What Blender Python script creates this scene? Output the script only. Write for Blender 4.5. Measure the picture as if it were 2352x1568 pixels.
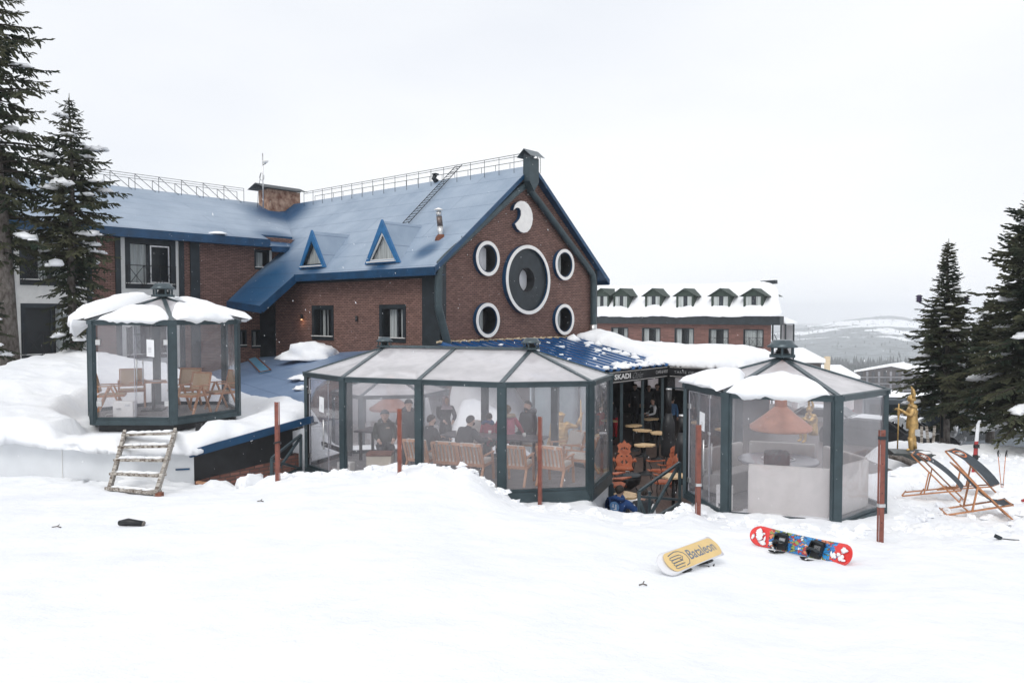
import bpy, bmesh, math, random
import numpy as np
from mathutils import Vector, Matrix, noise
R = math.radians
V = Vector
for o in list(bpy.data.objects):
    bpy.data.objects.remove(o)
SC = bpy.context.scene
COL = SC.collection
random.seed(7)

# ------------------------------------------------------------------ camera
TILT = 2.08
cam_d = bpy.data.cameras.new('camera')
cam = bpy.data.objects.new('camera', cam_d)
COL.objects.link(cam)
cam.location = (0, 0, 0)
cam.rotation_euler = (R(90 - TILT), 0, 0)
cam_d.sensor_width = 36
cam_d.lens = 27.0
cam_d.clip_start = 0.05
cam_d.clip_end = 9000
SC.camera = cam

# ------------------------------------------------------------------ sky, sun, exposure
SUN_EL, SUN_AZ = 48, 205      # degrees; azimuth clockwise from north (+Y)
w = bpy.data.worlds.new('World')
SC.world = w
w.use_nodes = True
nt = w.node_tree
nt.nodes.clear()
wo = nt.nodes.new('ShaderNodeOutputWorld')
bg = nt.nodes.new('ShaderNodeBackground')
bg.inputs['Strength'].default_value = 0.1
sky = nt.nodes.new('ShaderNodeTexSky')
sky.sky_type = 'NISHITA'
sky.sun_disc = False
sky.sun_elevation = R(SUN_EL)
sky.sun_rotation = R(SUN_AZ)
sky.dust_density = 4
tc = nt.nodes.new('ShaderNodeTexCoord')
mp = nt.nodes.new('ShaderNodeMapping')
mp.inputs['Scale'].default_value = (1.0, 1.0, 3.2)
nz = nt.nodes.new('ShaderNodeTexNoise')
nz.inputs['Scale'].default_value = 1.3
nz.inputs['Detail'].default_value = 5
nz.inputs['Roughness'].default_value = 0.45
cr = nt.nodes.new('ShaderNodeValToRGB')
cr.color_ramp.elements[0].position = 0.33
cr.color_ramp.elements[0].color = (8.35, 8.7, 9.35, 1)
cr.color_ramp.elements[1].position = 0.66
cr.color_ramp.elements[1].color = (10.0, 10.15, 10.35, 1)
mx = nt.nodes.new('ShaderNodeMixRGB')
mx.inputs[0].default_value = 0.93
nt.links.new(tc.outputs['Generated'], mp.inputs['Vector'])
nt.links.new(mp.outputs[0], nz.inputs['Vector'])
nt.links.new(nz.outputs['Fac'], cr.inputs['Fac'])
nt.links.new(sky.outputs[0], mx.inputs[1])
nt.links.new(cr.outputs[0], mx.inputs[2])
nt.links.new(mx.outputs[0], bg.inputs['Color'])
nt.links.new(bg.outputs[0], wo.inputs['Surface'])

sun_d = bpy.data.lights.new('sun', 'SUN')
sun_d.energy = 1.1
sun_d.angle = R(25)
sun_d.color = (1.0, 0.97, 0.93)
sun = bpy.data.objects.new('sun', sun_d)
COL.objects.link(sun)
sx = math.sin(R(SUN_AZ)) * math.cos(R(SUN_EL))
sy = math.cos(R(SUN_AZ)) * math.cos(R(SUN_EL))
sun.rotation_euler = V((-sx, -sy, -math.sin(R(SUN_EL)))).to_track_quat('-Z', 'Y').to_euler()

SC.view_settings.view_transform = 'Standard'
SC.view_settings.look = 'None'
SC.view_settings.exposure = 0.08
SC.view_settings.gamma = 1.0
SC.render.engine = 'CYCLES'
SC.cycles.transparent_max_bounces = 40
SC.cycles.max_bounces = 6
SC.cycles.volume_bounces = 2

# ------------------------------------------------------------------ projection helpers
FP = 1764.0
_t = R(TILT)
_F = V((0, math.cos(_t), -math.sin(_t)))
_U = V((0, math.sin(_t), math.cos(_t)))

def ray(x, y):
    return _F * FP + _U * (784 - y) + V((1, 0, 0)) * (x - 1176)

def at(x, y, d):
    r = ray(x, y)
    return r * (d / r.y)

def atz(x, y, z):
    r = ray(x, y)
    return r * (z / r.z)

def onpl(x, y, P, n):
    r = ray(x, y)
    return r * (P.dot(n) / r.dot(n))

# the hotel's own frame: g along its gable wall, r back along its ridge
_a = R(40.8)
GD = V((math.sin(_a), math.cos(_a), 0))
RD = V((-math.cos(_a), math.sin(_a), 0))
BO = V((-2.633, 28.0, 0))

def B(g, r, z):
    return BO + GD * g + RD * r + V((0, 0, z))

def gz(x, y, r=0.0):
    p = onpl(x, y, BO + RD * r, RD) - BO
    return p.dot(GD), p.z

def rz(x, y, g=0.0):
    p = onpl(x, y, BO + GD * g, GD) - BO
    return p.dot(RD), p.z

# ------------------------------------------------------------------ materials
def _new(name):
    m = bpy.data.materials.new(name)
    m.use_nodes = True
    t = m.node_tree
    p = t.nodes['Principled BSDF']
    return m, t, p

def N(t, typ, **kw):
    n = t.nodes.new(typ)
    for k, v in kw.items():
        if k in n.inputs.keys():
            n.inputs[k].default_value = v
        else:
            setattr(n, k, v)
    return n

def c4(c):
    return (c[0], c[1], c[2], 1)

def pm(name, col, rough=0.6, metal=0.0, var=0.2, vscale=3.0, bump=0.15, bscale=30, col2=None, coat=0.0, stretch=None, sss=0.0):
    m, t, p = _new(name)
    tcn = N(t, 'ShaderNodeTexCoord')
    src = tcn.outputs['Object']
    if stretch:
        mpn = N(t, 'ShaderNodeMapping')
        mpn.inputs['Scale'].default_value = stretch
        t.links.new(src, mpn.inputs[0]); src = mpn.outputs[0]
    n1 = N(t, 'ShaderNodeTexNoise', Scale=vscale, Detail=6.0, Roughness=0.6)
    t.links.new(src, n1.inputs['Vector'])
    rp = N(t, 'ShaderNodeValToRGB')
    a = col; b = col2 if col2 else [min(1, c * (1 + var)) for c in col]
    if not col2:
        a = [c * (1 - var) for c in col]
    rp.color_ramp.elements[0].position = 0.35; rp.color_ramp.elements[0].color = c4(a)
    rp.color_ramp.elements[1].position = 0.65; rp.color_ramp.elements[1].color = c4(b)
    t.links.new(n1.outputs['Fac'], rp.inputs[0])
    t.links.new(rp.outputs[0], p.inputs['Base Color'])
    p.inputs['Roughness'].default_value = rough
    p.inputs['Metallic'].default_value = metal
    p.inputs['Coat Weight'].default_value = coat
    if bump:
        n2 = N(t, 'ShaderNodeTexNoise', Scale=bscale, Detail=4.0)
        t.links.new(src, n2.inputs['Vector'])
        bp = N(t, 'ShaderNodeBump', Strength=bump, Distance=0.02)
        t.links.new(n2.outputs['Fac'], bp.inputs['Height'])
        t.links.new(bp.outputs[0], p.inputs['Normal'])
    return m

def brick_mat(name, c1, c2, mortar, bw=0.21, bh=0.07, ms=0.012):
    m, t, p = _new(name)
    uv = N(t, 'ShaderNodeUVMap')
    br = N(t, 'ShaderNodeTexBrick')
    br.inputs['Scale'].default_value = 1.0
    br.inputs['Brick Width'].default_value = bw
    br.inputs['Row Height'].default_value = bh
    br.inputs['Mortar Size'].default_value = ms
    br.inputs['Mortar Smooth'].default_value = 0.3
    br.inputs['Bias'].default_value = 0.0
    t.links.new(uv.outputs[0], br.inputs['Vector'])
    n1 = N(t, 'ShaderNodeTexNoise', Scale=0.9, Detail=5.0)
    t.links.new(uv.outputs[0], n1.inputs['Vector'])
    n3 = N(t, 'ShaderNodeTexNoise', Scale=4.0, Detail=8.0)
    t.links.new(uv.outputs[0], n3.inputs['Vector'])
    ca = N(t, 'ShaderNodeMixRGB'); ca.inputs[1].default_value = c4(c1); ca.inputs[2].default_value = c4([c * 0.75 for c in c2])
    cb = N(t, 'ShaderNodeMixRGB'); cb.inputs[1].default_value = c4(c2); cb.inputs[2].default_value = c4([min(1, c * 1.35) for c in c2])
    t.links.new(n1.outputs['Fac'], ca.inputs[0]); t.links.new(n3.outputs['Fac'], cb.inputs[0])
    t.links.new(ca.outputs[0], br.inputs['Color1']); t.links.new(cb.outputs[0], br.inputs['Color2'])
    br.inputs['Mortar'].default_value = c4(mortar)
    t.links.new(br.outputs['Color'], p.inputs['Base Color'])
    p.inputs['Roughness'].default_value = 0.85
    bp = N(t, 'ShaderNodeBump', Strength=0.5, Distance=0.01); bp.invert = True
    t.links.new(br.outputs['Fac'], bp.inputs['Height'])
    t.links.new(bp.outputs[0], p.inputs['Normal'])
    return m

def film(name, tint, veil, gloss=0.06, rough=0.08, nscale=1.5, smear=0.35, tl_mix=0.5):
    """clear or milky plastic sheet: mostly lets light through, a thin whitish veil, a sharp sheen"""
    m = bpy.data.materials.new(name); m.use_nodes = True
    t = m.node_tree; t.nodes.clear()
    out = N(t, 'ShaderNodeOutputMaterial')
    tr = N(t, 'ShaderNodeBsdfTransparent'); tr.inputs[0].default_value = (0.96, 0.96, 0.97, 1)
    df = N(t, 'ShaderNodeBsdfDiffuse'); df.inputs[0].default_value = c4(tint)
    tl = N(t, 'ShaderNodeBsdfTranslucent'); tl.inputs[0].default_value = c4(tint)
    md = N(t, 'ShaderNodeMixShader'); md.inputs[0].default_value = tl_mix
    t.links.new(df.outputs[0], md.inputs[1]); t.links.new(tl.outputs[0], md.inputs[2])
    tcn = N(t, 'ShaderNodeTexCoord')
    mpn = N(t, 'ShaderNodeMapping'); mpn.inputs['Scale'].default_value = (1, 1, 0.45)
    t.links.new(tcn.outputs['Object'], mpn.inputs[0])
    n1 = N(t, 'ShaderNodeTexNoise', Scale=nscale, Detail=5.0, Distortion=0.6)
    t.links.new(mpn.outputs[0], n1.inputs['Vector'])
    mr = N(t, 'ShaderNodeMapRange')
    mr.inputs['From Min'].default_value = 0.3; mr.inputs['From Max'].default_value = 0.7
    mr.inputs['To Min'].default_value = veil * (1 - smear); mr.inputs['To Max'].default_value = min(1, veil * (1 + smear))
    t.links.new(n1.outputs['Fac'], mr.inputs[0])
    m1 = N(t, 'ShaderNodeMixShader')
    t.links.new(mr.outputs[0], m1.inputs[0]); t.links.new(tr.outputs[0], m1.inputs[1]); t.links.new(md.outputs[0], m1.inputs[2])
    gl = N(t, 'ShaderNodeBsdfGlossy', Roughness=rough)
    n2 = N(t, 'ShaderNodeTexNoise', Scale=2.2, Detail=2.0, Distortion=1.0)
    t.links.new(mpn.outputs[0], n2.inputs['Vector'])
    bp = N(t, 'ShaderNodeBump', Strength=0.25, Distance=0.05)
    t.links.new(n2.outputs['Fac'], bp.inputs['Height']); t.links.new(bp.outputs[0], gl.inputs['Normal'])
    fr = N(t, 'ShaderNodeFresnel', IOR=1.35)
    gb = N(t, 'ShaderNodeNewGeometry'); ir = N(t, 'ShaderNodeMapRange')
    ir.inputs['To Min'].default_value = 1.35; ir.inputs['To Max'].default_value = 1 / 1.35
    t.links.new(gb.outputs['Backfacing'], ir.inputs[0]); t.links.new(ir.outputs[0], fr.inputs['IOR'])
    ad = N(t, 'ShaderNodeMath', operation='ADD'); ad.inputs[1].default_value = gloss - 0.02
    t.links.new(fr.outputs[0], ad.inputs[0])
    m2 = N(t, 'ShaderNodeMixShader')
    t.links.new(ad.outputs[0], m2.inputs[0]); t.links.new(m1.outputs[0], m2.inputs[1]); t.links.new(gl.outputs[0], m2.inputs[2])
    t.links.new(m2.outputs[0], out.inputs['Surface'])
    return m

def snow_mat(name, bumpy=0.35, big=6.0, small=45.0, dirt=0.0):
    m, t, p = _new(name)
    tcn = N(t, 'ShaderNodeTexCoord')
    g = tcn.outputs['Object']
    n0 = N(t, 'ShaderNodeTexNoise', Scale=0.8, Detail=6.0, Roughness=0.65)
    t.links.new(g, n0.inputs['Vector'])
    rp = N(t, 'ShaderNodeValToRGB')
    rp.color_ramp.elements[0].position = 0.3; rp.color_ramp.elements[0].color = (0.84, 0.86, 0.90, 1)
    rp.color_ramp.elements[1].position = 0.6; rp.color_ramp.elements[1].color = (0.93, 0.94, 0.95, 1)
    t.links.new(n0.outputs['Fac'], rp.inputs[0])
    last = rp.outputs[0]
    if dirt:
        n3 = N(t, 'ShaderNodeTexNoise', Scale=5.0, Detail=9.0, Roughness=0.75)
        t.links.new(g, n3.inputs['Vector'])
        r3 = N(t, 'ShaderNodeValToRGB')
        r3.color_ramp.elements[0].position = 0.66; r3.color_ramp.elements[0].color = (0, 0, 0, 1)
        r3.color_ramp.elements[1].position = 0.74; r3.color_ramp.elements[1].color = (dirt, dirt, dirt, 1)
        t.links.new(n3.outputs['Fac'], r3.inputs[0])
        mm = N(t, 'ShaderNodeMixRGB'); mm.inputs[2].default_value = (0.30, 0.27, 0.24, 1)
        t.links.new(r3.outputs[0], mm.inputs[0]); t.links.new(last, mm.inputs[1]); last = mm.outputs[0]
    t.links.new(last, p.inputs['Base Color'])
    p.inputs['Roughness'].default_value = 0.75
    p.inputs['Specular IOR Level'].default_value = 0.25
    n1 = N(t, 'ShaderNodeTexNoise', Scale=big, Detail=8.0, Roughness=0.6)
    n2 = N(t, 'ShaderNodeTexNoise', Scale=small, Detail=4.0, Roughness=0.7)
    t.links.new(g, n1.inputs['Vector']); t.links.new(g, n2.inputs['Vector'])
    b1 = N(t, 'ShaderNodeBump', Strength=bumpy, Distance=0.09)
    b2 = N(t, 'ShaderNodeBump', Strength=bumpy * 0.8, Distance=0.012)
    t.links.new(n1.outputs['Fac'], b1.inputs['Height']); t.links.new(n2.outputs['Fac'], b2.inputs['Height'])
    t.links.new(b1.outputs[0], b2.inputs['Normal']); t.links.new(b2.outputs[0], p.inputs['Normal'])
    return m

def wood_mat(name, c1, c2, rough=0.5, scale=8.0, axis=(1, 1, 12), var=None):
    m, t, p = _new(name)
    tcn = N(t, 'ShaderNodeTexCoord')
    mpn = N(t, 'ShaderNodeMapping'); mpn.inputs['Scale'].default_value = axis
    t.links.new(tcn.outputs['Object'], mpn.inputs[0])
    n1 = N(t, 'ShaderNodeTexNoise', Scale=scale, Detail=6.0, Distortion=0.8)
    t.links.new(mpn.outputs[0], n1.inputs['Vector'])
    rp = N(t, 'ShaderNodeValToRGB')
    rp.color_ramp.elements[0].position = 0.35; rp.color_ramp.elements[0].color = c4(c1)
    rp.color_ramp.elements[1].position = 0.65; rp.color_ramp.elements[1].color = c4(c2)
    t.links.new(n1.outputs['Fac'], rp.inputs[0]); t.links.new(rp.outputs[0], p.inputs['Base Color'])
    p.inputs['Roughness'].default_value = rough
    bp = N(t, 'ShaderNodeBump', Strength=0.2, Distance=0.01)
    t.links.new(n1.outputs['Fac'], bp.inputs['Height']); t.links.new(bp.outputs[0], p.inputs['Normal'])
    return m

def roof_mat(name, melt=(), frost=(0.315, 0.39, 0.485)):
    """deep blue painted sheet, frosted by a film of fresh snow except in the melted areas (world x, y, z, radius)"""
    m, t, p = _new(name)
    geo = N(t, 'ShaderNodeNewGeometry')
    n1 = N(t, 'ShaderNodeTexNoise', Scale=0.7, Detail=6.0, Roughness=0.6)
    t.links.new(geo.outputs['Position'], n1.inputs['Vector'])
    val = None
    for (x, y, z, rad) in melt:
        d = N(t, 'ShaderNodeVectorMath', operation='DISTANCE'); d.inputs[1].default_value = (x, y, z)
        t.links.new(geo.outputs['Position'], d.inputs[0])
        mr = N(t, 'ShaderNodeMapRange', interpolation_type='SMOOTHSTEP')
        mr.inputs['From Min'].default_value = rad * 0.25; mr.inputs['From Max'].default_value = rad
        t.links.new(d.outputs['Value'], mr.inputs[0])
        if val is None: val = mr.outputs[0]
        else:
            mn = N(t, 'ShaderNodeMath', operation='MULTIPLY'); t.links.new(val, mn.inputs[0]); t.links.new(mr.outputs[0], mn.inputs[1]); val = mn.outputs[0]
    a = N(t, 'ShaderNodeMapRange'); a.inputs['From Min'].default_value = 0.32; a.inputs['From Max'].default_value = 0.62
    a.inputs['To Min'].default_value = 0.68; a.inputs['To Max'].default_value = 0.95
    t.links.new(n1.outputs['Fac'], a.inputs[0])
    fac = a.outputs[0]
    if val is not None:
        mu = N(t, 'ShaderNodeMath', operation='MULTIPLY'); t.links.new(fac, mu.inputs[0]); t.links.new(val, mu.inputs[1]); fac = mu.outputs[0]
    mxn = N(t, 'ShaderNodeMixRGB'); mxn.inputs[1].default_value = (0.008, 0.070, 0.165, 1); mxn.inputs[2].default_value = c4(frost)
    t.links.new(fac, mxn.inputs[0]); t.links.new(mxn.outputs[0], p.inputs['Base Color'])
    p.inputs['Roughness'].default_value = 0.42
    # sheet seams
    uv = N(t, 'ShaderNodeUVMap')
    br = N(t, 'ShaderNodeTexBrick'); br.inputs['Scale'].default_value = 1.0
    br.inputs['Brick Width'].default_value = 9.0; br.inputs['Row Height'].default_value = 1.0; br.inputs['Mortar Size'].default_value = 0.012
    br.inputs['Color1'].default_value = (1, 1, 1, 1); br.inputs['Color2'].default_value = (0.97, 0.97, 0.97, 1); br.inputs['Mortar'].default_value = (0.45, 0.5, 0.6, 1)
    t.links.new(uv.outputs[0], br.inputs['Vector'])
    m3 = N(t, 'ShaderNodeMixRGB', blend_type='MULTIPLY'); m3.inputs[0].default_value = 1
    t.links.new(mxn.outputs[0], m3.inputs[1]); t.links.new(br.outputs['Color'], m3.inputs[2]); t.links.new(m3.outputs[0], p.inputs['Base Color'])
    bp = N(t, 'ShaderNodeBump', Strength=0.6, Distance=0.03); bp.invert = True
    n4 = N(t, 'ShaderNodeTexNoise', Scale=0.9, Detail=2.0); t.links.new(geo.outputs['Position'], n4.inputs['Vector'])
    ad = N(t, 'ShaderNodeMath', operation='MULTIPLY_ADD'); ad.inputs[1].default_value = 1.2
    t.links.new(n4.outputs['Fac'], ad.inputs[0]); t.links.new(br.outputs['Fac'], ad.inputs[2])
    t.links.new(ad.outputs[0], bp.inputs['Height']); t.links.new(bp.outputs[0], p.inputs['Normal'])
    return m

M = {}
M['brick'] = brick_mat('brick', (0.160, 0.082, 0.064), (0.228, 0.124, 0.100), (0.055, 0.040, 0.036))
M['brick_far'] = brick_mat('brick_far', (0.15, 0.072, 0.060), (0.185, 0.090, 0.075), (0.10, 0.06, 0.05), 0.9, 0.18, 0.02)
M['snow'] = snow_mat('snow', 0.35, dirt=0.0)
M['snow_ground'] = snow_mat('snow_ground', 0.55, 3.0, 38.0, dirt=0.16)
M['snow_soft'] = snow_mat('snow_soft', 0.25, 5.0, 60.0)
M['dark'] = pm('dark_metal', (0.022, 0.030, 0.036), 0.5, 0.2, 0.25, 2, 0.05)
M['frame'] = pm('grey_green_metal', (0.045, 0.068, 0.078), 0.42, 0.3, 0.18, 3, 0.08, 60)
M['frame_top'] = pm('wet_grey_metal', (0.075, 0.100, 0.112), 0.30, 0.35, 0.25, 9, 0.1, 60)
M['black'] = pm('black', (0.012, 0.013, 0.015), 0.45, 0.1, 0.3, 4, 0.05)
M['blue'] = pm('blue_paint', (0.009, 0.055, 0.128), 0.38, 0.1, 0.25, 2.0, 0.06, 20)
M['blue_bright'] = pm('bright_blue_paint', (0.014, 0.125, 0.30), 0.45, 0.0, 0.15, 3, 0.06)
M['white'] = pm('white_paint', (0.86, 0.84, 0.81), 0.55, 0, 0.05, 4, 0.05)
M['render'] = pm('grey_render', (0.68, 0.68, 0.66), 0.85, 0, 0.07, 3, 0.2, 40)
M['panel'] = pm('white_panel', (0.66, 0.68, 0.70), 0.5, 0, 0.06, 1.2, 0.03)
M['steel'] = pm('steel', (0.6, 0.6, 0.6), 0.3, 0.9, 0.15, 10, 0.03)
M['pipe_brown'] = pm('brown_pipe', (0.14, 0.11, 0.10), 0.35, 0.6, 0.3, 6, 0.1)
M['bark_dark'] = pm('dark_bark', (0.035, 0.028, 0.022), 0.95, 0, 0.4, 6, 0.3)
M['rust'] = pm('rust', (0.16, 0.060, 0.035), 0.85, 0.1, 0.4, 6, 0.3)
M['redpost'] = pm('red_brown_paint', (0.215, 0.070, 0.050), 0.6, 0.05, 0.22, 7, 0.2, 40)
M['wood'] = wood_mat('chair_wood', (0.42, 0.20, 0.11), (0.58, 0.32, 0.19))
M['woodl'] = wood_mat('pale_wood', (0.50, 0.33, 0.17), (0.66, 0.48, 0.28), 0.5, 6, (1, 8, 1))
M['woodr'] = wood_mat('red_wood', (0.30, 0.075, 0.032), (0.46, 0.14, 0.065), 0.35, 5, (5, 1, 1))
M['woodo'] = wood_mat('orange_wood', (0.40, 0.16, 0.065), (0.56, 0.26, 0.12), 0.4, 8, (1, 1, 1))
M['deck'] = wood_mat('grey_deck', (0.14, 0.135, 0.135), (0.27, 0.26, 0.255), 0.5, 3, (1, 6, 1))
M['deckr'] = wood_mat('brown_deck', (0.060, 0.040, 0.034), (0.105, 0.072, 0.060), 0.45, 3, (6, 1, 1))
M['oldwood'] = wood_mat('peeling_white_wood', (0.085, 0.055, 0.038), (0.56, 0.53, 0.48), 0.85, 7, (1, 3, 3))
M['cushion'] = pm('taupe_fabric', (0.56, 0.53, 0.51), 0.9, 0, 0.06, 5, 0.15, 80)
M['cream'] = pm('cream_fabric', (0.62, 0.58, 0.53), 0.9, 0, 0.06, 5, 0.15, 80)
M['cane'] = pm('cane', (0.55, 0.40, 0.26), 0.8, 0, 0.2, 60, 0.2, 120)
M['copper'] = pm('copper', (0.70, 0.33, 0.22), 0.4, 0.25, 0.15, 4, 0.08, 20)
M['gold'] = pm('gold_paint', (0.52, 0.34, 0.13), 0.42, 0.45, 0.3, 7, 0.3, 26, coat=0.1)
M['film'] = film('clear_film', (0.86, 0.85, 0.90), 0.085, 0.045)
M['film_milky'] = film('milky_film', (0.95, 0.93, 0.98), 0.185, 0.05)
M['film_roof'] = film('roof_film', (0.97, 0.94, 0.96), 0.78, 0.10, 0.15, 2.0, 0.16, 0.42)
M['glass'] = pm('window_glass', (0.018, 0.024, 0.030), 0.06, 0, 0.5, 1.2, 0.02, 6)
M['curtain'] = pm('curtain', (0.42, 0.45, 0.44), 0.9, 0, 0.35, 14, 0.1, 20, stretch=(1, 1, 0.03))
M['bark'] = pm('bark', (0.070, 0.058, 0.050), 0.95, 0, 0.5, 9, 0.9, 20, col2=(0.20, 0.18, 0.165), stretch=(1, 1, 0.5))
M['paper'] = pm('paper', (0.8, 0.81, 0.83), 0.8, 0, 0.03, 3, 0)
M['greenroof'] = pm('green_paint', (0.020, 0.038, 0.027), 0.6, 0, 0.25, 2, 0.1)
M['stone'] = pm('stone_base', (0.045, 0.055, 0.055), 0.35, 0, 0.3, 5, 0.2)

# ------------------------------------------------------------------ mesh builder
class MB:
    def __init__(s):
        s.v = []; s.f = []; s.mi = []; s.sm = []; s.T = None; s.m = 0; s.smooth = False
    def vert(s, p):
        p = V(p)
        if s.T is not None: p = s.T @ p
        s.v.append(p); return len(s.v) - 1
    def face(s, idx):
        s.f.append(tuple(idx)); s.mi.append(s.m); s.sm.append(s.smooth)
    def poly(s, pts):
        s.face([s.vert(p) for p in pts])
    def box(s, c, size, rot=None):
        c = V(c); h = V(size) * 0.5
        ids = []
        for dz in (-1, 1):
            for dx, dy in ((-1, -1), (1, -1), (1, 1), (-1, 1)):
                p = V((dx * h.x, dy * h.y, dz * h.z))
                if rot is not None: p = rot @ p
                ids.append(s.vert(c + p))
        a = ids
        for q in ((3, 2, 1, 0), (4, 5, 6, 7), (0, 1, 5, 4), (1, 2, 6, 5), (2, 3, 7, 6), (3, 0, 4, 7)):
            s.face([a[k] for k in q])
    def bar(s, p, q, w, h=None, up=(0, 0, 1)):
        """box beam from p to q, w across, h along up"""
        p = V(p); q = V(q); h = w if h is None else h
        d = (q - p).normalized(); up = V(up)
        if abs(d.dot(up.normalized())) > 0.98: up = V((0, 1, 0)) if abs(d.y) < 0.9 else V((1, 0, 0))
        sd = d.cross(up).normalized(); u = sd.cross(d).normalized()
        ids = [s.vert(e + sd * (a * w / 2) + u * (b * h / 2)) for e in (p, q) for a, b in ((-1, -1), (1, -1), (1, 1), (-1, 1))]
        for k in range(4): s.face([ids[k], ids[(k + 1) % 4], ids[4 + (k + 1) % 4], ids[4 + k]][::-1])
        s.face([ids[k] for k in (0, 1, 2, 3)]); s.face([ids[k] for k in (7, 6, 5, 4)])
    def tube(s, pts, r, n=8, caps=True, smooth=True):
        pts = [V(p) for p in pts]; rr = r if isinstance(r, (list, tuple)) else [r] * len(pts)
        old = s.smooth; s.smooth = smooth
        rings = []; ref = None
        for i, p in enumerate(pts):
            d = (pts[min(i + 1, len(pts) - 1)] - pts[max(i - 1, 0)]).normalized()
            if ref is None: ref = V((0, 0, 1)) if abs(d.z) < 0.9 else V((1, 0, 0))
            a = d.cross(ref).normalized(); b = a.cross(d).normalized(); ref = b
            rings.append([s.vert(p + (a * math.cos(2 * math.pi * k / n) + b * math.sin(2 * math.pi * k / n)) * rr[i]) for k in range(n)])
        for i in range(len(rings) - 1):
            for k in range(n):
                s.face([rings[i][k], rings[i + 1][k], rings[i + 1][(k + 1) % n], rings[i][(k + 1) % n]])
        s.smooth = False
        if caps:
            s.face(rings[0]); s.face(rings[-1][::-1])
        s.smooth = old
    def lathe(s, prof, c=(0, 0, 0), n=16, smooth=True, a0=0.0, lobes=None):
        c = V(c); old = s.smooth; s.smooth = smooth
        rings = []
        for (r, z) in prof:
            rings.append([s.vert(c + V((r * math.cos(a0 + 2 * math.pi * k / n), r * math.sin(a0 + 2 * math.pi * k / n), z))) for k in range(n)])
        for i in range(len(rings) - 1):
            for k in range(n):
                s.face([rings[i][k], rings[i][(k + 1) % n], rings[i + 1][(k + 1) % n], rings[i + 1][k]])
        s.smooth = False
        s.face(rings[0][::-1]); s.face(rings[-1]); s.smooth = old
    def prism(s, pts, vec):
        """extrude the polygon pts by vec"""
        pts = [V(p) for p in pts]; vec = V(vec)
        a = [s.vert(p) for p in pts]; b = [s.vert(p + vec) for p in pts]
        s.face(a[::-1]); s.face(b)
        n = len(pts)
        for k in range(n): s.face([a[k], a[(k + 1) % n], b[(k + 1) % n], b[k]])
    def ring(s, c, u, v, nrm, r0, r1, depth, n=40, a0=0, a1=2 * math.pi):
        """flat washer in plane (u,v) from radius r0 to r1 extruded depth along nrm"""
        c = V(c); full = abs(a1 - a0 - 2 * math.pi) < 1e-6
        k = n if full else n + 1
        def P(r, i, d):
            t = a0 + (a1 - a0) * i / n
            return s.vert(c + (u * math.cos(t) + v * math.sin(t)) * r + nrm * d)
        A = [[P(r, i, d) for i in range(k)] for r, d in ((r0, 0), (r1, 0), (r1, depth), (r0, depth))]
        for q in range(4):
            X, Y = A[q], A[(q + 1) % 4]
            for i in range(n if full else n):
                j = (i + 1) % k
                if not full and i + 1 >= k: continue
                s.face([X[i], X[j], Y[j], Y[i]])
    def sheet(s, fn, nu, nv, smooth=True):
        old = s.smooth; s.smooth = smooth
        ids = [[s.vert(fn(i / nu, j / nv)) for i in range(nu + 1)] for j in range(nv + 1)]
        for j in range(nv):
            for i in range(nu):
                s.face([ids[j][i], ids[j][i + 1], ids[j + 1][i + 1], ids[j + 1][i]])
        s.smooth = old
    def build(s, name, mat, parent=None, world=False, bevel=0, uv=True):
        me = bpy.data.meshes.new(name)
        off = V((0, 0, 0))
        if world and parent is not None: off = parent_off(parent)
        me.from_pydata([tuple(p - off) for p in s.v], [], s.f)
        mats = mat if isinstance(mat, (list, tuple)) else [mat]
        for m_ in mats: me.materials.append(M[m_] if isinstance(m_, str) else m_)
        me.polygons.foreach_set('material_index', s.mi)
        me.polygons.foreach_set('use_smooth', s.sm)
        if uv:
            ul = me.uv_layers.new(name='UVMap')
            co = s.v
            for pf in me.polygons:
                n = pf.normal
                if abs(n.z) > 0.985: tv = V((1, 0, 0)); bv = V((0, 1, 0))
                else:
                    tv = V((0, 0, 1)).cross(n).normalized(); bv = n.cross(tv)
                for li in pf.loop_indices:
                    p = co[me.loops[li].vertex_index]
                    ul.data[li].uv = (p.dot(tv), p.dot(bv))
        me.update()
        o = bpy.data.objects.new(name, me)
        COL.objects.link(o)
        if bevel:
            bm = bmesh.new(); bm.from_mesh(me)
            bmesh.ops.remove_doubles(bm, verts=bm.verts, dist=1e-5)
            es = [e for e in bm.edges if len(e.link_faces) == 2 and e.calc_face_angle(0) > 0.6]
            bmesh.ops.bevel(bm, geom=es, offset=bevel, segments=2, affect='EDGES', profile=0.6)
            bm.to_mesh(me); bm.free()
        if parent is not None: o.parent = parent
        return o

def parent_off(p):
    off = V((0, 0, 0))
    while p is not None:
        off = off + p.location; p = p.parent
    return off

def tag(o, label=None, cat=None, group=None, kind=None):
    if label: o['label'] = label
    if cat: o['category'] = cat
    if group: o['group'] = group
    if kind: o['kind'] = kind
    return o

def thing(name, label, cat, loc=(0, 0, 0), rz_=0.0, group=None):
    o = bpy.data.objects.new(name, None); COL.objects.link(o)
    o.location = loc; o.rotation_euler = (0, 0, rz_); o.empty_display_size = 0.2
    return tag(o, label, cat, group)

def copy_tree(o, parent=None):
    c = o.copy(); COL.objects.link(c)
    if parent is not None: c.parent = parent
    for ch in [x for x in bpy.data.objects if x.parent == o]: copy_tree(ch, c)
    return c

def dup(o, loc, rz_, label, group=None):
    c = copy_tree(o); c.location = loc; c.rotation_euler = (0, 0, rz_); c['label'] = label
    if group: c['group'] = group
    return c

def fbm(x, y, z=0.0, oct_=4):
    v = 0; a = 1; s_ = 1
    for k in range(oct_):
        v += a * noise.noise((x * s_, y * s_, z * s_ + k * 7.3)); a *= 0.5; s_ *= 2.03
    return v

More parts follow.
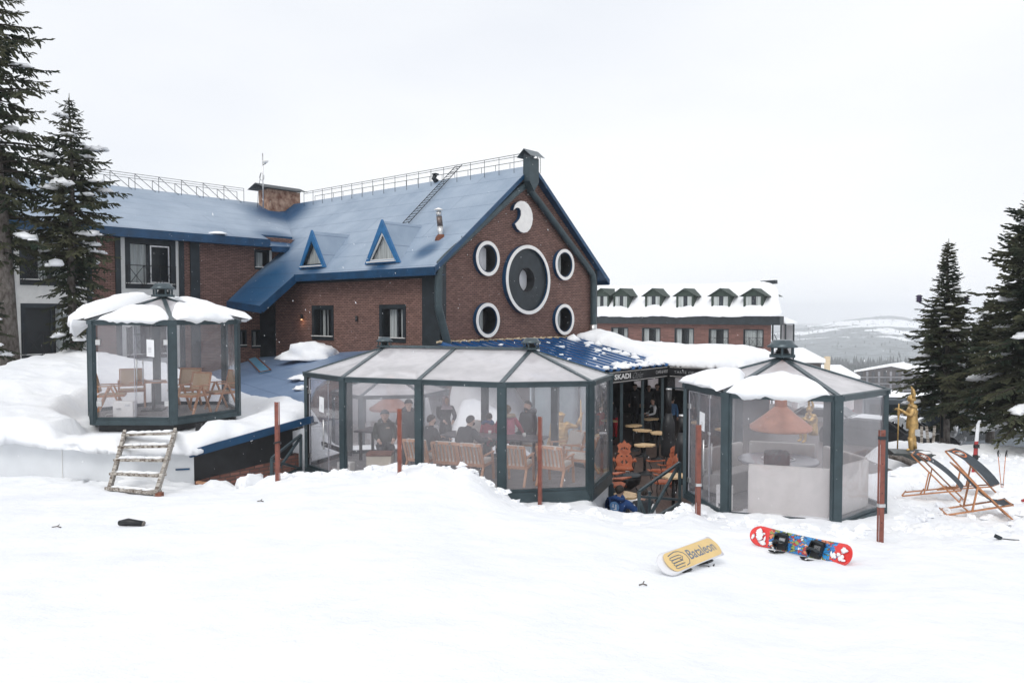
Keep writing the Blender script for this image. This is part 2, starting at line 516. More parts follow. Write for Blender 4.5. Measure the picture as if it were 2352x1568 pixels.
def smoothstep(a, b, x):
    t = max(0, min(1, (x - a) / (b - a))); return t * t * (3 - 2 * t)
# ================================================================== BRICK HOTEL (gable wing + long left wing)
from mathutils.geometry import tessellate_polygon
HOTEL_Z0 = -6.2
hotel = thing('brick_hotel', 'red brick chalet hotel with steep blue metal roof and round windows in its gable', 'hotel', B(5, 5, HOTEL_Z0))

def wall_holes(mb, P0, u, v, outer, holes):
    polys = [[V((a, b, 0)) for a, b in outer]] + [[V((a, b, 0)) for a, b in h] for h in holes]
    tris = tessellate_polygon(polys)
    flat = [p for pl_ in polys for p in pl_]
    ids = [mb.vert(P0 + u * p.x + v * p.y) for p in flat]
    n = u.cross(v)
    for t in tris:
        a, b, c = (flat[k] for k in t)
        s_ = (b - a).cross(c - a).z
        mb.face([ids[k] for k in (t if s_ > 0 else t[::-1])])

ZV = V((0, 0, 1))
def rect(a0, b0, a1, b1): return [(a0, b0), (a1, b0), (a1, b1), (a0, b1)]

def window(parent, P0, u, n, a0, b0, a1, b1, casing=0.07, recess=0.12, curtains=(), mull=(), rail=None, sill=True, out=0.03, lightframe=None, label=None, room=0.7):
    """a window set in a hole of the wall: casing, reveal, pane, curtains, sill. u along wall, n outward"""
    def P(a, b, d=0): return P0 + u * a + ZV * b + n * d
    f = MB()
    # casing: four bars, slightly proud
    cs = casing
    for (x0, y0, x1, y1) in ((a0, b0, a1, b0 + cs), (a0, b1 - cs, a1, b1), (a0, b0 + cs, a0 + cs, b1 - cs), (a1 - cs, b0 + cs, a1, b1 - cs)):
        f.prism([P(x0, y0, out), P(x1, y0, out), P(x1, y1, out), P(x0, y1, out)], -n * (recess + out))
    ia0, ib0, ia1, ib1 = a0 + cs, b0 + cs, a1 - cs, b1 - cs
    for m_ in mull:
        x = ia0 + (ia1 - ia0) * m_
        f.prism([P(x - .03, ib0, -recess + .05), P(x + .03, ib0, -recess + .05), P(x + .03, ib1, -recess + .05), P(x - .03, ib1, -recess + .05)], -n * 0.06)
    # dark room behind
    f.prism([P(a0, b0, -room), P(a1, b0, -room), P(a1, b1, -room), P(a0, b1, -room)], -n * .02)
    for (x0, y0, x1, y1) in ((a0, b0, a1, b0 + .01), (a0, b1 - .01, a1, b1), (a0, b0, a0 + .01, b1), (a1 - .01, b0, a1, b1)):
        f.prism([P(x0, y0, -recess - .002), P(x1, y0, -recess - .002), P(x1, y1, -recess - .002), P(x0, y1, -recess - .002)], -n * (room - recess))
    o = f.build('window', 'dark', parent, True)
    if label: o['label'] = label
    p = MB(); p.poly([P(ia0, ib0, -recess + .02), P(ia1, ib0, -recess + .02), P(ia1, ib1, -recess + .02), P(ia0, ib1, -recess + .02)])
    p.build('pane', 'pane', o, True)
    for (c0, c1) in curtains:
        c = MB(); x0 = ia0 + (ia1 - ia0) * c0; x1 = ia0 + (ia1 - ia0) * c1
        nn = max(8, int((x1 - x0) / .04))
        c.sheet(lambda s_, t_: P(x0 + (x1 - x0) * s_, ib0 + .02 + (ib1 - ib0 - .04) * t_, -recess - .10 + .03 * math.sin(s_ * nn * 1.3)), nn, 1)
        c.build('curtain', 'curtain', o, True)
    if lightframe:
        c0, c1 = lightframe; x0 = ia0 + (ia1 - ia0) * c0; x1 = ia0 + (ia1 - ia0) * c1
        c = MB()
        for (q0, r0, q1, r1) in ((x0, ib0 + .05, x0 + .05, ib1 - .05), (x1 - .05, ib0 + .05, x1, ib1 - .05), (x0 + .05, ib1 - .1, x1 - .05, ib1 - .05), (x0 + .05, ib0 + .05, x1 - .05, ib0 + .1)):
            c.prism([P(q0, r0, -recess + .07), P(q1, r0, -recess + .07), P(q1, r1, -recess + .07), P(q0, r1, -recess + .07)], -n * .05)
        c.build('sash', 'steel', o, True)
    if sill:
        c = MB(); c.prism([P(a0 + .02, b0 + cs, out + .06), P(a1 - .02, b0 + cs, out + .06), P(a1 - .02, b0 + cs + .035, out + .06), P(a0 + .02, b0 + cs + .035, out + .06)], -n * .14)
        c.build('sill', 'render', o, True)
    if rail:
        c = MB(); d = out + .08; y0, y1 = b0 + .1, b0 + rail
        c.bar(P(a0 + .03, y1, d), P(a1 - .03, y1, d), .035)
        c.bar(P(a0 + .03, y0, d), P(a1 - .03, y0, d), .03)
        k = 3; xs = [a0 + .05 + (a1 - a0 - .1) * i / k for i in range(k + 1)]
        for i in range(k + 1): c.bar(P(xs[i], y0, d), P(xs[i], y1, d), .025)
        for i in range(k):
            c.bar(P(xs[i], y0, d), P(xs[i + 1], y1, d), .018); c.bar(P(xs[i], y1, d + .01), P(xs[i + 1], y0, d + .01), .018)
        c.build('railing', 'black', o, True)
    return o

M['pane'] = film('window_pane', (0.2, 0.22, 0.24), 0.03, 0.012, 0.02, 1.0, 0.3)

def circ(c, r, n=40):
    return [(c[0] + r * math.cos(2 * math.pi * k / n), c[1] + r * math.sin(2 * math.pi * k / n)) for k in range(n)]

RZ = lambda g: 6.05 - 0.8 * abs(5 - g)
# ---- gable wall with five round holes
RND = [(2.42, 2.12), (7.36, 2.12), (2.42, -0.26), (7.36, -0.26)]
BIG = (4.84, 1.38)
wl = MB()
outer = [(0, HOTEL_Z0), (10, HOTEL_Z0), (10, RZ(10) - .12), (5, RZ(5) - .12), (0, RZ(0) - .12)]
wall_holes(wl, B(0, 0, 0), GD, ZV, outer, [circ(c, .56) for c in RND] + [circ(BIG, .5)])
# side wall (faces the valley side), windows in it
SW = [rz(717, 702) + rz(767, 782), rz(872, 700) + rz(933, 787)]
holes = []
for (ra, za, rb, zb) in SW: holes.append(rect(-ra, zb, -rb, za))
wall_holes(wl, B(0, 0, 0), -RD, ZV, [(-12, HOTEL_Z0), (0, HOTEL_Z0), (0, RZ(0) - .12), (-12, RZ(0) - .12)], holes)
wl.poly([B(10, 0, HOTEL_Z0), B(10, 18, HOTEL_Z0), B(10, 18, RZ(10) - .12), B(10, 0, RZ(10) - .12)])
wl.poly([B(0, 0, RZ(0) - .12), B(5, 0, RZ(5) - .12), B(5, 18, RZ(5) - .12), B(0, 18, RZ(0) - .12)])
wl.poly([B(10, 0, RZ(10) - .12), B(5, 0, RZ(5) - .12), B(5, 18, RZ(5) - .12), B(10, 18, RZ(10) - .12)])
wl.build('wall', 'brick', hotel, True)
for (ra, za, rb, zb), cu, mu in zip(SW, [[(.28, .58)], [(.18, .60), (.72, 1.0)]], [(.3, .62), (.68,)]):
    window(hotel, B(0, 0, 0), -RD, -GD, -ra, zb, -rb, za, .16, .10, cu, mu)

# ---- round windows: blue rim, white face ring, reveal, pane, curtain
def round_window(c, r, cover):
    P0 = B(c[0], 0, c[1])
    m = MB(); m.smooth = False
    m.ring(P0 + RD * .30, GD, ZV, -RD, r - .14, r - .125, .42, 44)       # reveal through the wall
    m.ring(P0 - RD * .001, GD, ZV, -RD, r - .12, r, .16, 44)
    o = m.build('round_window', 'black', hotel, True)
    b = MB(); b.ring(P0 - RD * .0, GD, ZV, -RD, r, r + .012, .155, 44); b.ring(P0 - RD * .12, GD, ZV, -RD, r - .155, r - .142, .05, 44)
    b.build('rim', 'blue', o, True)
    f = MB(); f.ring(P0 - RD * .162, GD, ZV, -RD, r - .122, r + .012, .02, 56); f.build('ring', 'white', o, True)
    p = MB(); p.poly([P0 + RD * .14 + GD * ((r - .13) * math.cos(t)) + ZV * ((r - .13) * math.sin(t)) for t in [2 * math.pi * k / 40 for k in range(40)]]); p.build('pane', 'pane', o, True)
    d = MB(); d.poly([P0 + RD * .75 + GD * (1.2 * math.cos(t)) + ZV * (1.2 * math.sin(t)) for t in [2 * math.pi * k / 20 for k in range(20)]])
    d.build('room_back', 'black', o, True)
    cu = MB()
    x0, x1 = cover
    def fn(s_, t_):
        a = (x0 + (x1 - x0) * s_) * r
        hh = math.sqrt(max(0.0, (r * 1.0) ** 2 - a * a))
        return P0 + RD * (.24 + .02 * math.sin(s_ * 22)) + GD * a + ZV * (-hh + 2 * hh * t_)
    cu.sheet(fn, 14, 2); cu.build('curtain', 'paper' if c[0] < 5 and c[1] > 1 else 'curtain', o, True)
for c, cov in zip(RND, [(-.98, .5), (-.98, .35), (-.1, .2), (-.98, .3)]): round_window(c, .66, cov)
# the big medallion
P0 = B(BIG[0], 0, BIG[1])
m = MB(); m.ring(P0, GD, ZV, -RD, .50, 1.30, .10, 64)
med = m.build('medallion', M['dark'], hotel, True); med['label'] = 'large dark disc with white rim and a small round window at its centre'
m = MB(); m.ring(P0, GD, ZV, -RD, 1.30, 1.41, .20, 64); m.build('rim', 'blue', med, True)
m = MB(); m.ring(P0 - RD * .2, GD, ZV, -RD, 1.275, 1.415, .025, 72); m.build('ring', 'white', med, True)
m = MB(); m.ring(P0 + RD * .3, GD, ZV, -RD, .485, .50, .41, 40); m.build('reveal', 'black', med, True)
m = MB(); m.poly([P0 + RD * .2 + GD * (.49 * math.cos(t)) + ZV * (.49 * math.sin(t)) for t in [2 * math.pi * k / 40 for k in range(40)]]); m.build('pane', 'pane', med, True)
m = MB(); m.sheet(lambda s_, t_: P0 + RD * (.27 + .01 * math.sin(s_ * 20)) + GD * (-.48 + .93 * s_) + ZV * ((-1 + 2 * t_) * .48), 12, 2); m.build('curtain', 'paper', med, True)
m = MB(); m.poly([P0 + RD * .8 + GD * (1.1 * math.cos(t)) + ZV * (1.1 * math.sin(t)) for t in [2 * math.pi * k / 20 for k in range(20)]]); m.build('room_back', 'black', med, True)
# moon emblem: crescent outline in gable coordinates, from its real outline
MO = [(748, 535), (757, 500), (775, 478), (800, 468), (828, 472), (853, 492), (874, 525), (885, 562), (888, 600), (882, 642), (868, 675), (848, 697), (822, 703), (798, 695), (775, 672), (759, 638), (775, 622), (793, 600), (803, 572), (802, 542), (790, 521), (772, 517), (758, 524)]
mo = []
for zx, zy in MO:
    g_, z_ = gz(947.5 + .3113 * zx, 315.8 + .3113 * zy, -.22)
    mo.append((g_, z_))
m = MB(); m.prism([B(g_, -.22, z_) for g_, z_ in mo], RD * .03); moon = m.build('moon_emblem', 'white', hotel, True)
m = MB(); m.prism([B(g_, -.188, z_) for g_, z_ in mo], RD * .17); m.build('edge', 'blue', moon, True)

# ---- dark corner boards, band under the eave
m = MB()
m.prism([B(-.03, -.06, HOTEL_Z0), B(-.03, .92, HOTEL_Z0), B(-.03, .92, 1.30), B(-.03, -.06, 1.30)], GD * .028)
m.prism([B(-.03, -.06, 1.30), B(-.03, 9.2, 1.30), B(-.03, 9.2, 1.80), B(-.03, -.06, 1.80)], GD * .028)
m.prism([B(-.03, -.03, HOTEL_Z0), B(.30, -.03, HOTEL_Z0), B(.30, -.03, 2.2), B(-.03, -.03, 1.9)], RD * .028)
m.build('corner_board', 'dark', hotel, True); m = MB()
m.prism([B(9.85, -.03, HOTEL_Z0), B(10.03, -.03, HOTEL_Z0), B(10.03, -.03, 2.0), B(9.85, -.03, 2.1)], RD * .028)
m.build('corner_board', 'dark', hotel, True); m = MB()
m.prism([B(-.05, 10.75, HOTEL_Z0), B(-.05, 12.02, HOTEL_Z0), B(-.05, 12.02, 2.0), B(-.05, 10.75, 2.0)], GD * .048)
m.build('corner_board', 'dark', hotel, True)

# ---- left wing (facade on r = 12)
RL = 12.0
LR = lambda r: 3.40 + 0.403 * (r - 11.5)
def LX(x, y): return gz(x, y, RL)
def lrect(x0, y0, x1, y1):
    xm = (x0 + x1) / 2
    g0 = LX(x0, (y0 + y1) / 2)[0]; g1 = LX(x1, (y0 + y1) / 2)[0]
    return g0, LX(xm, y1)[1], g1, LX(xm, y0)[1]
LW = [lrect(44, 541, 190, 656), lrect(48, 697, 190, 823), lrect(287, 549.5, 403, 663.5), lrect(290, 705, 403, 822), lrect(584, 574, 618, 619), lrect(577, 757, 597, 799), lrect(550, 757, 566, 797)]
lw = MB()
wall_holes(lw, B(0, RL, 0), GD, ZV, [(-22, HOTEL_Z0), (2.2, HOTEL_Z0), (2.2, 3.55), (-22, 3.55)], [rect(*q) for q in LW])
lw.poly([B(-22, RL, 3.5), B(2, RL, 3.5), B(5, 18.2, 5.9), B(-22, 18.2, 5.9)])
lw.poly([B(-22, 24.4, HOTEL_Z0), B(5, 24.4, HOTEL_Z0), B(5, 24.4, 3.5), B(-22, 24.4, 3.5)])
lw.build('wall', 'brick', hotel, True)
cfg = [dict(casing=.2, curtains=[(.27, .45), (.55, .95)], mull=(.47,), rail=.95),
       dict(casing=.16, curtains=[(.6, .95)], mull=(.5,), rail=1.0),
       dict(casing=.2, curtains=[(.0, .45)], mull=(.48,), rail=.95, lightframe=(.5, .98)),
       dict(casing=.16, curtains=[(.1, .3)], mull=(.5,), rail=1.0),
       dict(casing=.09, curtains=[(.0, .75)], mull=(), sill=True),
       dict(casing=.08, curtains=[(.55, 1.0)], mull=()), dict(casing=.08, curtains=[(.6, 1.0)], mull=())]
for q, k in zip(LW, cfg): window(hotel, B(0, RL, 0), GD, -RD, *q, **k)
def lstrip(mb, x0, x1, zt, zb, th, y=600):
    a = LX(x0, y)[0]; b = LX(x1, y)[0]
    mb.prism([B(a, RL - th, zb), B(b, RL - th, zb), B(b, RL - th, zt), B(a, RL - th, zt)], RD * (th - .002))
m = MB()
for a, b in ((24, 30), (198, 209), (264, 276), (410, 421), (436, 457)): lstrip(m, a, b, 3.3, HOTEL_Z0, .07)
m.build('dark_strip', 'dark', hotel, True)
# render panels with holes for the french windows
for (xa, xb, ws) in ((30, 198, LW[0:2]), (276, 410, LW[2:4])):
    m = MB(); a = LX(xa, 600)[0] + .002; b = LX(xb, 600)[0] - .002
    wall_holes(m, B(0, RL - .012, 0), GD, ZV, rect(a, -2.3, b, 3.3), [rect(*q) for q in ws])
    m.build('render_panel', 'render', hotel, True)
m = MB(); q = LW[4]
m.prism([B(q[2], RL - .05, q[1] + .1), B(q[2] + .12, RL - .05, q[1] + .1), B(q[2] + .12, RL - .05, q[3]), B(q[2], RL - .05, q[3])], RD * .04)
m.build('trim', 'render', hotel, True)

# ---- roofs
def slab(pts_top, th, name, top_mat, side_mat, parent=hotel, dirn=V((0, 0, -1))):
    mb = MB(); n = len(pts_top)
    a = [mb.vert(p) for p in pts_top]; b = [mb.vert(p + dirn * th) for p in pts_top]
    nn = (pts_top[1] - pts_top[0]).cross(pts_top[2] - pts_top[0])
    top = a if nn.z > 0 else a[::-1]
    mb.m = 0; mb.face(top); mb.m = 1; mb.face([x + n if x < n else x for x in top[::-1]])
    for k in range(n): mb.face([a[k], b[k], b[(k + 1) % n], a[(k + 1) % n]])
    return mb.build(name, [top_mat, side_mat], parent, True)
c1 = B(3.9, 16.2, 5.5); c2 = B(1.0, 12.3, 3.2); c3 = B(-1.2, 10, 1.1); c4_ = B(.4, 1.1, 2.4); c5 = B(-.4, 7.4, 1.6); c6 = B(-.4, 3.0, 1.6)
M['roof'] = roof_mat('frosted_blue_roof', [(c1.x, c1.y, c1.z, 3.0), (c3.x, c3.y, c3.z, 4.2), (c2.x, c2.y, c2.z, 1.6), (c5.x, c5.y, c5.z, .9), (c6.x, c6.y, c6.z, .9), (c4_.x, c4_.y, c4_.z, .8)])
E0, EG = -.30, -.5
ROOF_T = .10
# gable wing, valley-side slope with the catslide
slope = [B(5, E0, RZ(5)), B(EG, E0, RZ(EG)), B(EG, 8.4, RZ(EG)), B(-2.16, 8.4, RZ(-2.16)), B(-1.95, 11.62, RZ(-1.95)), B(-.35, RL - .002, RZ(-.35)), B(1.69, RL, RZ(1.69)), B(5, 18.2, RZ(5))]
rf = slab([slope[0], slope[1], slope[2], B(5, 8.4, RZ(5))], ROOF_T, 'roof', 'roof', 'blue')
rf['label'] = 'frosted blue metal roof slope with two triangular dormers'
slab([B(5, 8.4, RZ(5)), B(-2.16, 8.4, RZ(-2.16)), B(-1.85, 11.62, RZ(-1.85)), B(-.2, RL, RZ(-.2)), B(1.75, RL, RZ(1.75)), B(5, 18.2, RZ(5))], ROOF_T, 'roof', 'roof', 'blue')
slab([B(5, E0, RZ(5)), B(10.55, E0, RZ(10.55)), B(10.55, 18.2, RZ(10.55)), B(5, 18.2, RZ(5))], ROOF_T, 'roof', 'roof', 'blue')
# fascias and verge boards
m = MB()
m.bar(B(EG - .04, E0 - .02, RZ(EG) - .13), B(EG - .04, 8.4, RZ(EG) - .13), .06, .30)
m.bar(B(-2.18, 8.36, RZ(-2.18) - .14), B(-1.87, 11.64, RZ(-1.87) - .14), .06, .30)
m.bar(B(EG, 8.37, RZ(EG) - .14), B(-2.18, 8.37, RZ(-2.18) - .14), .06, .30)
m.bar(B(10.58, E0, RZ(10.55) - .13), B(10.58, 18, RZ(10.55) - .13), .06, .30)
m.prism([B(EG - .06, E0 - .04, RZ(EG) - .22), B(5, E0 - .04, RZ(5) - .15), B(5, E0 - .04, RZ(5) + .03), B(EG - .06, E0 - .04, RZ(EG) + .01)], RD * .04)
m.prism([B(5, E0 - .04, RZ(5) - .15), B(10.6, E0 - .04, RZ(10.6) - .22), B(10.6, E0 - .04, RZ(10.6) + .01), B(5, E0 - .04, RZ(5) + .03)], RD * .04)
# soffits
m.prism([B(EG, E0 + .02, RZ(EG) - .26), B(EG, 9.0, RZ(EG) - .26), B(-.02, 9.0, RZ(EG) - .26), B(-.02, E0 + .02, RZ(EG) - .26)], ZV * .02)
m.build('fascia', 'blue', hotel, True)
# left wing slopes
lr_ = slab([B(-22, 11.5, LR(11.5)), B(.2, 11.5, LR(11.5)), B(.2, 12.25, LR(12.25)), B(1.9, 12.25, LR(12.25)), B(5, 18.2, 6.1), B(-22, 18.2, 6.1)], ROOF_T, 'roof', 'roof', 'blue')
lr_['label'] = 'long frosted blue roof slope of the left wing'
slab([B(.12, 11.35, LR(11.35) - .24), B(1.75, 11.7, LR(11.7) - .30), B(2.1, 12.45, LR(12.45) - .2), B(.12, 12.45, LR(12.45) - .2)], .05, 'roof', 'roof', 'blue')
slab([B(-22, 18.2, 6.1), B(5, 18.2, 6.1), B(5, 25, 3.4), B(-22, 25, 3.4)], ROOF_T, 'roof', 'roof', 'blue')
m = MB()
m.bar(B(-22, 11.46, LR(11.5) - .16), B(.2, 11.46, LR(11.5) - .16), .05, .36)
m.bar(B(.2, 11.33, LR(11.5) - .42), B(1.2, 11.48, LR(11.5) - .40), .05, .26)
m.prism([B(-22, 11.5, LR(11.5) - .32), B(1.0, 11.5, LR(11.5) - .32), B(1.0, 12, LR(11.5) - .32), B(-22, 12, LR(11.5) - .32)], ZV * .02)
m.build('fascia', 'blue', hotel, True)
# valley flashing
m = MB(); m.bar(B(1.75, 12.0, 3.47), B(4.6, 17.2, 5.75), .5, .04); m.build('valley_flashing', 'roof', hotel, True)

# ---- triangular dormers
def dormer(rc, w_, z0, z1, cur):
    gf = -.12
    gb = 5 - (6.05 - z1) / .8 + .05
    apex = (rc, z1)
    mb = MB()
    gs = 5 - (6.05 - z0) / .8
    ov = .0
    for s_ in (-1, 1):
        rr = rc + s_ * w_ / 2
        pts = [B(gf - ov, rr, z0), B(gf - ov, rc, z1), B(gb, rc, z1), B(gs + .25, rr, z0)]
        mb.prism(pts, V((0, 0, -.05)))
    o = mb.build('dormer', 'roof', hotel, True)
    f = MB(); t_ = .25
    # bright blue triangular frame
    A_, Bq, C_ = (rc - w_ / 2 - .04, z0), (rc + w_ / 2 + .04, z0), (rc, z1 + .05)
    ia, ib, ic = (rc - w_ / 2 + .22, z0 + .13), (rc + w_ / 2 - .22, z0 + .13), (rc, z1 - .42)
    for p, q, r2, s2 in ((A_, Bq, ib, ia), (Bq, C_, ic, ib), (C_, A_, ia, ic)):
        f.prism([B(gf - .10, *p), B(gf - .10, *q), B(gf - .10, *r2), B(gf - .10, *s2)], GD * .10)
    f.build('frame', 'blue_bright', o, True)
    k = MB()
    ja, jb, jc = (ia[0] + .07, ia[1] + .05), (ib[0] - .07, ib[1] + .05), (ic[0], ic[1] - .13)
    for p, q, r2, s2 in ((ia, ib, jb, ja), (ib, ic, jc, jb), (ic, ia, ja, jc)):
        k.prism([B(gf - .05, *p), B(gf - .05, *q), B(gf - .05, *r2), B(gf - .05, *s2)], GD * .05)
    k.build('sash', 'dark' if cur == 0 else 'render', o, True)
    k = MB(); k.poly([B(gf + .01, *ia), B(gf + .01, *ib), B(gf + .01, *ic)]); k.build('pane', 'pane', o, True)
    k = MB()
    k.sheet(lambda s3, t3: B(gf + .10 + .015 * math.sin(s3 * 40), ia[0] + (ib[0] - ia[0]) * s3, ia[1] + (ic[1] - ia[1]) * (1 - abs(2 * s3 - 1)) * t3), 16, 2)
    k.build('curtain', 'curtain', o, True)
    k = MB(); k.poly([B(gf + .16, *ia), B(gf + .16, *ib), B(gf + .16, *ic)]); k.build('room_back', 'black', o, True)
    k = MB(); k.bar(B(gf - .14, ia[0] - .05, z0 + .08), B(gf - .14, ib[0] + .05, z0 + .08), .1, .05); k.build('sill', 'render', o, True)
dormer(7.62, 1.85, 1.93, 3.50, 0)
dormer(3.0, 2.0, 1.93, 3.58, 1)

# ---- brick chimney stack in the valley
ch = MB(); c0, c1_, c2_, c3_ = (3.45, 16.8), (5.42, 16.8), (5.42, 17.8), (3.45, 17.8)
ch.prism([B(g_, r_, 4.6) for g_, r_ in (c0, c1_, c2_, c3_)], ZV * 2.11)
M['oldbrick'] = pm('weathered_brick', (0.17, 0.075, 0.05), 0.95, 0, 0.3, 3.4, 0.6, 14, col2=(0.50, 0.34, 0.25))
co = ch.build('chimney', 'oldbrick', hotel, True)
co['label'] = 'weathered plastered brick chimney with a sheet metal cover'
ch = MB()
ch.prism([B(2.95, 16.5, 6.72), B(2.95, 17.3, 7.02), B(2.95, 18.1, 6.72), B(2.95, 17.3, 6.95)], GD * 2.8)
ch.bar(B(3.2, 16.75, 6.76), B(5.4, 16.75, 6.76), .10, .08)
ch.build('cover', 'dark', co, True)
# ---- gable-end metal chimney
mc = MB()
g0, g1, r0, r1 = 4.39, 4.98, -.62, -.28
zb = 5.30
mc.prism([B(g0, r0, zb), B(g1, r0, zb), B(g1, r1, zb), B(g0, r1, zb)], ZV * (6.24 - zb))
mc.prism([B(g0, r0, zb), B(g1, r0, zb), B((g0 + g1) / 2, r0, zb - .38)], RD * (r1 - r0))
co = mc.build('chimney', 'frame', hotel, True); co['label'] = 'dark sheet metal chimney on the gable peak'
mc = MB()
rm = (r0 + r1) / 2
mc.prism([B(4.22, r0 - .2, 6.26), B(4.22, rm, 6.58), B(4.22, r1 + .2, 6.26), B(4.22, rm, 6.54)], GD * .92)
for g_ in (g0 + .05, g1 - .05):
    for r_ in (r0 + .04, r1 - .04): mc.bar(B(g_, r_, 6.25), B(g_, r_, 6.42), .03)
mc.build('cap', 'frame_top', co, True)
# ---- ribbed ducts
def duct(pts, r, name='duct', mat='frame'):
    P = [V(p) for p in pts]; out = []; rr = []
    for i in range(len(P) - 1):
        L = (P[i + 1] - P[i]).length; n = max(2, int(L / .045))
        for k in range(n):
            out.append(P[i].lerp(P[i + 1], k / n)); rr.append(r if k % 2 else r * .91)
    out.append(P[-1]); rr.append(r)
    mb = MB(); mb.tube(out, rr, 12); return mb.build(name, mat, hotel, True)
def fd(x, y, r_=-.19):
    g_, z_ = gz(x, y, r_); return B(g_, r_, z_)
duct([fd(1205.9, 424.8), fd(1180, 446), fd(1026, 590), fd(1010, 607), fd(1007, 627), fd(1006.6, 700), fd(1008, 712), fd(1030, 796)], .155)
duct([fd(1216, 436), fd(1235, 460), fd(1352, 617), fd(1361, 631), fd(1363, 648), fd(1363, 746)], .15)
m = MB(); m.tube([fd(1363, 745), fd(1363, 757), fd(1363, 770)], [.16, .165, .17], 12); m.build('duct_end', 'steel', hotel, True)
for (x, y) in ((1180, 446), (1120, 502), (1060, 558), (1270, 507), (1310, 560)):
    m = MB(); p = fd(x, y); m.bar(p + V((0, 0, .1)), p + RD * -.02 + V((0, 0, .26)), .02); m.build('duct_hanger', 'dark', hotel, True)

# ---- rails along the ridges
def ridge_rail(p0, p1, side, h1, h2, n, diag):
    mb = MB()
    for s_ in (-1, 1):
        off = side * (.35 * s_)
        a, b = p0 + off, p1 + off
        base = -.25
        mb.bar(a + ZV * (h1 if s_ < 0 else h2), b + ZV * (h1 if s_ < 0 else h2), .02)
        for i in range(n + 1):
            q = a.lerp(b, i / n)
            mb.bar(q + ZV * base, q + ZV * (h1 if s_ < 0 else h2), .02)
            if diag and i < n:
                q2 = a.lerp(b, (i + 1) / n); mb.bar(q + ZV * (h1 if s_ < 0 else h2), q2 + ZV * base, .02)
        if s_ < 0: mb.bar(a + ZV * (h1 * .82), b + ZV * (h1 * .82), .018)
    return mb
ridge_rail(B(5, 15.3, 6.0), B(5, -.4, 6.0), GD, .50, .38, 19, False).build('ridge_railing', 'dark', hotel, True)
ridge_rail(B(-18, 18.2, 6.1), B(2.6, 18.2, 6.1), RD, .62, .52, 18, True).build('ridge_railing', 'dark', hotel, True)
# roof ladder
nS = V((-.8 * GD.x, -.8 * GD.y, 1)); PS = B(5, 0, 6.05 + .12)
la = onpl(930, 514, PS, nS); lb = onpl(1042, 393, PS, nS); lc = lb + (lb - la).normalized() * .5
m = MB(); sd = (lb - la).cross(nS).normalized() * .2
m.bar(la - sd, lc - sd, .025); m.bar(la + sd, lc + sd, .025)
n = 22
for k in range(n):
    q = la.lerp(lc, (k + .5) / n); m.bar(q - sd, q + sd, .022)
m.build('roof_ladder', 'dark', hotel, True)
# flue with cowl
fb = onpl(1012.9, 543, B(5, 0, 6.05), nS)
m = MB(); m.tube([fb - ZV * .1, fb + V((-.03, 0, .38))], .115, 14); m.tube([fb + V((-.07, 0, .76)), fb + V((-.09, 0, .95))], .105, 14)
flu = m.build('flue', 'steel', hotel, True)
m = MB(); m.tube([fb + V((-.03, 0, .38)), fb + V((-.07, 0, .76))], .11, 14); m.build('sleeve', 'pipe_brown', flu, True)
m = MB(); m.lathe([(.19, 0), (.17, .02), (.03, .09)], fb + V((-.09, 0, 1.0)), 14)
m.tube([fb + V((-.09, 0, .93)), fb + V((-.09, 0, 1.03))], .03, 6); m.build('cowl', 'white', flu, True)
m = MB(); m.lathe([(.26, -.18), (.22, -.04), (.13, .07)], fb, 7, False); m.build('flashing', 'rust', flu, True)
cb = onpl(1003, 417, B(5, 0, 6.05), nS)
m = MB(); m.tube([cb, cb + V((-.12, -.1, .12)), cb + V((-.05, -.1, .28))], [.12, .11, .10], 10); m.lathe([(.18, 0), (.16, .03), (.02, .07)], cb + V((-.05, -.1, .30)), 10); m.build('roof_vent', 'dark', hotel, True)
# antenna
ap = at(604.5, 466, (B(2.5, 15.5, 5)).y)
m = MB(); m.tube([ap - ZV * .3, ap + ZV * 2.55], .03, 7)
ant = m.build('antenna_mast', 'steel', hotel, True)
m = MB(); dc = ap + V((.16, -.05, 2.0)); m.lathe([(.02, 0), (.10, .05), (.17, .14), (.16, .14)], dc, 14); m.build('dish', 'white', ant, True)
m = MB(); m.bar(ap + ZV * 1.95, dc, .03); m.tube([ap + V((-.12, 0, 1.5)), ap + V((-.18, 0, 1.3)), ap + V((-.1, 0, 1.15)), ap + V((.05, 0, 1.2)), ap + V((.06, 0, 1.4)), ap + V((-.1, 0, 1.55)), ap + V((-.25, 0, .6)), ap + V((-.3, 0, -.2))], .012, 5); m.build('cable', 'black', ant, True)
# small snow patch left on the long roof
def lump(mb, c, rx, ry, rz_, seed, n=12, flat=.1, smooth=True, amp=.25, fr=1.6):
    c = V(c); old = mb.smooth; mb.smooth = smooth
    rings = []
    for j in range(n // 2 + 1):
        ph = math.pi * j / (n // 2); rg = []
        for i in range(n):
            th = 2 * math.pi * i / n
            d = V((math.sin(ph) * math.cos(th), math.sin(ph) * math.sin(th), math.cos(ph)))
            k = 1 + amp * noise.noise(d * fr + V((seed, seed * .7, 0)))
            z = d.z if d.z > 0 else d.z * flat
            rg.append(mb.vert(c + V((d.x * rx * k, d.y * ry * k, z * rz_ * k))))
        rings.append(rg)
    for j in range(len(rings) - 1):
        for i in range(n): mb.face([rings[j][i], rings[j + 1][i], rings[j + 1][(i + 1) % n], rings[j][(i + 1) % n]])
    mb.smooth = old
sp = onpl(500, 538, B(0, 11.5, 3.4), (GD.cross(V((RD.x, RD.y, .403)))))
m = MB(); lump(m, sp, .42, .3, .12, 3.1); tag(m.build('snow_patch', 'snow_soft'), 'small patch of snow left on the long blue roof near its eave', 'snow')
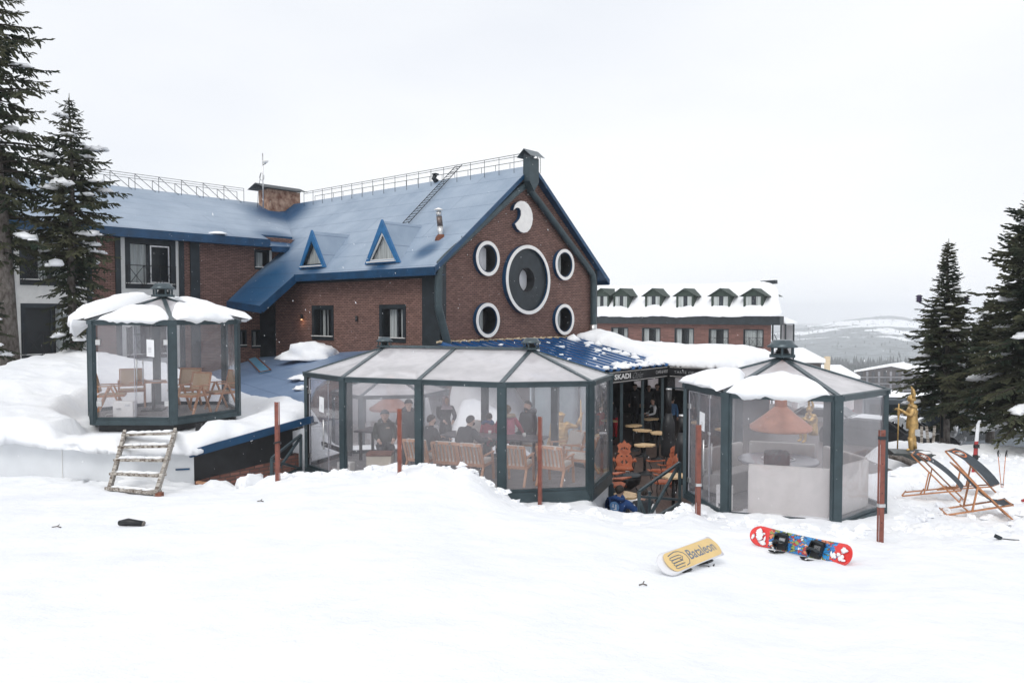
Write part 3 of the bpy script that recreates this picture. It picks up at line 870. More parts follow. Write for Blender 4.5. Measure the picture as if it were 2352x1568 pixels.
# two little wall lamps on the side wall
for (x, y, lit) in ((693, 728, True), (819, 732, False)):
    r_, z_ = rz(x, y, -.06)
    t_ = thing('wall_lamp', 'small black wall lamp glowing warm downwards on the brick' if lit else 'small black unlit wall lamp between the two brick wall windows', 'lamp', B(-.06, r_, z_), 0, 'small wall lamps')
    m = MB(); m.tube([B(-.07, r_, z_ - .1), B(-.07, r_, z_ + .12)], .05, 10); m.bar(B(-.07, r_, z_), B(.0, r_, z_), .03); m.build('shade', 'black', t_, True)
    if lit:
        mm, t2, p2 = _new('lamp_glow'); p2.inputs['Emission Color'].default_value = (1, .55, .25, 1); p2.inputs['Emission Strength'].default_value = 6
        M['glow'] = mm
        m = MB(); m.lathe([(.035, 0), (.035, .012)], B(-.07, r_, z_ - .115), 10); m.build('bulb', 'glow', t_, True)
        ld = bpy.data.lights.new('bulb_light', 'POINT'); ld.energy = 1.4; ld.color = (1, .5, .25); ld.shadow_soft_size = .03
        lo = bpy.data.objects.new('bulb_light', ld); COL.objects.link(lo); lo.parent = t_; lo.location = GD * -.14 + ZV * -.22
# ================================================================== TERRAIN
CREST = [(-3000, 1092, 17), (0, 1095, 17), (430, 1112, 16.2), (560, 1114, 15.8), (640, 1097, 15.6), (700, 1082, 15.5), (760, 1083, 15.5), (850, 1078, 15.5), (900, 1068, 15.4), (950, 1064, 15.3), (1000, 1063, 15.2),
         (1040, 1080, 15.1), (1070, 1070, 15.0), (1100, 1088, 15), (1130, 1112, 14.9), (1170, 1145, 14.8), (1240, 1160, 14.7), (1340, 1174, 14.6), (1400, 1192, 14.3), (1470, 1192, 14.2), (1540, 1178, 14.1), (1580, 1160, 14.1), (1650, 1184, 13.8), (1700, 1194, 13.4), (1800, 1205, 13.0), (1900, 1214, 12.75), (1950, 1218, 12.7), (2040, 1220, 13.2), (2200, 1215, 13.6), (6000, 1215, 13.6)]
cu_ = np.array([c[0] for c in CREST]); cz_ = np.array([ray(c[0], c[1]).z / ray(c[0], c[1]).y * c[2] for c in CREST]); cd_ = np.array([c[2] for c in CREST])
cus_ = np.arange(-2000, 4600, 60.0)
czs_ = np.array([np.mean(np.interp(u_ + np.linspace(-420, 420, 29), cu_, cz_)) for u_ in cus_])
TERR = [(1.75, 15.9), (2.35, 15.3), (3.35, 15.05), (3.75, 16.3), (4.3, 17.3), (5.5, 18.6), (8.2, 19.8), (13, 24), (13, 40), (2.6, 40), (2.6, 29.0), (0.3, 26.6), (.3, 24.0), (1.2, 21.3), (2.3, 19)]
PIT4 = [(-6.1, 23.4), (-2.2, 23.4), (-2.0, 28.1), (-6.1, 28.1)]

def poly_sd(x, y, P):
    """signed distance to polygon, negative inside"""
    d = 1e9; ins = False; n = len(P)
    for i in range(n):
        x1, y1 = P[i]; x2, y2 = P[(i + 1) % n]
        ex, ey = x2 - x1, y2 - y1
        t = max(0, min(1, ((x - x1) * ex + (y - y1) * ey) / (ex * ex + ey * ey)))
        dx, dy = x1 + ex * t - x, y1 + ey * t - y
        d = min(d, dx * dx + dy * dy)
        if (y1 > y) != (y2 > y) and x < (x2 - x1) * (y - y1) / (y2 - y1) + x1: ins = not ins
    d = math.sqrt(d)
    return -d if ins else d

RGT = ([0, 13.6, 15.5, 20, 25, 29, 31, 34, 40], [-1.65, -3.66, -3.92, -4.25, -4.53, -4.62, -5.3, -7.2, -8.0])
def h_far(x, y):
    d = math.hypot(x, y)
    return float(np.interp(d, [0, 34, 45, 90, 140, 300, 400, 700, 900, 4000], [-5.5, -7.2, -8.0, -10.0, -15, -32, -41, -56, -62, -72]))
def ground_h(x, y):
    if y < 0.3:
        return -1.65 - .15 * y * 0.3 + .02 * fbm(x * .8, y * .8)
    u = 1176 + 1764 * x / y
    zc = float(np.interp(u, cu_, cz_)); yc = float(np.interp(u, cu_, cd_))
    zs = float(np.interp(u, cus_, czs_))
    kk = smoothstep(.72, 1.0, y / yc)
    front = -1.65 + ((zs * (1 - kk) + zc * kk) + 1.65) * (y / yc)
    rg = float(np.interp(y, *RGT))
    if y <= yc:
        z = front
    else:
        # what lies behind the crest
        w_r = smoothstep(1600, 1750, u)
        lf = -3.95 - .0 * y
        back = lf * (1 - w_r) + max(rg, -99) * w_r
        if w_r > 0: back = back if y > 15.5 or u > 2040 else lf * (1 - w_r) + (-3.80) * w_r
        k = smoothstep(yc, yc + (.9 if u < 1600 else 2.2), y)
        z = zc * (1 - k) + back * k
    # snow banks behind the middle pavilion
    if y > 19 and x < 2.2:
        z += .75 * math.exp(-((x + 1.2) ** 2 / 2.6 + (y - 25.2) ** 2 / 3.2)) + .5 * math.exp(-((x - .1) ** 2 / 1.2 + (y - 23.8) ** 2 / 1.5)) + .45 * math.exp(-((x + 1.5) ** 2 / .8 + (y - 26.2) ** 2 / 2.2))
        k = smoothstep(27.3, 28.8, y) * smoothstep(1.0, -.6, x); z = z * (1 - k) + (-2.25) * k
        k = smoothstep(-5.2, -6.2, x) * smoothstep(19.5, 21.5, y); z = z * (1 - k) + (-2.75) * k
        sd = poly_sd(x, y, PIT4)
        if sd < .6: k = smoothstep(.5, -.3, sd); z = z * (1 - k) + (-5.0) * k
    # bank behind the statue
    if u > 2000: z += .40 * math.exp(-((x - 19.5) ** 2 / 9 + (y - 27.5) ** 2 / 5)) + .25 * math.exp(-((x - 15.0) ** 2 / 1.2 + (y - 20.5) ** 2 / 4))
    if x > 12: z += .30 * math.exp(-((x - 23) ** 2 / 6 + (y - 27) ** 2 / 4))
    sd = poly_sd(x, y, TERR)
    if sd < 1.2:
        k = smoothstep(.15, -.25, sd) if y < 17.5 else smoothstep(.6, -.4, sd)
        z = z * (1 - k) + (-5.55) * k
    k = smoothstep(30.5, 34, math.hypot(x, y))
    z = z * (1 - k) + h_far(x, y) * k
    # surface texture: soft hummocks, trampled on the right and near the crest
    trample = smoothstep(1990, 2120, u) * smoothstep(9, 14, y) * .9 + .55 * smoothstep(yc - 2.6, yc - .3, y) * smoothstep(yc + 1.5, yc, y)
    z += .035 * fbm(x * .55, y * .55, 1.7) + (.022 + .06 * trample) * fbm(x * 1.9, y * 1.9, 4.2)
    z += (.010 + .06 * trample) * max(-.3, fbm(x * 5.1, y * 5.1, 9.1, 3))
    ed = smoothstep(yc - .7, yc - .1, y) * smoothstep(yc + .6, yc, y) * smoothstep(2060, 1980, u)
    z += ed * .13 * (fbm(x * 2.3, 3.1, 2.2, 3) + .25 * abs(fbm(x * 7, 1.1, 5.0, 2)))
    return z

def grid_ground(xs, ys, name, hf, mat):
    nx, ny = len(xs), len(ys)
    vs = [(x, y, hf(x, y)) for y in ys for x in xs]
    fs = [(j * nx + i, j * nx + i + 1, (j + 1) * nx + i + 1, (j + 1) * nx + i) for j in range(ny - 1) for i in range(nx - 1)]
    me = bpy.data.meshes.new(name); me.from_pydata(vs, [], fs); me.materials.append(M[mat])
    me.polygons.foreach_set('use_smooth', [True] * len(fs)); me.update()
    o = bpy.data.objects.new(name, me); COL.objects.link(o); return tag(o, kind='structure')
xs = list(np.concatenate([np.arange(-24, -12, .3), np.arange(-12, 18.0, .085), np.arange(18.0, 30, .2)]))
ys = list(np.concatenate([np.arange(-6, 2, .4), np.arange(2, 10, .14), np.arange(10, 18.5, .085), np.arange(18.5, 30, .2), np.arange(30, 36.1, .5)]))
grid_ground(xs, ys, 'snow_ground', ground_h, 'snow_ground')
# far valley floor, one sheet to the horizon
def far_sheet():
    ds = [30, 33, 36, 40, 50, 65, 90, 120, 140, 200, 300, 500, 700, 900, 1500, 4000]
    vs = []; fs = []; nA = 60
    for d in ds:
        for k in range(nA + 1):
            a = R(-80 + 160 * k / nA); x, y = d * math.sin(a), d * math.cos(a)
            vs.append((x, y, h_far(x, y) - .04 - (.6 if d < 36 else 0)))
    for j in range(len(ds) - 1):
        for i in range(nA): fs.append((j * (nA + 1) + i, j * (nA + 1) + i + 1, (j + 1) * (nA + 1) + i + 1, (j + 1) * (nA + 1) + i))
    me = bpy.data.meshes.new('valley_ground'); me.from_pydata(vs, [], fs); me.materials.append(M['snow'])
    o = bpy.data.objects.new('valley_ground', me); COL.objects.link(o); tag(o, kind='structure')
far_sheet()
# mountain across the valley
M['hill'], t_, p_ = _new('wooded_hill')
g_ = N(t_, 'ShaderNodeNewGeometry'); mpn = N(t_, 'ShaderNodeMapping'); mpn.inputs['Scale'].default_value = (.004, .0016, .012)
t_.links.new(g_.outputs['Position'], mpn.inputs[0])
n1 = N(t_, 'ShaderNodeTexNoise', Scale=1.0, Detail=7.0, Roughness=0.6); t_.links.new(mpn.outputs[0], n1.inputs['Vector'])
rp = N(t_, 'ShaderNodeValToRGB'); rp.color_ramp.elements[0].position = .555; rp.color_ramp.elements[0].color = (0, 0, 0, 1); rp.color_ramp.elements[1].position = .57; rp.color_ramp.elements[1].color = (1, 1, 1, 1)
t_.links.new(n1.outputs['Fac'], rp.inputs[0])
n2 = N(t_, 'ShaderNodeTexNoise', Scale=.05, Detail=6.0, Roughness=0.8); t_.links.new(g_.outputs['Position'], n2.inputs['Vector'])
r2 = N(t_, 'ShaderNodeValToRGB'); r2.color_ramp.elements[0].position = .35; r2.color_ramp.elements[0].color = (.035, .05, .05, 1); r2.color_ramp.elements[1].position = .68; r2.color_ramp.elements[1].color = (.30, .33, .35, 1)
t_.links.new(n2.outputs['Fac'], r2.inputs[0])
mxn = N(t_, 'ShaderNodeMixRGB'); t_.links.new(rp.outputs[0], mxn.inputs[0]); t_.links.new(r2.outputs[0], mxn.inputs[1]); mxn.inputs[2].default_value = (.85, .87, .9, 1)
t_.links.new(mxn.outputs[0], p_.inputs['Base Color']); p_.inputs['Roughness'].default_value = .9
def hill(name, prof, d0, d1, z0):
    us = [p[0] for p in prof]; ysv = [p[1] for p in prof]
    nu, nd = 120, 26; vs = []; fs = []
    for j in range(nd + 1):
        t = j / nd; d = d0 + (d1 - d0) * t
        for i in range(nu + 1):
            u = us[0] + (us[-1] - us[0]) * i / nu
            yr = float(np.interp(u, us, ysv)); zr = ray(u, yr).z / ray(u, yr).y * d1
            x = (u - 1176) / 1764 * d
            z = z0 + (zr - z0) * (t ** .85)
            z += 22 * t * (1 - t) * fbm(x * .004, d * .004, 1.0) + 2.5 * fbm(x * .03, d * .03, 2)
            vs.append((x, d, z))
    for i in range(nu + 1):   # far side falls away
        x, d, z = vs[nd * (nu + 1) + i]; vs.append((x * 1.2, d * 1.2, z0))
    for j in range(nd + 1):
        for i in range(nu): fs.append((j * (nu + 1) + i, j * (nu + 1) + i + 1, (j + 1) * (nu + 1) + i + 1, (j + 1) * (nu + 1) + i))
    me = bpy.data.meshes.new(name); me.from_pydata(vs, [], fs); me.materials.append(M['hill']); me.polygons.foreach_set('use_smooth', [True] * len(fs))
    o = bpy.data.objects.new(name, me); COL.objects.link(o); tag(o, kind='structure')
    return vs, nu
hv, hnu = hill('hills', [(1100, 790), (1500, 780), (1700, 770), (1810, 758), (1870, 748), (1930, 736), (2000, 728), (2040, 725), (2100, 729), (2200, 742), (2350, 750), (2700, 745), (3400, 760)], 900, 2300, -60)
hill('hills', [(1000, 770), (1500, 756), (1760, 748), (1840, 744), (1900, 750), (2100, 760), (2600, 750), (3600, 770)], 2900, 3900, -62)
M['conifer_far'] = pm('far_conifers', (.018, .028, .024), .9, 0, .4, .02, 0)
def forest():
    rnd = random.Random(3); mb = MB()
    def cone(x, y, z, h):
        r = h * rnd.uniform(.14, .2); n = 4; a0 = rnd.random() * 6
        ids = [mb.vert((x + r * math.cos(a0 + 6.283 * k / n), y + r * math.sin(a0 + 6.283 * k / n), z)) for k in range(n)]; t = mb.vert((x, y, z + h))
        for k in range(n): mb.face([ids[k], ids[(k + 1) % n], t])
    for k in range(4200):
        d = rnd.uniform(560, 900); u = rnd.uniform(1500, 2900); x = (u - 1176) / 1764 * d
        cone(x, d, h_far(x, d) - 1, rnd.uniform(9, 16))
    for k in range(1500):
        i = rnd.randrange(len(hv)); x, y, z = hv[i]
        if z < -59: continue
        cone(x + rnd.uniform(-15, 15), y + rnd.uniform(-25, 25), z - 3, rnd.uniform(5, 9))
    o = mb.build('forest', 'conifer_far', uv=False); tag(o, 'dark conifer forest covering the valley floor below the hill', 'forest', kind='stuff')
forest()

# ================================================================== OUTBUILDING UNDER THE LEFT PAVILION
C0 = V((-6.88, 16.5, 0))
TOPZ = -3.02
out = thing('outbuilding', 'low outbuilding with white panel front, black side wall and blue roof edge under thick snow', 'building', (C0.x - 3, C0.y + 2, -4.2))
Cs = C0 + GD * 2.45           # far end of the dark side
m = MB(); m.prism([(-14, 16.62, -4.6), (C0.x, 16.5, -4.6), (C0.x, 16.5, TOPZ - .02), (-14, 16.62, -2.38)], V((0, .12, 0)))
m.build('front_panel', 'panel', out, True)
m = MB()
for x in (-11.9, -9.75, -7.75): m.box((x, 16.545, -3.6), (.012, .02, 1.4))
m.build('panel_joint', 'render', out, True)
m = MB(); m.box((-7.12, 16.49, -3.36), (.30, .02, .035), Matrix.Rotation(R(-3), 3, 'Y')); m.build('paint_mark', 'blue', out, True)
zt0, zt1 = -3.06, -2.70
m = MB(); m.prism([C0 + V((.01, 0, -3.62)), Cs + V((.01, 0, -3.42)), Cs + V((.01, 0, zt1)), C0 + V((.01, 0, zt0))], V((-.12, .08, 0)))
m.build('side_wall', 'black', out, True)
m = MB(); m.prism([C0 + V((.0, .03, -5.3)), Cs + V((.12, .12, -5.3)), Cs + V((.12, .12, -3.38)), C0 + V((0, .03, -3.55))], V((-.12, .1, 0)))
M['brick_u'] = brick_mat('brick_old', (0.13, 0.05, 0.038), (0.20, 0.09, 0.07), (0.08, 0.06, 0.055), .24, .085, .014)
m.build('brick_base', 'brick_u', out, True)
m = MB(); m.bar(C0 + V((-.05, -.10, zt0 + .05)), Cs + V((.42, .32, zt1 + .13)), .06, .17); m.build('roof_edge', 'blue', out, True)
m = MB(); m.prism([(-14, 16.6, -2.70), (-10.8, 16.6, -2.98), C0 + V((0, .04, zt0 - .1)), Cs + V((.1, .1, zt1 - .1)), (-5.2, 20.5, -2.95), (-14, 25, -2.9)], ZV * .05); m.build('roof', 'black', out, True)
m = MB(); m.bar(V((C0.x + .1, C0.y - .1, -3.62)), V((C0.x + 1.7, C0.y - .25, -3.83)), .1, .05); m.build('plank', 'wood', out, True)

# the deep snow lying on it
SPOL = [(-15, 16.30), (-8.0, 16.30), (-6.80, 16.38), (-6.55, 16.9), (-5.25, 18.55), (-5.05, 19.6), (-5.6, 21.0), (-7.3, 22.2), (-9, 23.4), (-11, 25.0), (-15, 26)]
def snow_roof_h(x, y):
    base = max(-3.06, min(-2.66 - .16 * smoothstep(-10.6, -9.8, x) * smoothstep(21, 18.5, y) if x > -11 else -2.66 - .06 * (x + 11), -2.64 - .088 * (x + 11) + .18 * min(2.2, y - 16.5)))
    th = .40 + .10 * max(0, y - 19) + .055 * max(0, -x - 10) * smoothstep(16.5, 20, y) * 1.2
    if x > -7.2: th *= .70
    if -9.9 < x < -7.4 and y < 18.3: th *= .35 + .0 * y     # trodden path to the stairs
    th += .12 * fbm(x * .8, y * .8, 3) + .035 * fbm(x * 4, y * 4, 1)
    dh = math.hypot(x + 8.85, y - 19.5)
    lim = -2.70 + .9 * max(0, dh - 1.95)
    if x > -8.5: lim = -2.72 + .45 * max(0, dh - 2.0)
    if y < 18.4 and -10 < x < -7: lim = min(lim, -2.78 + .5 * max(0, 17.2 - y))
    th = min(th, lim - base)
    return base, th
def snow_slab(name, pol, hf, label, step=.09, edge=.35, mat='snow_soft', drop=.12):
    x0 = min(p[0] for p in pol); x1 = max(p[0] for p in pol); y0 = min(p[1] for p in pol); y1 = max(p[1] for p in pol)
    nx = int((x1 - x0) / step) + 3; ny = int((y1 - y0) / step) + 3
    mb = MB(); mb.smooth = True; ids = {}
    for j in range(ny):
        for i in range(nx):
            x = x0 - step + i * step; y = y0 - step + j * step
            def SD(px_, py_): return poly_sd(px_, py_, pol) + .10 * fbm(px_ * 1.6, py_ * 1.6, 8) + .03 * fbm(px_ * 5, py_ * 5, 8)
            sd = SD(x, y)
            if sd < step * 1.1:
                if sd > 0:
                    e_ = .02; gx_ = (SD(x + e_, y) - sd) / e_; gy_ = (SD(x, y + e_) - sd) / e_; gl = max(.3, gx_ * gx_ + gy_ * gy_)
                    x -= gx_ * sd / gl; y -= gy_ * sd / gl; sd = 0
                b, th = hf(x, y)
                k = min(1, max(0, -sd) / edge); prof = math.sqrt(max(0, 1 - (1 - k) ** 2))
                top = b + max(.03, th) * (.15 + .85 * prof)
                bot = b - (drop if x < -7.5 else drop * .2) * (1 - min(1, max(0, -sd) / (edge * .8))) * (.6 + .8 * abs(fbm(x * .9, y * .9, 5)))
                ids[(i, j)] = (mb.vert((x, y, top)), mb.vert((x, y, min(bot, top - .02))))
    for (i, j), (a, b) in list(ids.items()):
        q = [(i, j), (i + 1, j), (i + 1, j + 1), (i, j + 1)]
        if all(k in ids for k in q):
            mb.face([ids[k][0] for k in q]); mb.face([ids[k][1] for k in q][::-1])
    # close the rim
    cells = {(i, j) for (i, j) in ids if all(k in ids for k in ((i, j), (i + 1, j), (i + 1, j + 1), (i, j + 1)))}
    for (i, j) in cells:
        for (di, dj, a, b) in ((-1, 0, (i, j + 1), (i, j)), (1, 0, (i + 1, j), (i + 1, j + 1)), (0, -1, (i, j), (i + 1, j)), (0, 1, (i + 1, j + 1), (i, j + 1))):
            if (i + di, j + dj) not in cells: mb.face([ids[a][0], ids[a][1], ids[b][1], ids[b][0]])
    o = mb.build(name, mat, uv=False)
    tag(o, label, 'snow'); return o
snow_slab('roof_snow', SPOL, snow_roof_h, 'thick snow blanket on the flat outbuilding roof around the left pavilion', .11, .45)

# ---- low blue annex roof behind
ax1, ax2 = B(0, 3.2, -1.42), B(0, 12, -2.02)
ax3 = at(700, 948, 20.8); ax4 = at(60, 822, 33); ax5 = at(150, 905, 23.5)
ann = thing('annex', 'low annex with pale frosted blue sloping roof in front of the brick hotel', 'building', (-8, 27, -5))
A_ = np.array([[p.x, p.y, 1] for p in (ax1, ax3, ax2)]); sol = np.linalg.solve(A_, np.array([ax1.z, ax3.z, ax2.z]))
def axz(x, y): return sol[0] * x + sol[1] * y + sol[2]
pol_ = [tuple(B(-12, 11.93, 0).xy), (-17.5, 22.5), (ax3.x - 2.2, ax3.y - .3), (ax3.x, ax3.y), (-6.25, 24.4), (-6.1, 28.2), (ax1.x + .2, ax1.y - .05), (ax2.x, ax2.y - .05)]
M['roof2'] = roof_mat('frosted_blue_annex_roof', [(ax1.x - .3, ax1.y - 1.2, ax1.z, 2.2)], (0.19, 0.27, 0.41))
m = MB(); a = [m.vert((x, y, axz(x, y))) for x, y in pol_]; b = [m.vert((x, y, axz(x, y) - .1)) for x, y in pol_]
m.face(a if True else a); m.m = 1
for k in range(len(a)): m.face([a[k], b[k], b[(k + 1) % len(a)], a[(k + 1) % len(a)]])
m.build('roof', ['roof2', 'blue'], ann, True)
m = MB(); h1 = onpl(566, 826, V((0, 0, sol[2])), V((-sol[0], -sol[1], 1))); h2 = onpl(597, 859, V((0, 0, sol[2])), V((-sol[0], -sol[1], 1)))
d_ = (h2 - h1); s_ = V((1, 0.1, sol[0])).normalized() * .42
m.prism([h1 + ZV * .03, h2 + ZV * .03, h2 + s_ + ZV * .03, h1 + s_ + ZV * .03], ZV * .05)
M['hatch_blue'] = pm('pale_blue_paint', (.10, .26, .40), .4, 0, .15, 3, .05)
hb = m.build('hatch', 'hatch_blue', ann, True)
m = MB()
for p, q in ((h1, h2), (h2, h2 + s_), (h1 + s_, h2 + s_)): m.bar(p + ZV * .09, q + ZV * .09, .05, .03)
m.build('frame', 'rust', hb, True)
m = MB(); m.prism([(-6.3, 24.4, -6), (-6.2, 28.2, -6), (-6.2, 28.2, axz(-6.2, 28.2) - .1), (-6.3, 24.4, axz(-6.3, 24.4) - .1)], V((-.15, 0, 0)))
m.build('wall', 'brick_u', ann, True)
# snow on the annex roof
def heap(name, px, py, pd, rx, ry, rz_, seed, label, mat='snow_soft', n=26):
    c = onpl(px, py, V((0, 0, sol[2])), V((-sol[0], -sol[1], 1))); m = MB(); lump(m, c, rx, ry, rz_, seed, n, .12, True, .45, 2.2)
    return tag(m.build(name, mat, uv=False), label, 'snow')
heap('snow_heap', 716, 824, 29.5, 1.2, .8, .66, 2.2, 'pointed heap of snow on the low blue roof below the brick wall')
heap('snow_patch', 696, 868, 24.5, .42, .8, .10, 5.2, 'flat snow patch on the right edge of the low blue roof')
heap('snow_patch', 694, 892, 22.0, .25, .4, .10, 7.7, 'small snow patch low on the blue roof beside the middle pavilion')

# ================================================================== PAVILIONS
def pavilion(label, ring, apex_of, zbase, zeave, zapex, ridge, walls, door, roofs=None, beamh=.10, base_h=.12, posts=None, deck='deck', group='glazed pavilions', vent_at=None, film_w='film', seams=()):
    """ring: list of eave vertices (XY); apex_of: for each vertex its apex XY; walls: set of side indices that carry a film panel"""
    n = len(ring)
    cx = sum(p[0] for p in ring) / n; cy = sum(p[1] for p in ring) / n
    t = thing('pavilion', label, 'pavilion', (cx, cy, zbase), 0, group)
    P = [V((x, y, 0)) for x, y in ring]
    # base beams / deck
    for k in range(n):
        a, b = P[k], P[(k + 1) % n]; d = (b - a).normalized()
        m = MB(); m.bar(a + ZV * (zbase + base_h / 2), b + ZV * (zbase + base_h / 2), .13, base_h)
        m.bar(a + ZV * (zbase + base_h + .03), b + ZV * (zbase + base_h + .03), .07, .06); m.build('sill_beam', 'frame', t, True)
        m = MB(); nrm = V((d.y, -d.x, 0))
        m.bar(a + ZV * zeave + nrm * .0, b + ZV * zeave, .12, beamh); m.bar(a + ZV * (zeave + .055) + nrm * .05, b + ZV * (zeave + .055) + nrm * .05, .10, .025); m.build('eave_beam', 'frame', t, True)
    m = MB(); m.prism([p + ZV * (zbase + .02) for p in P], ZV * .08); m.build('deck', deck, t, True)
    for k in range(n):
        p = P[k]; a = P[k - 1]; b = P[(k + 1) % n]
        ang = math.atan2((b - a).y, (b - a).x)
        if posts and k not in posts: continue
        m = MB(); rot = Matrix.Rotation(ang, 3, 'Z')
        m.box(p + ZV * ((zbase + zeave) / 2), (.15, .10, zeave - zbase), rot)
        for s_ in (-1, 1): m.box(p + rot @ V((s_ * .085, .0, 0)) + ZV * ((zbase + zeave) / 2), (.03, .07, zeave - zbase - .1), rot)
        for zz in np.arange(zbase + .3, zeave - .1, .38): m.box(p + rot @ V((.03, -.052, 0)) + ZV * zz, (.012, .006, .012), rot)
        m.build('post', 'frame', t, True)
        ap = V((apex_of[k][0], apex_of[k][1], 0)); q0 = p + ZV * (zeave + .06); q1 = ap + ZV * zapex
        dd = (q1 - q0); e = q0 - dd.normalized() * .06
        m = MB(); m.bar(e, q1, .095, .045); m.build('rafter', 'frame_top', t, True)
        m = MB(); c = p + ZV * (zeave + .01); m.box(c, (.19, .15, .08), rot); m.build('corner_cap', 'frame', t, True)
    for r_ in ridge:
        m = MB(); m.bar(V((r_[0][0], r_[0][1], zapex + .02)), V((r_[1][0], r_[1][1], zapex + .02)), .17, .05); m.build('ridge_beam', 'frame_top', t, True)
    # film walls
    for k in range(n):
        if k not in walls: continue
        a, b = P[k], P[(k + 1) % n]; d = (b - a); L = d.length; d = d.normalized(); nr = V((d.y, -d.x, 0))
        z0 = zbase + base_h + .05; z1 = zeave - beamh / 2 + .01
        fm = walls[k]
        def fn(s_, t_, a=a, d=d, L=L, nr=nr):
            bow = .012 * math.sin(s_ * 9 + a.x) * math.sin(t_ * 5 + a.y)
            return a + d * (.09 + (L - .18) * s_) + ZV * (z0 + (z1 - z0) * t_) + nr * (.02 + bow)
        m = MB(); m.sheet(fn, 10, 8); pn = m.build('wall_panel', fm, t, True)
    # roof film
    for k in range(n):
        a, b = P[k], P[(k + 1) % n]
        a1 = V((*apex_of[k], 0)); b1 = V((*apex_of[(k + 1) % n], 0))
        m = MB()
        def fn(s_, t_, a=a, b=b, a1=a1, b1=b1):
            lo = a.lerp(b, s_) + ZV * (zeave + .06); hi = a1.lerp(b1, s_) + ZV * (zapex - .01)
            q = lo.lerp(hi, t_); sag = -.02 * math.sin(math.pi * s_) * math.sin(math.pi * t_)
            return q + ZV * sag
        m.sheet(fn, 6, 6); m.build('roof_panel', 'film_roof', t, True)
    for (vx, vy, s_) in (vent_at or [(*apex_of[0], .78)]):
        c = V((vx, vy, zapex))
        m = MB(); m.lathe([(.36 * s_, 0), (.36 * s_, .07 * s_)], c, 6, False, R(10)); m.lathe([(.20 * s_, .07 * s_), (.20 * s_, .1 * s_)], c, 16)
        v_ = m.build('vent', 'frame', t, True)
        for k in range(6):
            m = MB(); a = R(60 * k + 10); q = c + V((.28 * s_ * math.cos(a), .28 * s_ * math.sin(a), 0)); m.box(q + ZV * .15 * s_, (.05 * s_, .05 * s_, .18 * s_), Matrix.Rotation(a, 3, 'Z')); m.build('strut', 'frame', v_, True)
        m = MB(); m.lathe([(.10 * s_, .07 * s_), (.17 * s_, .12 * s_), (.12 * s_, .22 * s_), (.19 * s_, .25 * s_)], c, 16); m.build('fan', 'black', v_, True)
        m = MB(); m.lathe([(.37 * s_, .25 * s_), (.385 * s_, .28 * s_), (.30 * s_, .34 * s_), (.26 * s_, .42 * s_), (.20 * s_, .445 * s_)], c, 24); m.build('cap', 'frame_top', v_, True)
    return t
def hexring(cx, cy, r, a0):
    return [(cx + r * math.cos(R(a0 + 60 * k)), cy + r * math.sin(R(a0 + 60 * k))) for k in range(6)]
LZ0, LZ1, LZA = -2.60, -.22, .42
LP = hexring(-8.85, 19.5, 1.87, -120)       # 0:front-left 1:front-right 2:right 3:back-right 4:back-left 5:left
pav_l = pavilion('small hexagonal glazed pavilion on the snowy outbuilding roof, its roof half covered in snow', LP, [(-8.85, 19.5)] * 6, LZ0, LZ1, LZA, [], {1: 'film', 2: 'film', 3: 'film', 4: 'film', 5: 'film'}, 0)
RZ0, RZ1, RZA = -3.84, -1.50, -.87
RP = hexring(5.40, 15.32, 1.88, -140)       # 0:P1 1:P2 2:P3 3 4 5:P0
pav_r = pavilion('hexagonal glazed pavilion at right with curved sofa and copper hood inside', RP, [(5.40, 15.32)] * 6, RZ0, RZ1, RZA, [], {0: 'film_milky', 1: 'film_milky', 2: 'film', 3: 'film', 4: 'film'}, 5)
# the long one
MU = V((math.cos(R(-20)), math.sin(R(-20)), 0)); MN = V((-MU.y, MU.x, 0)); MR = 1.9
PLa = V((-3.17, 19.1, 0)); PRa = V((.44, 17.72, 0))
PMa = (PLa + PRa) / 2
def fan(c, sgn, angs): return [c + MR * (-MN * math.cos(R(a)) + MU * (sgn * math.sin(R(a)))) for a in angs]
ringM = [PLa - MN * MR, PMa - MN * MR, PRa - MN * MR] + fan(PRa, 1, (60, 120)) + [PRa + MN * MR, PMa + MN * MR, PLa + MN * MR] + fan(PLa, -1, (120, 60))
apM = [PLa, PMa, PRa, PRa, PRa, PRa, PMa, PLa, PLa, PLa]
MZ0, MZ1, MZA = -3.86, -1.49, -.83
wm = {k: 'film_milky' for k in range(0, 9)}; wm[3] = 'film'
pav_m = pavilion('long glazed pavilion with ten sides in the middle, people dining inside', [(p.x, p.y) for p in ringM], [(p.x, p.y) for p in apM], MZ0, MZ1, MZA, [((PLa.x, PLa.y), (PRa.x, PRa.y))], wm, 9, vent_at=[(PLa.x, PLa.y, .55), (PRa.x, PRa.y, .6)], group='glazed pavilions')
P4 = hexring(-4.1, 25.9, 1.9, -110)
pav_b = pavilion('hexagonal glazed pavilion down on the lower level, seen through the long middle one', P4, [(-4.15, 26.2)] * 6, -4.95, -2.65, -2.0, [], {k: 'film' for k in range(6)}, 0)
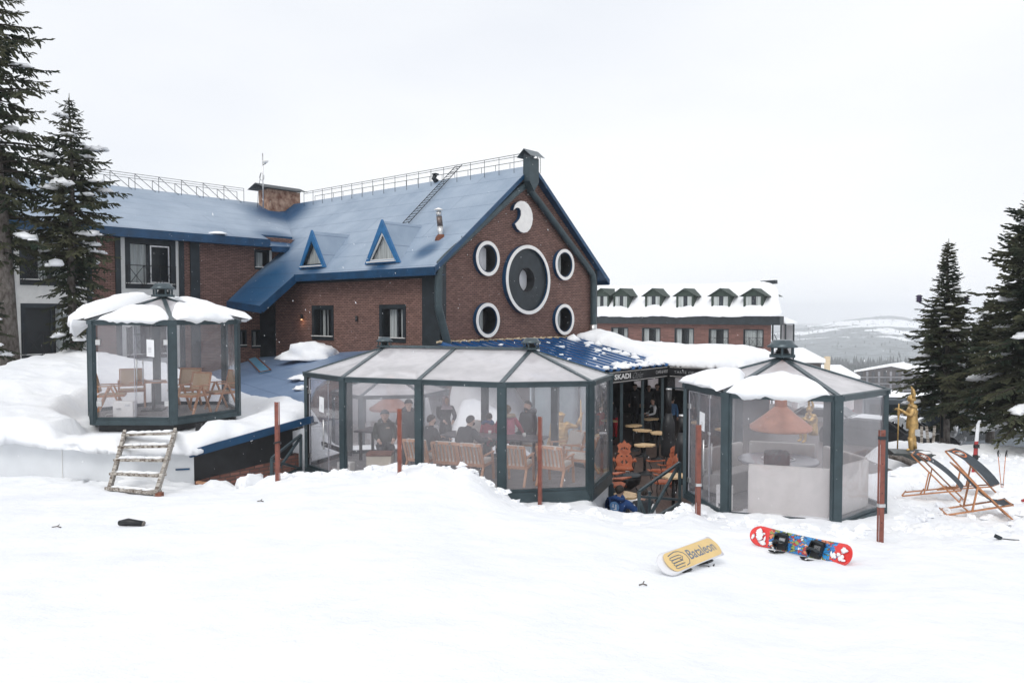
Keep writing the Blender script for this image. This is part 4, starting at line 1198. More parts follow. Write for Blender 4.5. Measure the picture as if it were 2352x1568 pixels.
# skirting under the long pavilion's right end
m = MB(); e0 = ringM[2]; e1 = ringM[3]; e2 = ringM[4]
m.bar(e0 + ZV * -3.93, e1 + ZV * -3.93, .12, .14); m.bar(e1 + ZV * -3.93, e2 + ZV * -3.93, .12, .14)
m.build('base_frame', 'frame', pav_m, True)
m = MB(); m.prism([e0.lerp(e1, .25) + ZV * -5.4, e1 + ZV * -5.4, e1 + ZV * -4.02, e0.lerp(e1, .25) + ZV * -4.02], MN * .04); m.prism([e1 + ZV * -5.4, e2 + ZV * -5.4, e2 + ZV * -4.0, e1 + ZV * -4.0], V((-.04, 0, 0)))
m.build('skirting', 'panel', pav_m, True)
m = MB(); m.box(e1 + V((-.1, -.05, -4.7)), (.1, .1, 1.4)); m.box(e2 + V((.02, -.06, -4.7)), (.12, .12, 1.4)); m.bar(e0.lerp(e1, .7) + ZV * -4.02, e1 + ZV * -4.4, .07)
m.build('leg', 'frame', pav_m, True)
# wooden posts under the left pavilion
m = MB()
m.box((-7.45, 18.2, -2.78), (.13, .13, .36)); m.build('foot', 'black', pav_l, True)
m = MB(); m.box((-7.05, 19.35, -2.78), (.1, .1, .34)); m.build('foot', 'black', pav_l, True)
m = MB(); m.prism([(-9.7, 17.95, -2.76), (-7.95, 17.95, -2.76), (-7.05, 19.5, -2.72), (-8, 21, -2.7), (-9.7, 21, -2.7)], ZV * .15); m.build('underframe', 'black', pav_l, True)

# doors: glass leaf in two sheets with a bar handle, hinges and a notice
def door(t, a, b, z0, z1, fm, leaf_split=.62, handle_s=.5, notice=True, open_deg=0, hinge_first=True, hz=.9, dkf=True, swing_only=None):
    a = V((a[0], a[1], 0)); b = V((b[0], b[1], 0)); d = (b - a); L = d.length; d = d.normalized(); nr = V((d.y, -d.x, 0))
    rot = Matrix.Rotation(math.atan2(d.y, d.x), 3, 'Z')
    def P(s, z, o=0.0): return a + d * s + nr * o + ZV * z
    if dkf:
        m = MB(); m.box(P(.14, (z0 + z1) / 2), (.09, .06, z1 - z0), rot); m.build('door_jamb', 'black', t, True)
    s0, s1 = .19, L - .10
    sp = s0 + (s1 - s0) * leaf_split
    out_ = []
    m = MB(); m.prism([P(s0, z0), P(sp, z0), P(sp, z1 - .03), P(s0, z1 - .03)], nr * .012); dr = m.build('door', fm, t, True)
    m = MB(); m.prism([P(sp + .01, z0, .02), P(s1, z0, .02), P(s1, z1, .02), P(sp + .01, z1, .02)], nr * .012); fx = m.build('side_light', fm, t, True)
    m = MB()
    hs = s0 + (sp - s0) * handle_s
    for off in (.06,):
        m.tube([P(sp - .16, z0 + hz - .35, off), P(sp - .16, z0 + hz + .35, off)], .018, 8)
        for q in (-.24, .24): m.tube([P(sp - .16, z0 + hz + q, off), P(sp - .16, z0 + hz + q, 0)], .012, 6)
        m.tube([P(sp - .03, z0 + hz - .30, -.05), P(sp - .03, z0 + hz + .30, -.05)], .018, 8)
        for q in (-.24, .24): m.tube([P(sp - .03, z0 + hz + q, -.05), P(sp - .03, z0 + hz + q, 0)], .012, 6)
    m.build('handle', 'steel', dr, True)
    for zz in (z0 + .25, z1 - .35):
        m = MB(); m.box(P(s0 + .02, zz, .02), (.11, .03, .10), rot); m.build('hinge', 'steel', dr, True)
    m = MB(); m.box(P(sp + .03, z1 - .05, .03), (.09, .03, .06), rot); m.box(P(sp, z0 + hz + .5, .02), (.06, .04, .05), rot); m.build('clamp', 'steel', fx, True)
    m = MB()
    for s_, za, zb_ in ((sp, z0, z1 - .03), (s0, z0, z1 - .03)): m.box(P(s_, (za + zb_) / 2, .01), (.012, .02, zb_ - za), rot)
    m.box(P((s0 + sp) / 2, z1 - .035, .01), (sp - s0, .02, .012), rot)
    m.build('edge', 'edge_film', dr, True)
    if notice:
        m = MB(); m.prism([P(sp - .46, z0 + 1.38, .016), P(sp - .22, z0 + 1.36, .016), P(sp - .21, z0 + 1.72, .016), P(sp - .45, z0 + 1.74, .016)], nr * .002)
        nt_ = m.build('notice', 'paper', t, True)
        m = MB()
        for q in (1.47, 1.50, 1.53, 1.43): m.box(P(sp - .335, z0 + q, .020), (.10 if q > 1.45 else .07, .002, .006), rot)
        m.build('print', 'grey_ink', nt_, True)
    return dr
M['edge_film'] = pm('film_edge', (0.42, 0.42, 0.46), 0.3, 0, .1, 3, 0)
M['grey_ink'] = pm('grey_ink', (0.25, 0.25, 0.28), 0.8, 0, .1, 3, 0)
door(pav_r, RP[5], RP[0], RZ0 + .16, RZ1 - .05, 'film', .62, hz=.86)
rA, rB = ringM[9], ringM[0]
door(pav_m, (rA.x, rA.y), (rB.x, rB.y), MZ0 + .16, MZ1 - .05, 'film', .62, hz=.86)
m = MB(); dd = (rB - rA).normalized(); m.bar(rA + dd * .2 + MN * .5 + ZV * (MZ0 + .62), rB - dd * .1 + MN * .4 + ZV * (MZ0 + .60), .05, .10); m.build('mid_rail', 'black', pav_m, True)
# left pavilion: fixed sheet at left, door leaf swung inwards from the right post
door(pav_l, LP[0], LP[1], LZ0 + .16, LZ1 - .05, 'film', .02, notice=False, hz=1.0, dkf=False) if False else None
a = V((LP[0][0], LP[0][1], 0)); b = V((LP[1][0], LP[1][1], 0))
m = MB(); m.prism([a + V((.14, 0, LZ0 + .17)), a + V((.98, 0, LZ0 + .17)), a + V((.98, 0, LZ1 - .06)), a + V((.14, 0, LZ1 - .06))], V((0, -.012, 0))); sl = m.build('side_light', 'film', pav_l, True)
m = MB(); m.box(a + V((.98, 0, (LZ0 + LZ1) / 2 + .05)), (.012, .02, 2.15)); m.build('edge', 'edge_film', sl, True)
for zz in (LZ0 + .5, LZ1 - .45):
    m = MB(); m.box(a + V((.15, -.02, zz)), (.11, .03, .12)); m.build('hinge', 'steel', sl, True)
hinge = b + V((-.12, 0, 0)); dv = V((-math.cos(R(14)), math.sin(R(14)), 0)) * .86; nv = V((dv.y, -dv.x, 0)).normalized() * .012
q0, q1 = hinge, hinge + dv
m = MB(); m.prism([q0 + ZV * (LZ0 + .18), q1 + ZV * (LZ0 + .18), q1 + ZV * (LZ1 - .08), q0 + ZV * (LZ1 - .08)], nv); dl = m.build('door', 'film', pav_l, True); dl['label'] = 'clear door leaf swung inwards'
m = MB(); m.bar(q1 + ZV * (LZ0 + .18), q1 + ZV * (LZ1 - .08), .014); m.bar(q0 + ZV * (LZ0 + .18), q1 + ZV * (LZ0 + .18), .014); m.bar(q0 + ZV * (LZ0 + .18), q0 + ZV * (LZ1 - .08), .014); m.build('edge', 'edge_film', dl, True)
m = MB()
hx = q1 - dv.normalized() * .16
for yy, sh in ((-.05, 0), (.05, .12)):
    hq = q1 - dv.normalized() * (.04 + sh) + V((0, yy, 0)); m.tube([hq + ZV * (LZ0 + .95), hq + ZV * (LZ0 + 1.55)], .017, 8)
    for zz in (1.05, 1.45): m.tube([hq + ZV * (LZ0 + zz), hq + V((0, -yy, LZ0 + zz))], .011, 6)
m.build('handle', 'steel', dl, True)
for zz in (LZ0 + .5, LZ1 - .45):
    m = MB(); m.box(hinge + V((-.02, -.02, zz)), (.10, .03, .12)); m.build('hinge', 'steel', dl, True)
m = MB(); e = q1 - dv * .36; f = q1 - dv * .60
m.prism([e + ZV * (LZ0 + 1.60) + V((0, -.02, 0)), f + ZV * (LZ0 + 1.58) + V((0, -.02, 0)), f + ZV * (LZ0 + 1.98) + V((0, -.02, 0)), e + ZV * (LZ0 + 2.0) + V((0, -.02, 0))], V((0, -.002, 0))); no_ = m.build('notice', 'paper', dl, True)
m = MB()
for q in (1.70, 1.74, 1.77, 1.80): m.box((e + f) / 2 + V((0, -.028, LZ0 + q)), (.10, .002, .006))
m.build('print', 'grey_ink', no_, True)

# ---- snow on the pavilion roofs: slabs hanging over the eave
def eave_snow(a, b, ap, zeave, zapex, s0, s1, t0, t1, th, seed, label, over=.12, hang=.10, n=34, blob=0.35):
    a = V((a[0], a[1], 0)); b = V((b[0], b[1], 0)); ap = V((ap[0], ap[1], 0))
    mb = MB(); mb.smooth = True
    e = (b - a).normalized(); nr = V((e.y, -e.x, 0))
    slope_n = ((b - a).cross((ap - a) + ZV * (zapex - zeave))).normalized()
    if slope_n.z < 0: slope_n = -slope_n
    m_ = 12
    rows = []
    for j in range(m_ + 1):
        v = j / m_
        row = []
        for i in range(n + 1):
            s_ = i / n
            # outline: arch-like upper edge
            tt = t0 + (t1 - t0) * (math.sin(math.pi * min(1, max(0, s_))) ** .55) * (1 + blob * noise.noise((s_ * 3.1, seed, 0)))
            sx_ = s0 + (s1 - s0) * s_
            lo = a.lerp(b, sx_) + ZV * (zeave + .075) + nr * (over * (1 + .35 * noise.noise((s_ * 4, seed, 3))))
            t_ = tt * v
            hi = a.lerp(b, sx_).lerp(ap, t_) + ZV * (zeave + .075 + (zapex - zeave) * t_)
            q = hi + nr * (over * (1 + .5 * noise.noise((s_ * 6, seed, 3))) * (1 - v) ** 1.5)
            ed = min(1, 5.5 * min(s_, 1 - s_)); ev = min(1, 3.2 * (1 - v)) ; eu = min(1, (v + .02) * 5)
            prof = math.sqrt(max(0, 1 - (1 - ed) ** 2)) * math.sqrt(max(0, 1 - (1 - ev) ** 2)) * math.sqrt(max(0, 1 - (1 - eu) ** 2))
            hgt = th * prof * (.85 + .4 * noise.noise((sx_ * 3, v * 2, seed)) + .12 * noise.noise((sx_ * 11, v * 9, seed)))
            row.append((q, q + slope_n * hgt))
        rows.append(row)
    top = [[mb.vert(q[1]) for q in r_] for r_ in rows]
    bot0 = [mb.vert(q[1] + V((0, 0, -hang * (1 + .7 * noise.noise((i / n * 4.5, seed, 1)) + .35 * noise.noise((i / n * 15, seed, 2))) * min(1, 5 * min(i / n, 1 - i / n))))  + nr * .03) for i, q in enumerate(rows[0])]
    bot1 = [mb.vert(q[0] - nr * over * 1.0 + ZV * -.04) for q in rows[0]]
    for j in range(m_):
        for i in range(n): mb.face([top[j][i], top[j][i + 1], top[j + 1][i + 1], top[j + 1][i]])
    for i in range(n):
        mb.face([bot0[i], bot0[i + 1], top[0][i + 1], top[0][i]]); mb.face([bot1[i], bot1[i + 1], bot0[i + 1], bot0[i]])
    o = mb.build('roof_snow', 'snow_soft', uv=False); tag(o, label, 'snow', 'snow slabs on the pavilion roofs'); return o
cL = (-8.85, 19.5)
eave_snow(LP[0], LP[1], cL, LZ1, LZA, .10, .97, .1, .50, .15, 1.3, 'ragged snow slab over the open door side of the left pavilion roof', .10, .10)
eave_snow(LP[1], LP[2], cL, LZ1, LZA, .02, .90, .15, .60, .16, 4.3, 'smooth snow slab on the front right face of the left pavilion roof', .12, .10)
eave_snow(LP[5], LP[0], cL, LZ1, LZA, .0, .96, .5, .85, .30, 7.9, 'big overhanging snow slab drooping off the left face of the left pavilion roof', .32, .42)
eave_snow(LP[2], LP[3], cL, LZ1, LZA, .05, .98, .4, .85, .20, 9.9, 'snow slab with a pointed tip on the right rear face of the left pavilion', .34, .12)
eave_snow(LP[4], LP[5], cL, LZ1, LZA, .02, .98, .5, .85, .22, 3.9, 'snow slab on the left rear face of the left pavilion roof', .3, .2)
eave_snow(LP[3], LP[4], cL, LZ1, LZA, .02, .98, .5, .8, .25, 2.9, 'snow slab on the hidden rear face of the left pavilion roof', .2, .2)
cR = (5.40, 15.32)
eave_snow(RP[0], RP[1], cR, RZ1, RZA, -.0, .93, .1, .48, .15, 6.4, 'wavy snow slab hanging over the front face of the right pavilion roof', .12, .15, 44)
eave_snow(RP[5], RP[0], cR, RZ1, RZA, .02, 1.0, .25, .42, .20, 8.4, 'rounded snow slab above the door of the right pavilion', .16, .04)
# ================================================================== RESTAURANT AND TERRACE
FZ = -5.30
rest = thing('restaurant', 'low restaurant with corrugated blue roof and black lettered fascia around the sunken terrace', 'restaurant', B(6, -3, FZ))
def RT(g, t, z): return B(g, -t, z)
RTH = lambda t: -1.10 - .21 * t
M['bluecorr'] = pm('blue_corrugated_sheet', (.012, .085, .24), .22, .2, .2, 1.5, .05, 20, coat=.3)
m = MB(); nr_ = 8.3 / .25
def corr(s_, t_):
    g_ = -.3 + 8.6 * s_; t2 = .12 + 4.75 * t_
    k = (g_ / .5) % 1.0
    h = .10 if k < .4 else (.0 if .5 < k < .85 else .03)
    return RT(g_, t2, RTH(t2) + h)
m.sheet(corr, 276, 2, False); o = m.build('roof', 'bluecorr', rest, True); o['label'] = 'blue corrugated roof sheet'
m = MB()
n_ = 70
for k in range(n_):
    g_ = -.2 + 10.1 * k / n_; m.tube([RT(g_, .05, RTH(0) + .06 + .02 * math.sin(k * 2.1)), RT(g_ + .15, .06, RTH(0) + .07 + .02 * math.sin(k * 3.7))], .04 + .015 * math.sin(k * 1.7), 6)
M['foam'] = pm('sealing_foam', (.62, .50, .34), .9, 0, .15, 12, .4)
m.build('sealant', 'foam', rest, True)
# ceiling, floor, walls
m = MB(); m.prism([RT(3.2, .2, -2.42), RT(8, .2, -2.42), RT(16, .2, -2.42), RT(15.5, 5, -2.42), RT(12, 7.6, -2.42), RT(8, 7.8, -2.42), RT(8, 4.7, -2.42), RT(3.2, 4.7, -2.42)], ZV * .05); m.build('ceiling', 'black', rest, True)
M['darkwall'] = pm('dark_interior', (.025, .026, .028), .8, 0, .4, 2, .1)
BW = [(-1.32, -.76), (-.48, .09), (1.11, 1.72), (2.3, 3.1)]
back = MB(); wall_holes(back, RT(15.5, 0, 0), -RD, ZV, rect(-3, FZ, 6, -2.4), [rect(a_, -3.85, b_, -2.75) for a_, b_ in BW])
back.poly([RT(10, -3, FZ), RT(15.5, -3, FZ), RT(15.5, -3, -2.4), RT(10, -3, -2.4)])
back.build('wall', 'darkwall', rest, True)
for a_, b_ in BW:
    m = MB(); m.poly([RT(15.48, a_ - .03, -3.9), RT(15.48, b_ + .03, -3.9), RT(15.48, b_ + .03, -2.7), RT(15.48, a_ - .03, -2.7)]); m.build('window', 'film_roof', rest, True)
m = MB(); m.prism([RT(-.3, 4.55, -5.5), RT(3.1, 4.55, -5.5), RT(3.1, 4.55, -2.3), RT(-.3, 4.55, -2.3)], RD * .05)
M['greyglass'] = pm('pale_glazing', (.42, .50, .54), .25, 0, .12, 1.5, .05)
m.build('glazed_wall', 'greyglass', rest, True)
m = MB()
for g_ in (-.3, 1.0, 2.2, 3.15): m.bar(RT(g_, 4.66, -5.5), RT(g_, 4.66, -2.3), .09)
m.build('mullion', 'frame', rest, True)
for g_ in (4.9, 6.4, 7.93):
    m = MB(); m.bar(RT(g_, 4.66, FZ), RT(g_, 4.66, -2.4), .11); m.build('column', 'frame', rest, True)
for t_ in (6.2, 7.7):
    m = MB(); m.bar(RT(8.05, t_, FZ), RT(8.05, t_, -2.4), .11); m.build('column', 'frame', rest, True)
m = MB(); m.poly([RT(8.1, 4.8, -2.95), RT(8.1, 7.8, -2.95), RT(8.1, 7.8, -2.5), RT(8.1, 4.8, -2.5)]); m.build('pane', 'film', rest, True)
m = MB(); m.bar(RT(8.06, 4.8, -2.98), RT(8.06, 7.8, -2.98), .05); m.build('transom', 'frame', rest, True)
# sign fascia
SGN_T = 4.86
m = MB(); zt, zb_ = -2.10, -2.56
m.prism([RT(3.2, SGN_T, zb_), RT(8.0, SGN_T, zb_), RT(8.0, SGN_T, zt), RT(3.2, SGN_T, zt)], RD * .06)
m.prism([RT(8.0, SGN_T, zb_), RT(8.0, 7.9, zb_), RT(8.0, 7.9, zt), RT(8.0, SGN_T, zt)], GD * .06)
sign = m.build('sign_board', 'black', rest, True); sign['label'] = 'black fascia board lettered in white'
m = MB()
for z_ in (zt - .05, zb_ + .05):
    for a, b in ((3.3, 5.85), (5.9, 7.95)): m.bar(RT(a, SGN_T + .005, z_), RT(b, SGN_T + .005, z_), .012)
    m.bar(RT(7.995, SGN_T + .1, z_), RT(7.995, 7.8, z_), .012)
m.build('line', 'white', sign, True)
def text(s, P, u, up, height, width, mat, parent, shear=0.0, bold=0.0, name='lettering', world=True, thick=.004):
    cu = bpy.data.curves.new(name, 'FONT'); cu.body = s; cu.size = 1.0; cu.shear = shear; cu.offset = bold; cu.resolution_u = 3
    ob = bpy.data.objects.new(name, cu); COL.objects.link(ob)
    bpy.context.view_layer.update()
    me = bpy.data.meshes.new_from_object(ob.evaluated_get(bpy.context.evaluated_depsgraph_get()))
    bpy.data.objects.remove(ob); bpy.data.curves.remove(cu)
    xs_ = [v.co.x for v in me.vertices]; ys_ = [v.co.y for v in me.vertices]
    x0, x1, y0, y1 = min(xs_), max(xs_), min(ys_), max(ys_)
    off = parent_off(parent) if world else V((0, 0, 0))
    for v in me.vertices:
        a = (v.co.x - x0) / (x1 - x0) * width; b = (v.co.y - y0) / (y1 - y0) * height
        v.co = P + u * a + up * b - off
    me.materials.clear(); me.materials.append(M[mat])
    o = bpy.data.objects.new(name, me); COL.objects.link(o); o.parent = parent
    return o
M['sign_white'] = pm('sign_white', (.8, .8, .8), .5, 0, .03, 3, 0)
M['sign_grey'] = pm('sign_grey', (.42, .43, .44), .5, 0, .03, 3, 0)
def sg(x):  # g on the sign plane
    return gz(x, 862, -SGN_T)[0]
u0, u1 = sg(1411), sg(1448)
text('SKADI', RT(u0, SGN_T + .012, -2.42), GD, ZV, .20, u1 - u0, 'sign_white', sign, 0, .03)
u0, u1 = sg(1453), sg(1477)
text('Chalet', RT(u0, SGN_T + .012, -2.44), GD, ZV, .22, u1 - u0, 'sign_grey', sign, .7, -.02)
u0, u1 = sg(1506), sg(1553)
text('CAFE & RESTAURANT', RT(u0, SGN_T + .012, -2.37), GD, ZV, .12, u1 - u0, 'sign_white', sign, 0, -.01)
text('TASTE OF ULUDAĞ', RT(7.985, 5.15, -2.38), -RD, ZV, .13, 1.75, 'sign_grey', sign, 0, -.01)
# snow on the restaurant roof
SP2 = [tuple(RT(8.25, .1, 0).xy), tuple(RT(8.02, 4.95, 0).xy), tuple(RT(7.9, 8.0, 0).xy), tuple(RT(12.2, 7.8, 0).xy), tuple(RT(16.0, 5, 0).xy), tuple(RT(16.0, -3, 0).xy), tuple(RT(10.2, -3, 0).xy), tuple(RT(10.15, .1, 0).xy)]
def sp2_h(x, y):
    p = V((x, y, 0)) - BO; g_ = p.dot(GD); t_ = -p.dot(RD)
    base = -2.12 + .03 * (g_ - 8)
    if t_ < 4.9: base = max(base, RTH(t_) * (1 - smoothstep(9.3, 12, g_)) - 2.05 * smoothstep(9.3, 12, g_))
    th = .42 + .10 * fbm(x * .5, y * .5, 4) + .05 * fbm(x * 2, y * 2, 2) + .20 * math.exp(-((g_ - 10.2) ** 2 + (t_ - .3) ** 2) / 2.0) - .05 * max(0, t_ - 8)
    return base, th
snow_slab('roof_snow', SP2, sp2_h, 'deep smooth snow on the restaurant roof right of the corrugated blue sheets', .16, .6, 'snow_soft', .08)
m = MB(); m.poly([RT(8.0, 0, -2.2), RT(8.0, 7.9, -2.2), RT(12, 7.7, -2.2), RT(15.5, 5, -2.2), RT(16, -3, -2.2), RT(10.2, -3, -2.2), RT(10.1, 0, -2.2)]); m.build('roof', 'blue', rest, True)
# loose clumps of snow on the corrugated sheets and along the eave
rnd = random.Random(11)
m = MB()
for k in range(165):
    if k < 120:
        g_ = 3.6 + 4.4 * rnd.random() ** .7; t2 = 4.75 - abs(rnd.gauss(0, .22)); s_ = rnd.uniform(.05, .17)
        if g_ < 4.6 and rnd.random() < .55: continue
    else: g_ = rnd.uniform(1.5, 8.2); t2 = rnd.uniform(.4, 4.6); s_ = rnd.uniform(.04, .13)
    if k >= 153: g_ = 8.2 - rnd.random() * 1.0; t2 = rnd.uniform(.3, 4.6); s_ = rnd.uniform(.12, .26)
    lump(m, RT(g_, t2, RTH(t2) + .05), s_ * rnd.uniform(.8, 1.5), s_ * rnd.uniform(.7, 1.1), s_ * rnd.uniform(.5, .9), rnd.random() * 50, 8, .2, True, .7, 2.5)
tag(m.build('snow_crumbs', 'snow_soft', uv=False), 'crumbled clumps of snow scattered over the blue corrugated roof and its eave', 'snow', kind='stuff')

# terrace deck (sunken)
deck_ = MB(); pts = [V((x, y, FZ)) for x, y in [(1.5, 15.6), (2.3, 15.0), (3.4, 14.8), (3.9, 16.5), (5.3, 18.6), (9, 20.5), (14.5, 25), (16, 45), (-1, 45), (-1, 22.5), (1.2, 21)]]
deck_.prism(pts, ZV * -.08); dk = deck_.build('terrace_deck', 'deckr', uv=False); tag(dk, kind='structure')

# ================================================================== HOTEL BEHIND
HO = at(1790, 720, 70); HO.z = 0
def HB(s_, w_, z_): return HO + RD * s_ + GD * w_ + ZV * z_
def hsz(x, y, w_=0.0):
    p = onpl(x, y, HO + GD * w_, GD) - HO; return p.dot(RD), p.z
h2 = thing('hotel_block', 'distant red brick hotel with snowy mansard roof and six green dormers', 'hotel', HB(10, 6, -12))
holes = []; H2W = []
for (x0, y0, x1, y1) in ((1474.8, 752.6, 1516.8, 797), (1549.6, 753.2, 1593.7, 797), (1628, 755, 1673.4, 797.4), (1707.6, 756, 1753.5, 798), (1404, 751.5, 1443, 795)):
    s0, za = hsz(x0, y0); s1, zb2 = hsz(x1, y1); H2W.append((s1, zb2, s0, za))
m = MB(); wall_holes(m, HB(0, 0, 0), RD, ZV, rect(.75, -14, 26, -.9), [rect(*q) for q in H2W])
m.poly([HB(.75, 0, -14), HB(4.2, 8, -14), HB(4.2, 8, -.3), HB(.75, 0, -.3)])
m.build('wall', 'brick_far', h2, True)
for i, q in enumerate(H2W):
    u_ = RD
    window(h2, HB(0, 0, 0), RD, -GD, *q, casing=.08, recess=.15, curtains=[(.0, .3), (.7, 1.0)] if i != 3 else [(.0, 1.0)], mull=(.33,), rail=.9 if i in (3, 2) else None, sill=True)
m = MB(); m.prism([HB(-.25, -.45, -1.05), HB(26, -.45, -1.05), HB(26, -.45, -.25), HB(-.25, -.45, -.25)], GD * .9); m.build('fascia', 'darkbrown', h2, True) if 'darkbrown' in M else m.build('fascia', 'dark', h2, True)
PR = [(-.62, -.28), (-.66, -.05), (-.45, .15), (.25, .75), (1.2, 1.75), (2.2, 2.55), (3.2, 2.95), (4.6, 3.12), (8, 3.2), (14, 3.0)]
m = MB(); m.smooth = True
ns = 80; rows = []
for i in range(ns + 1):
    row = []
    for (w_, z_) in PR:
        st_ = -.45 + .62 * max(0, w_ + .4) ** .9; s_ = st_ + (26 - st_) * i / ns
        e = min(1, (s_ - st_ + .02) / 1.2); kr = math.sqrt(max(0, 1 - (1 - e) ** 2))
        z2 = -.2 + (z_ + .2) * (.80 + .20 * kr) if z_ > -.2 else z_
        row.append(m.vert(HB(s_, w_ + .10 * fbm(s_ * .7, w_, 1), z2 + .16 * fbm(s_ * .35, w_ * .5, 6) + .03 * fbm(s_ * 3, w_ * 3, 2))))
    rows.append(row)
for i in range(ns):
    for k in range(len(PR) - 1): m.face([rows[i][k], rows[i + 1][k], rows[i + 1][k + 1], rows[i][k + 1]])
m.face(rows[0][::-1])
tag(m.build('roof_snow', 'snow_soft', uv=False), 'thick snow covering the mansard roof of the hotel behind, around green dormers', 'snow')
for i, xc in enumerate((1381, 1426, 1500, 1573, 1655, 1730)):
    wd = .15
    s_, zt_ = hsz(xc, 661.5, wd); _, ze = hsz(xc, 679.5, wd); _, zw = hsz(xc, 705, wd)
    hw, ow = .95, 1.35
    m = MB(); m.prism([HB(s_ - ow, wd - .15, ze - .05), HB(s_, wd - .15, zt_), HB(s_ + ow, wd - .15, ze - .05), HB(s_, wd - .15, zt_ - .14)], GD * 4)
    d_ = m.build('dormer', 'greenroof', h2, True)
    m = MB(); m.prism([HB(s_ - hw - .2, wd, ze), HB(s_ + hw + .2, wd, ze), HB(s_, wd, zt_ - .1)], GD * .2)
    m.prism([HB(s_ - hw, wd, zw - .6), HB(s_ - hw + .18, wd, zw - .6), HB(s_ - hw + .18, wd, ze), HB(s_ - hw, wd, ze)], GD * 3); m.prism([HB(s_ + hw - .18, wd, zw - .6), HB(s_ + hw, wd, zw - .6), HB(s_ + hw, wd, ze), HB(s_ + hw - .18, wd, ze)], GD * 3)
    m.build('front', 'greenroof', d_, True)
    m = MB(); m.prism([HB(s_ - hw + .18, wd + .12, zw - .2), HB(s_ + hw - .18, wd + .12, zw - .2), HB(s_ + hw - .18, wd + .12, ze), HB(s_ - hw + .18, wd + .12, ze)], GD * .02); m.build('pane', 'glass', d_, True)
    m = MB()
    for a, b in ((-hw + .2, -.25), (.2, hw - .2)):
        m.sheet(lambda q, r_: HB(s_ + a + (b - a) * q, wd + .10 + .01 * math.sin(q * 18), zw - .15 + (ze - zw + .1) * r_), 10, 1)
    m.build('curtain', 'curtain2' if 'curtain2' in M else 'curtain', d_, True)
# chimney-ish vent and fire escape tower at its right end
m = MB(); m.bar(HB(3.4, 4, 3.0), HB(1.9, 4, 3.05), .5, .35); m.build('roof_vent', 'dark', h2, True)
fe = thing('fire_escape', 'steel fire escape stair tower on the right end of the distant hotel', 'staircase', HB(.4, 2, -9))
m = MB()
for s_ in (1.0, -.2):
    for w_ in (1, 3): m.bar(HB(s_, w_, -10), HB(s_, w_, -1.0), .12)
for z_ in (-1.0, -5.0, -8): m.bar(HB(-.2, 1, z_), HB(1, 1, z_), .1); m.bar(HB(-.2, 3, z_), HB(1, 3, z_), .1); m.bar(HB(-.2, 1, z_), HB(-.2, 3, z_), .1)
m.build('frame', 'dark', fe, True)
m = MB(); m.prism([HB(1.2, .6, -.55), HB(-.4, .6, -.95), HB(-.4, 3.4, -.95), HB(1.2, 3.4, -.3)], ZV * .15); m.build('roof_snow', 'snow_soft', fe, True)
m = MB()
for k in range(12):
    z_ = -3.0 - k * .2; m.bar(HB(.9 - k * .09, 1.1, z_), HB(.9 - k * .09, 2.0, z_), .2, .04)
    z_ = -5.2 - k * .2; m.bar(HB(-.1 + k * .09, 2.1, z_), HB(-.1 + k * .09, 2.9, z_), .2, .04)
m.bar(HB(.9, 1.1, -1.9), HB(-.2, 1.1, -4.2), .05); m.bar(HB(.9, 1.1, -2.4), HB(-.2, 1.1, -4.7), .05); m.bar(HB(-.2, 2.1, -4.1), HB(.9, 2.1, -6.5), .05)
m.build('stairs', 'dark', fe, True)
m = MB(); m.poly([HB(.9, 3.02, -9), HB(-.1, 3.02, -9), HB(-.1, 3.02, -1.1), HB(.9, 3.02, -1.1)]); m.build('screen', 'panel', fe, True)

# ================================================================== VILLAGE
M['chalet'] = pm('dark_timber', (.055, .042, .040), .8, 0, .3, .6, 0)
M['balc'] = pm('pale_balcony', (.26, .26, .28), .7, 0, .1, .5, 0)
ch_ = thing('chalet_hotel', 'large dark timber chalet hotel far off with rows of balconies and snowy roof', 'hotel', at(2030, 905, 330))
CD = 330.0
def cp(x, y, d=CD): return at(x, y, d)
L_, A2, R_ = cp(1957, 852), cp(2041, 838.5), cp(2150, 862, CD * 1.0)
m = MB(); base_z = -50
m.prism([V((L_.x + 2, CD, base_z)), V((R_.x - 2, CD, base_z)), V((R_.x - 2, CD, R_.z)), V((A2.x, CD, A2.z)), V((L_.x + 2, CD, L_.z))], V((10, 10, 0)))
m.build('facade', 'chalet', ch_, True)
m = MB()
for a, b in ((L_, A2), (A2, R_)):
    m.prism([a + V((0, -2, -.3)), b + V((0, -2, -.3)), b + V((0, -2, .9)), a + V((0, -2, .5))], V((12, 12, 0)))
m.build('roof_snow', 'snow', ch_, True)
for f in range(5):
    zf = L_.z - 2.6 - 2.7 * f
    m = MB(); m.box(((L_.x + R_.x) / 2, CD - .9, zf), (R_.x - L_.x - 4, 1.6, .22)); bl = m.build('balcony', 'balc', ch_, True)
    for k in range(13):
        x = L_.x + 4 + k * 2.55
        if x > R_.x - 4: break
        m = MB(); m.box((x, CD - .05, zf + 1.4), (.9 if k % 2 else 1.3, .12, 2.0)); m.build('window', 'balc' if k % 2 else 'glass', ch_, True)
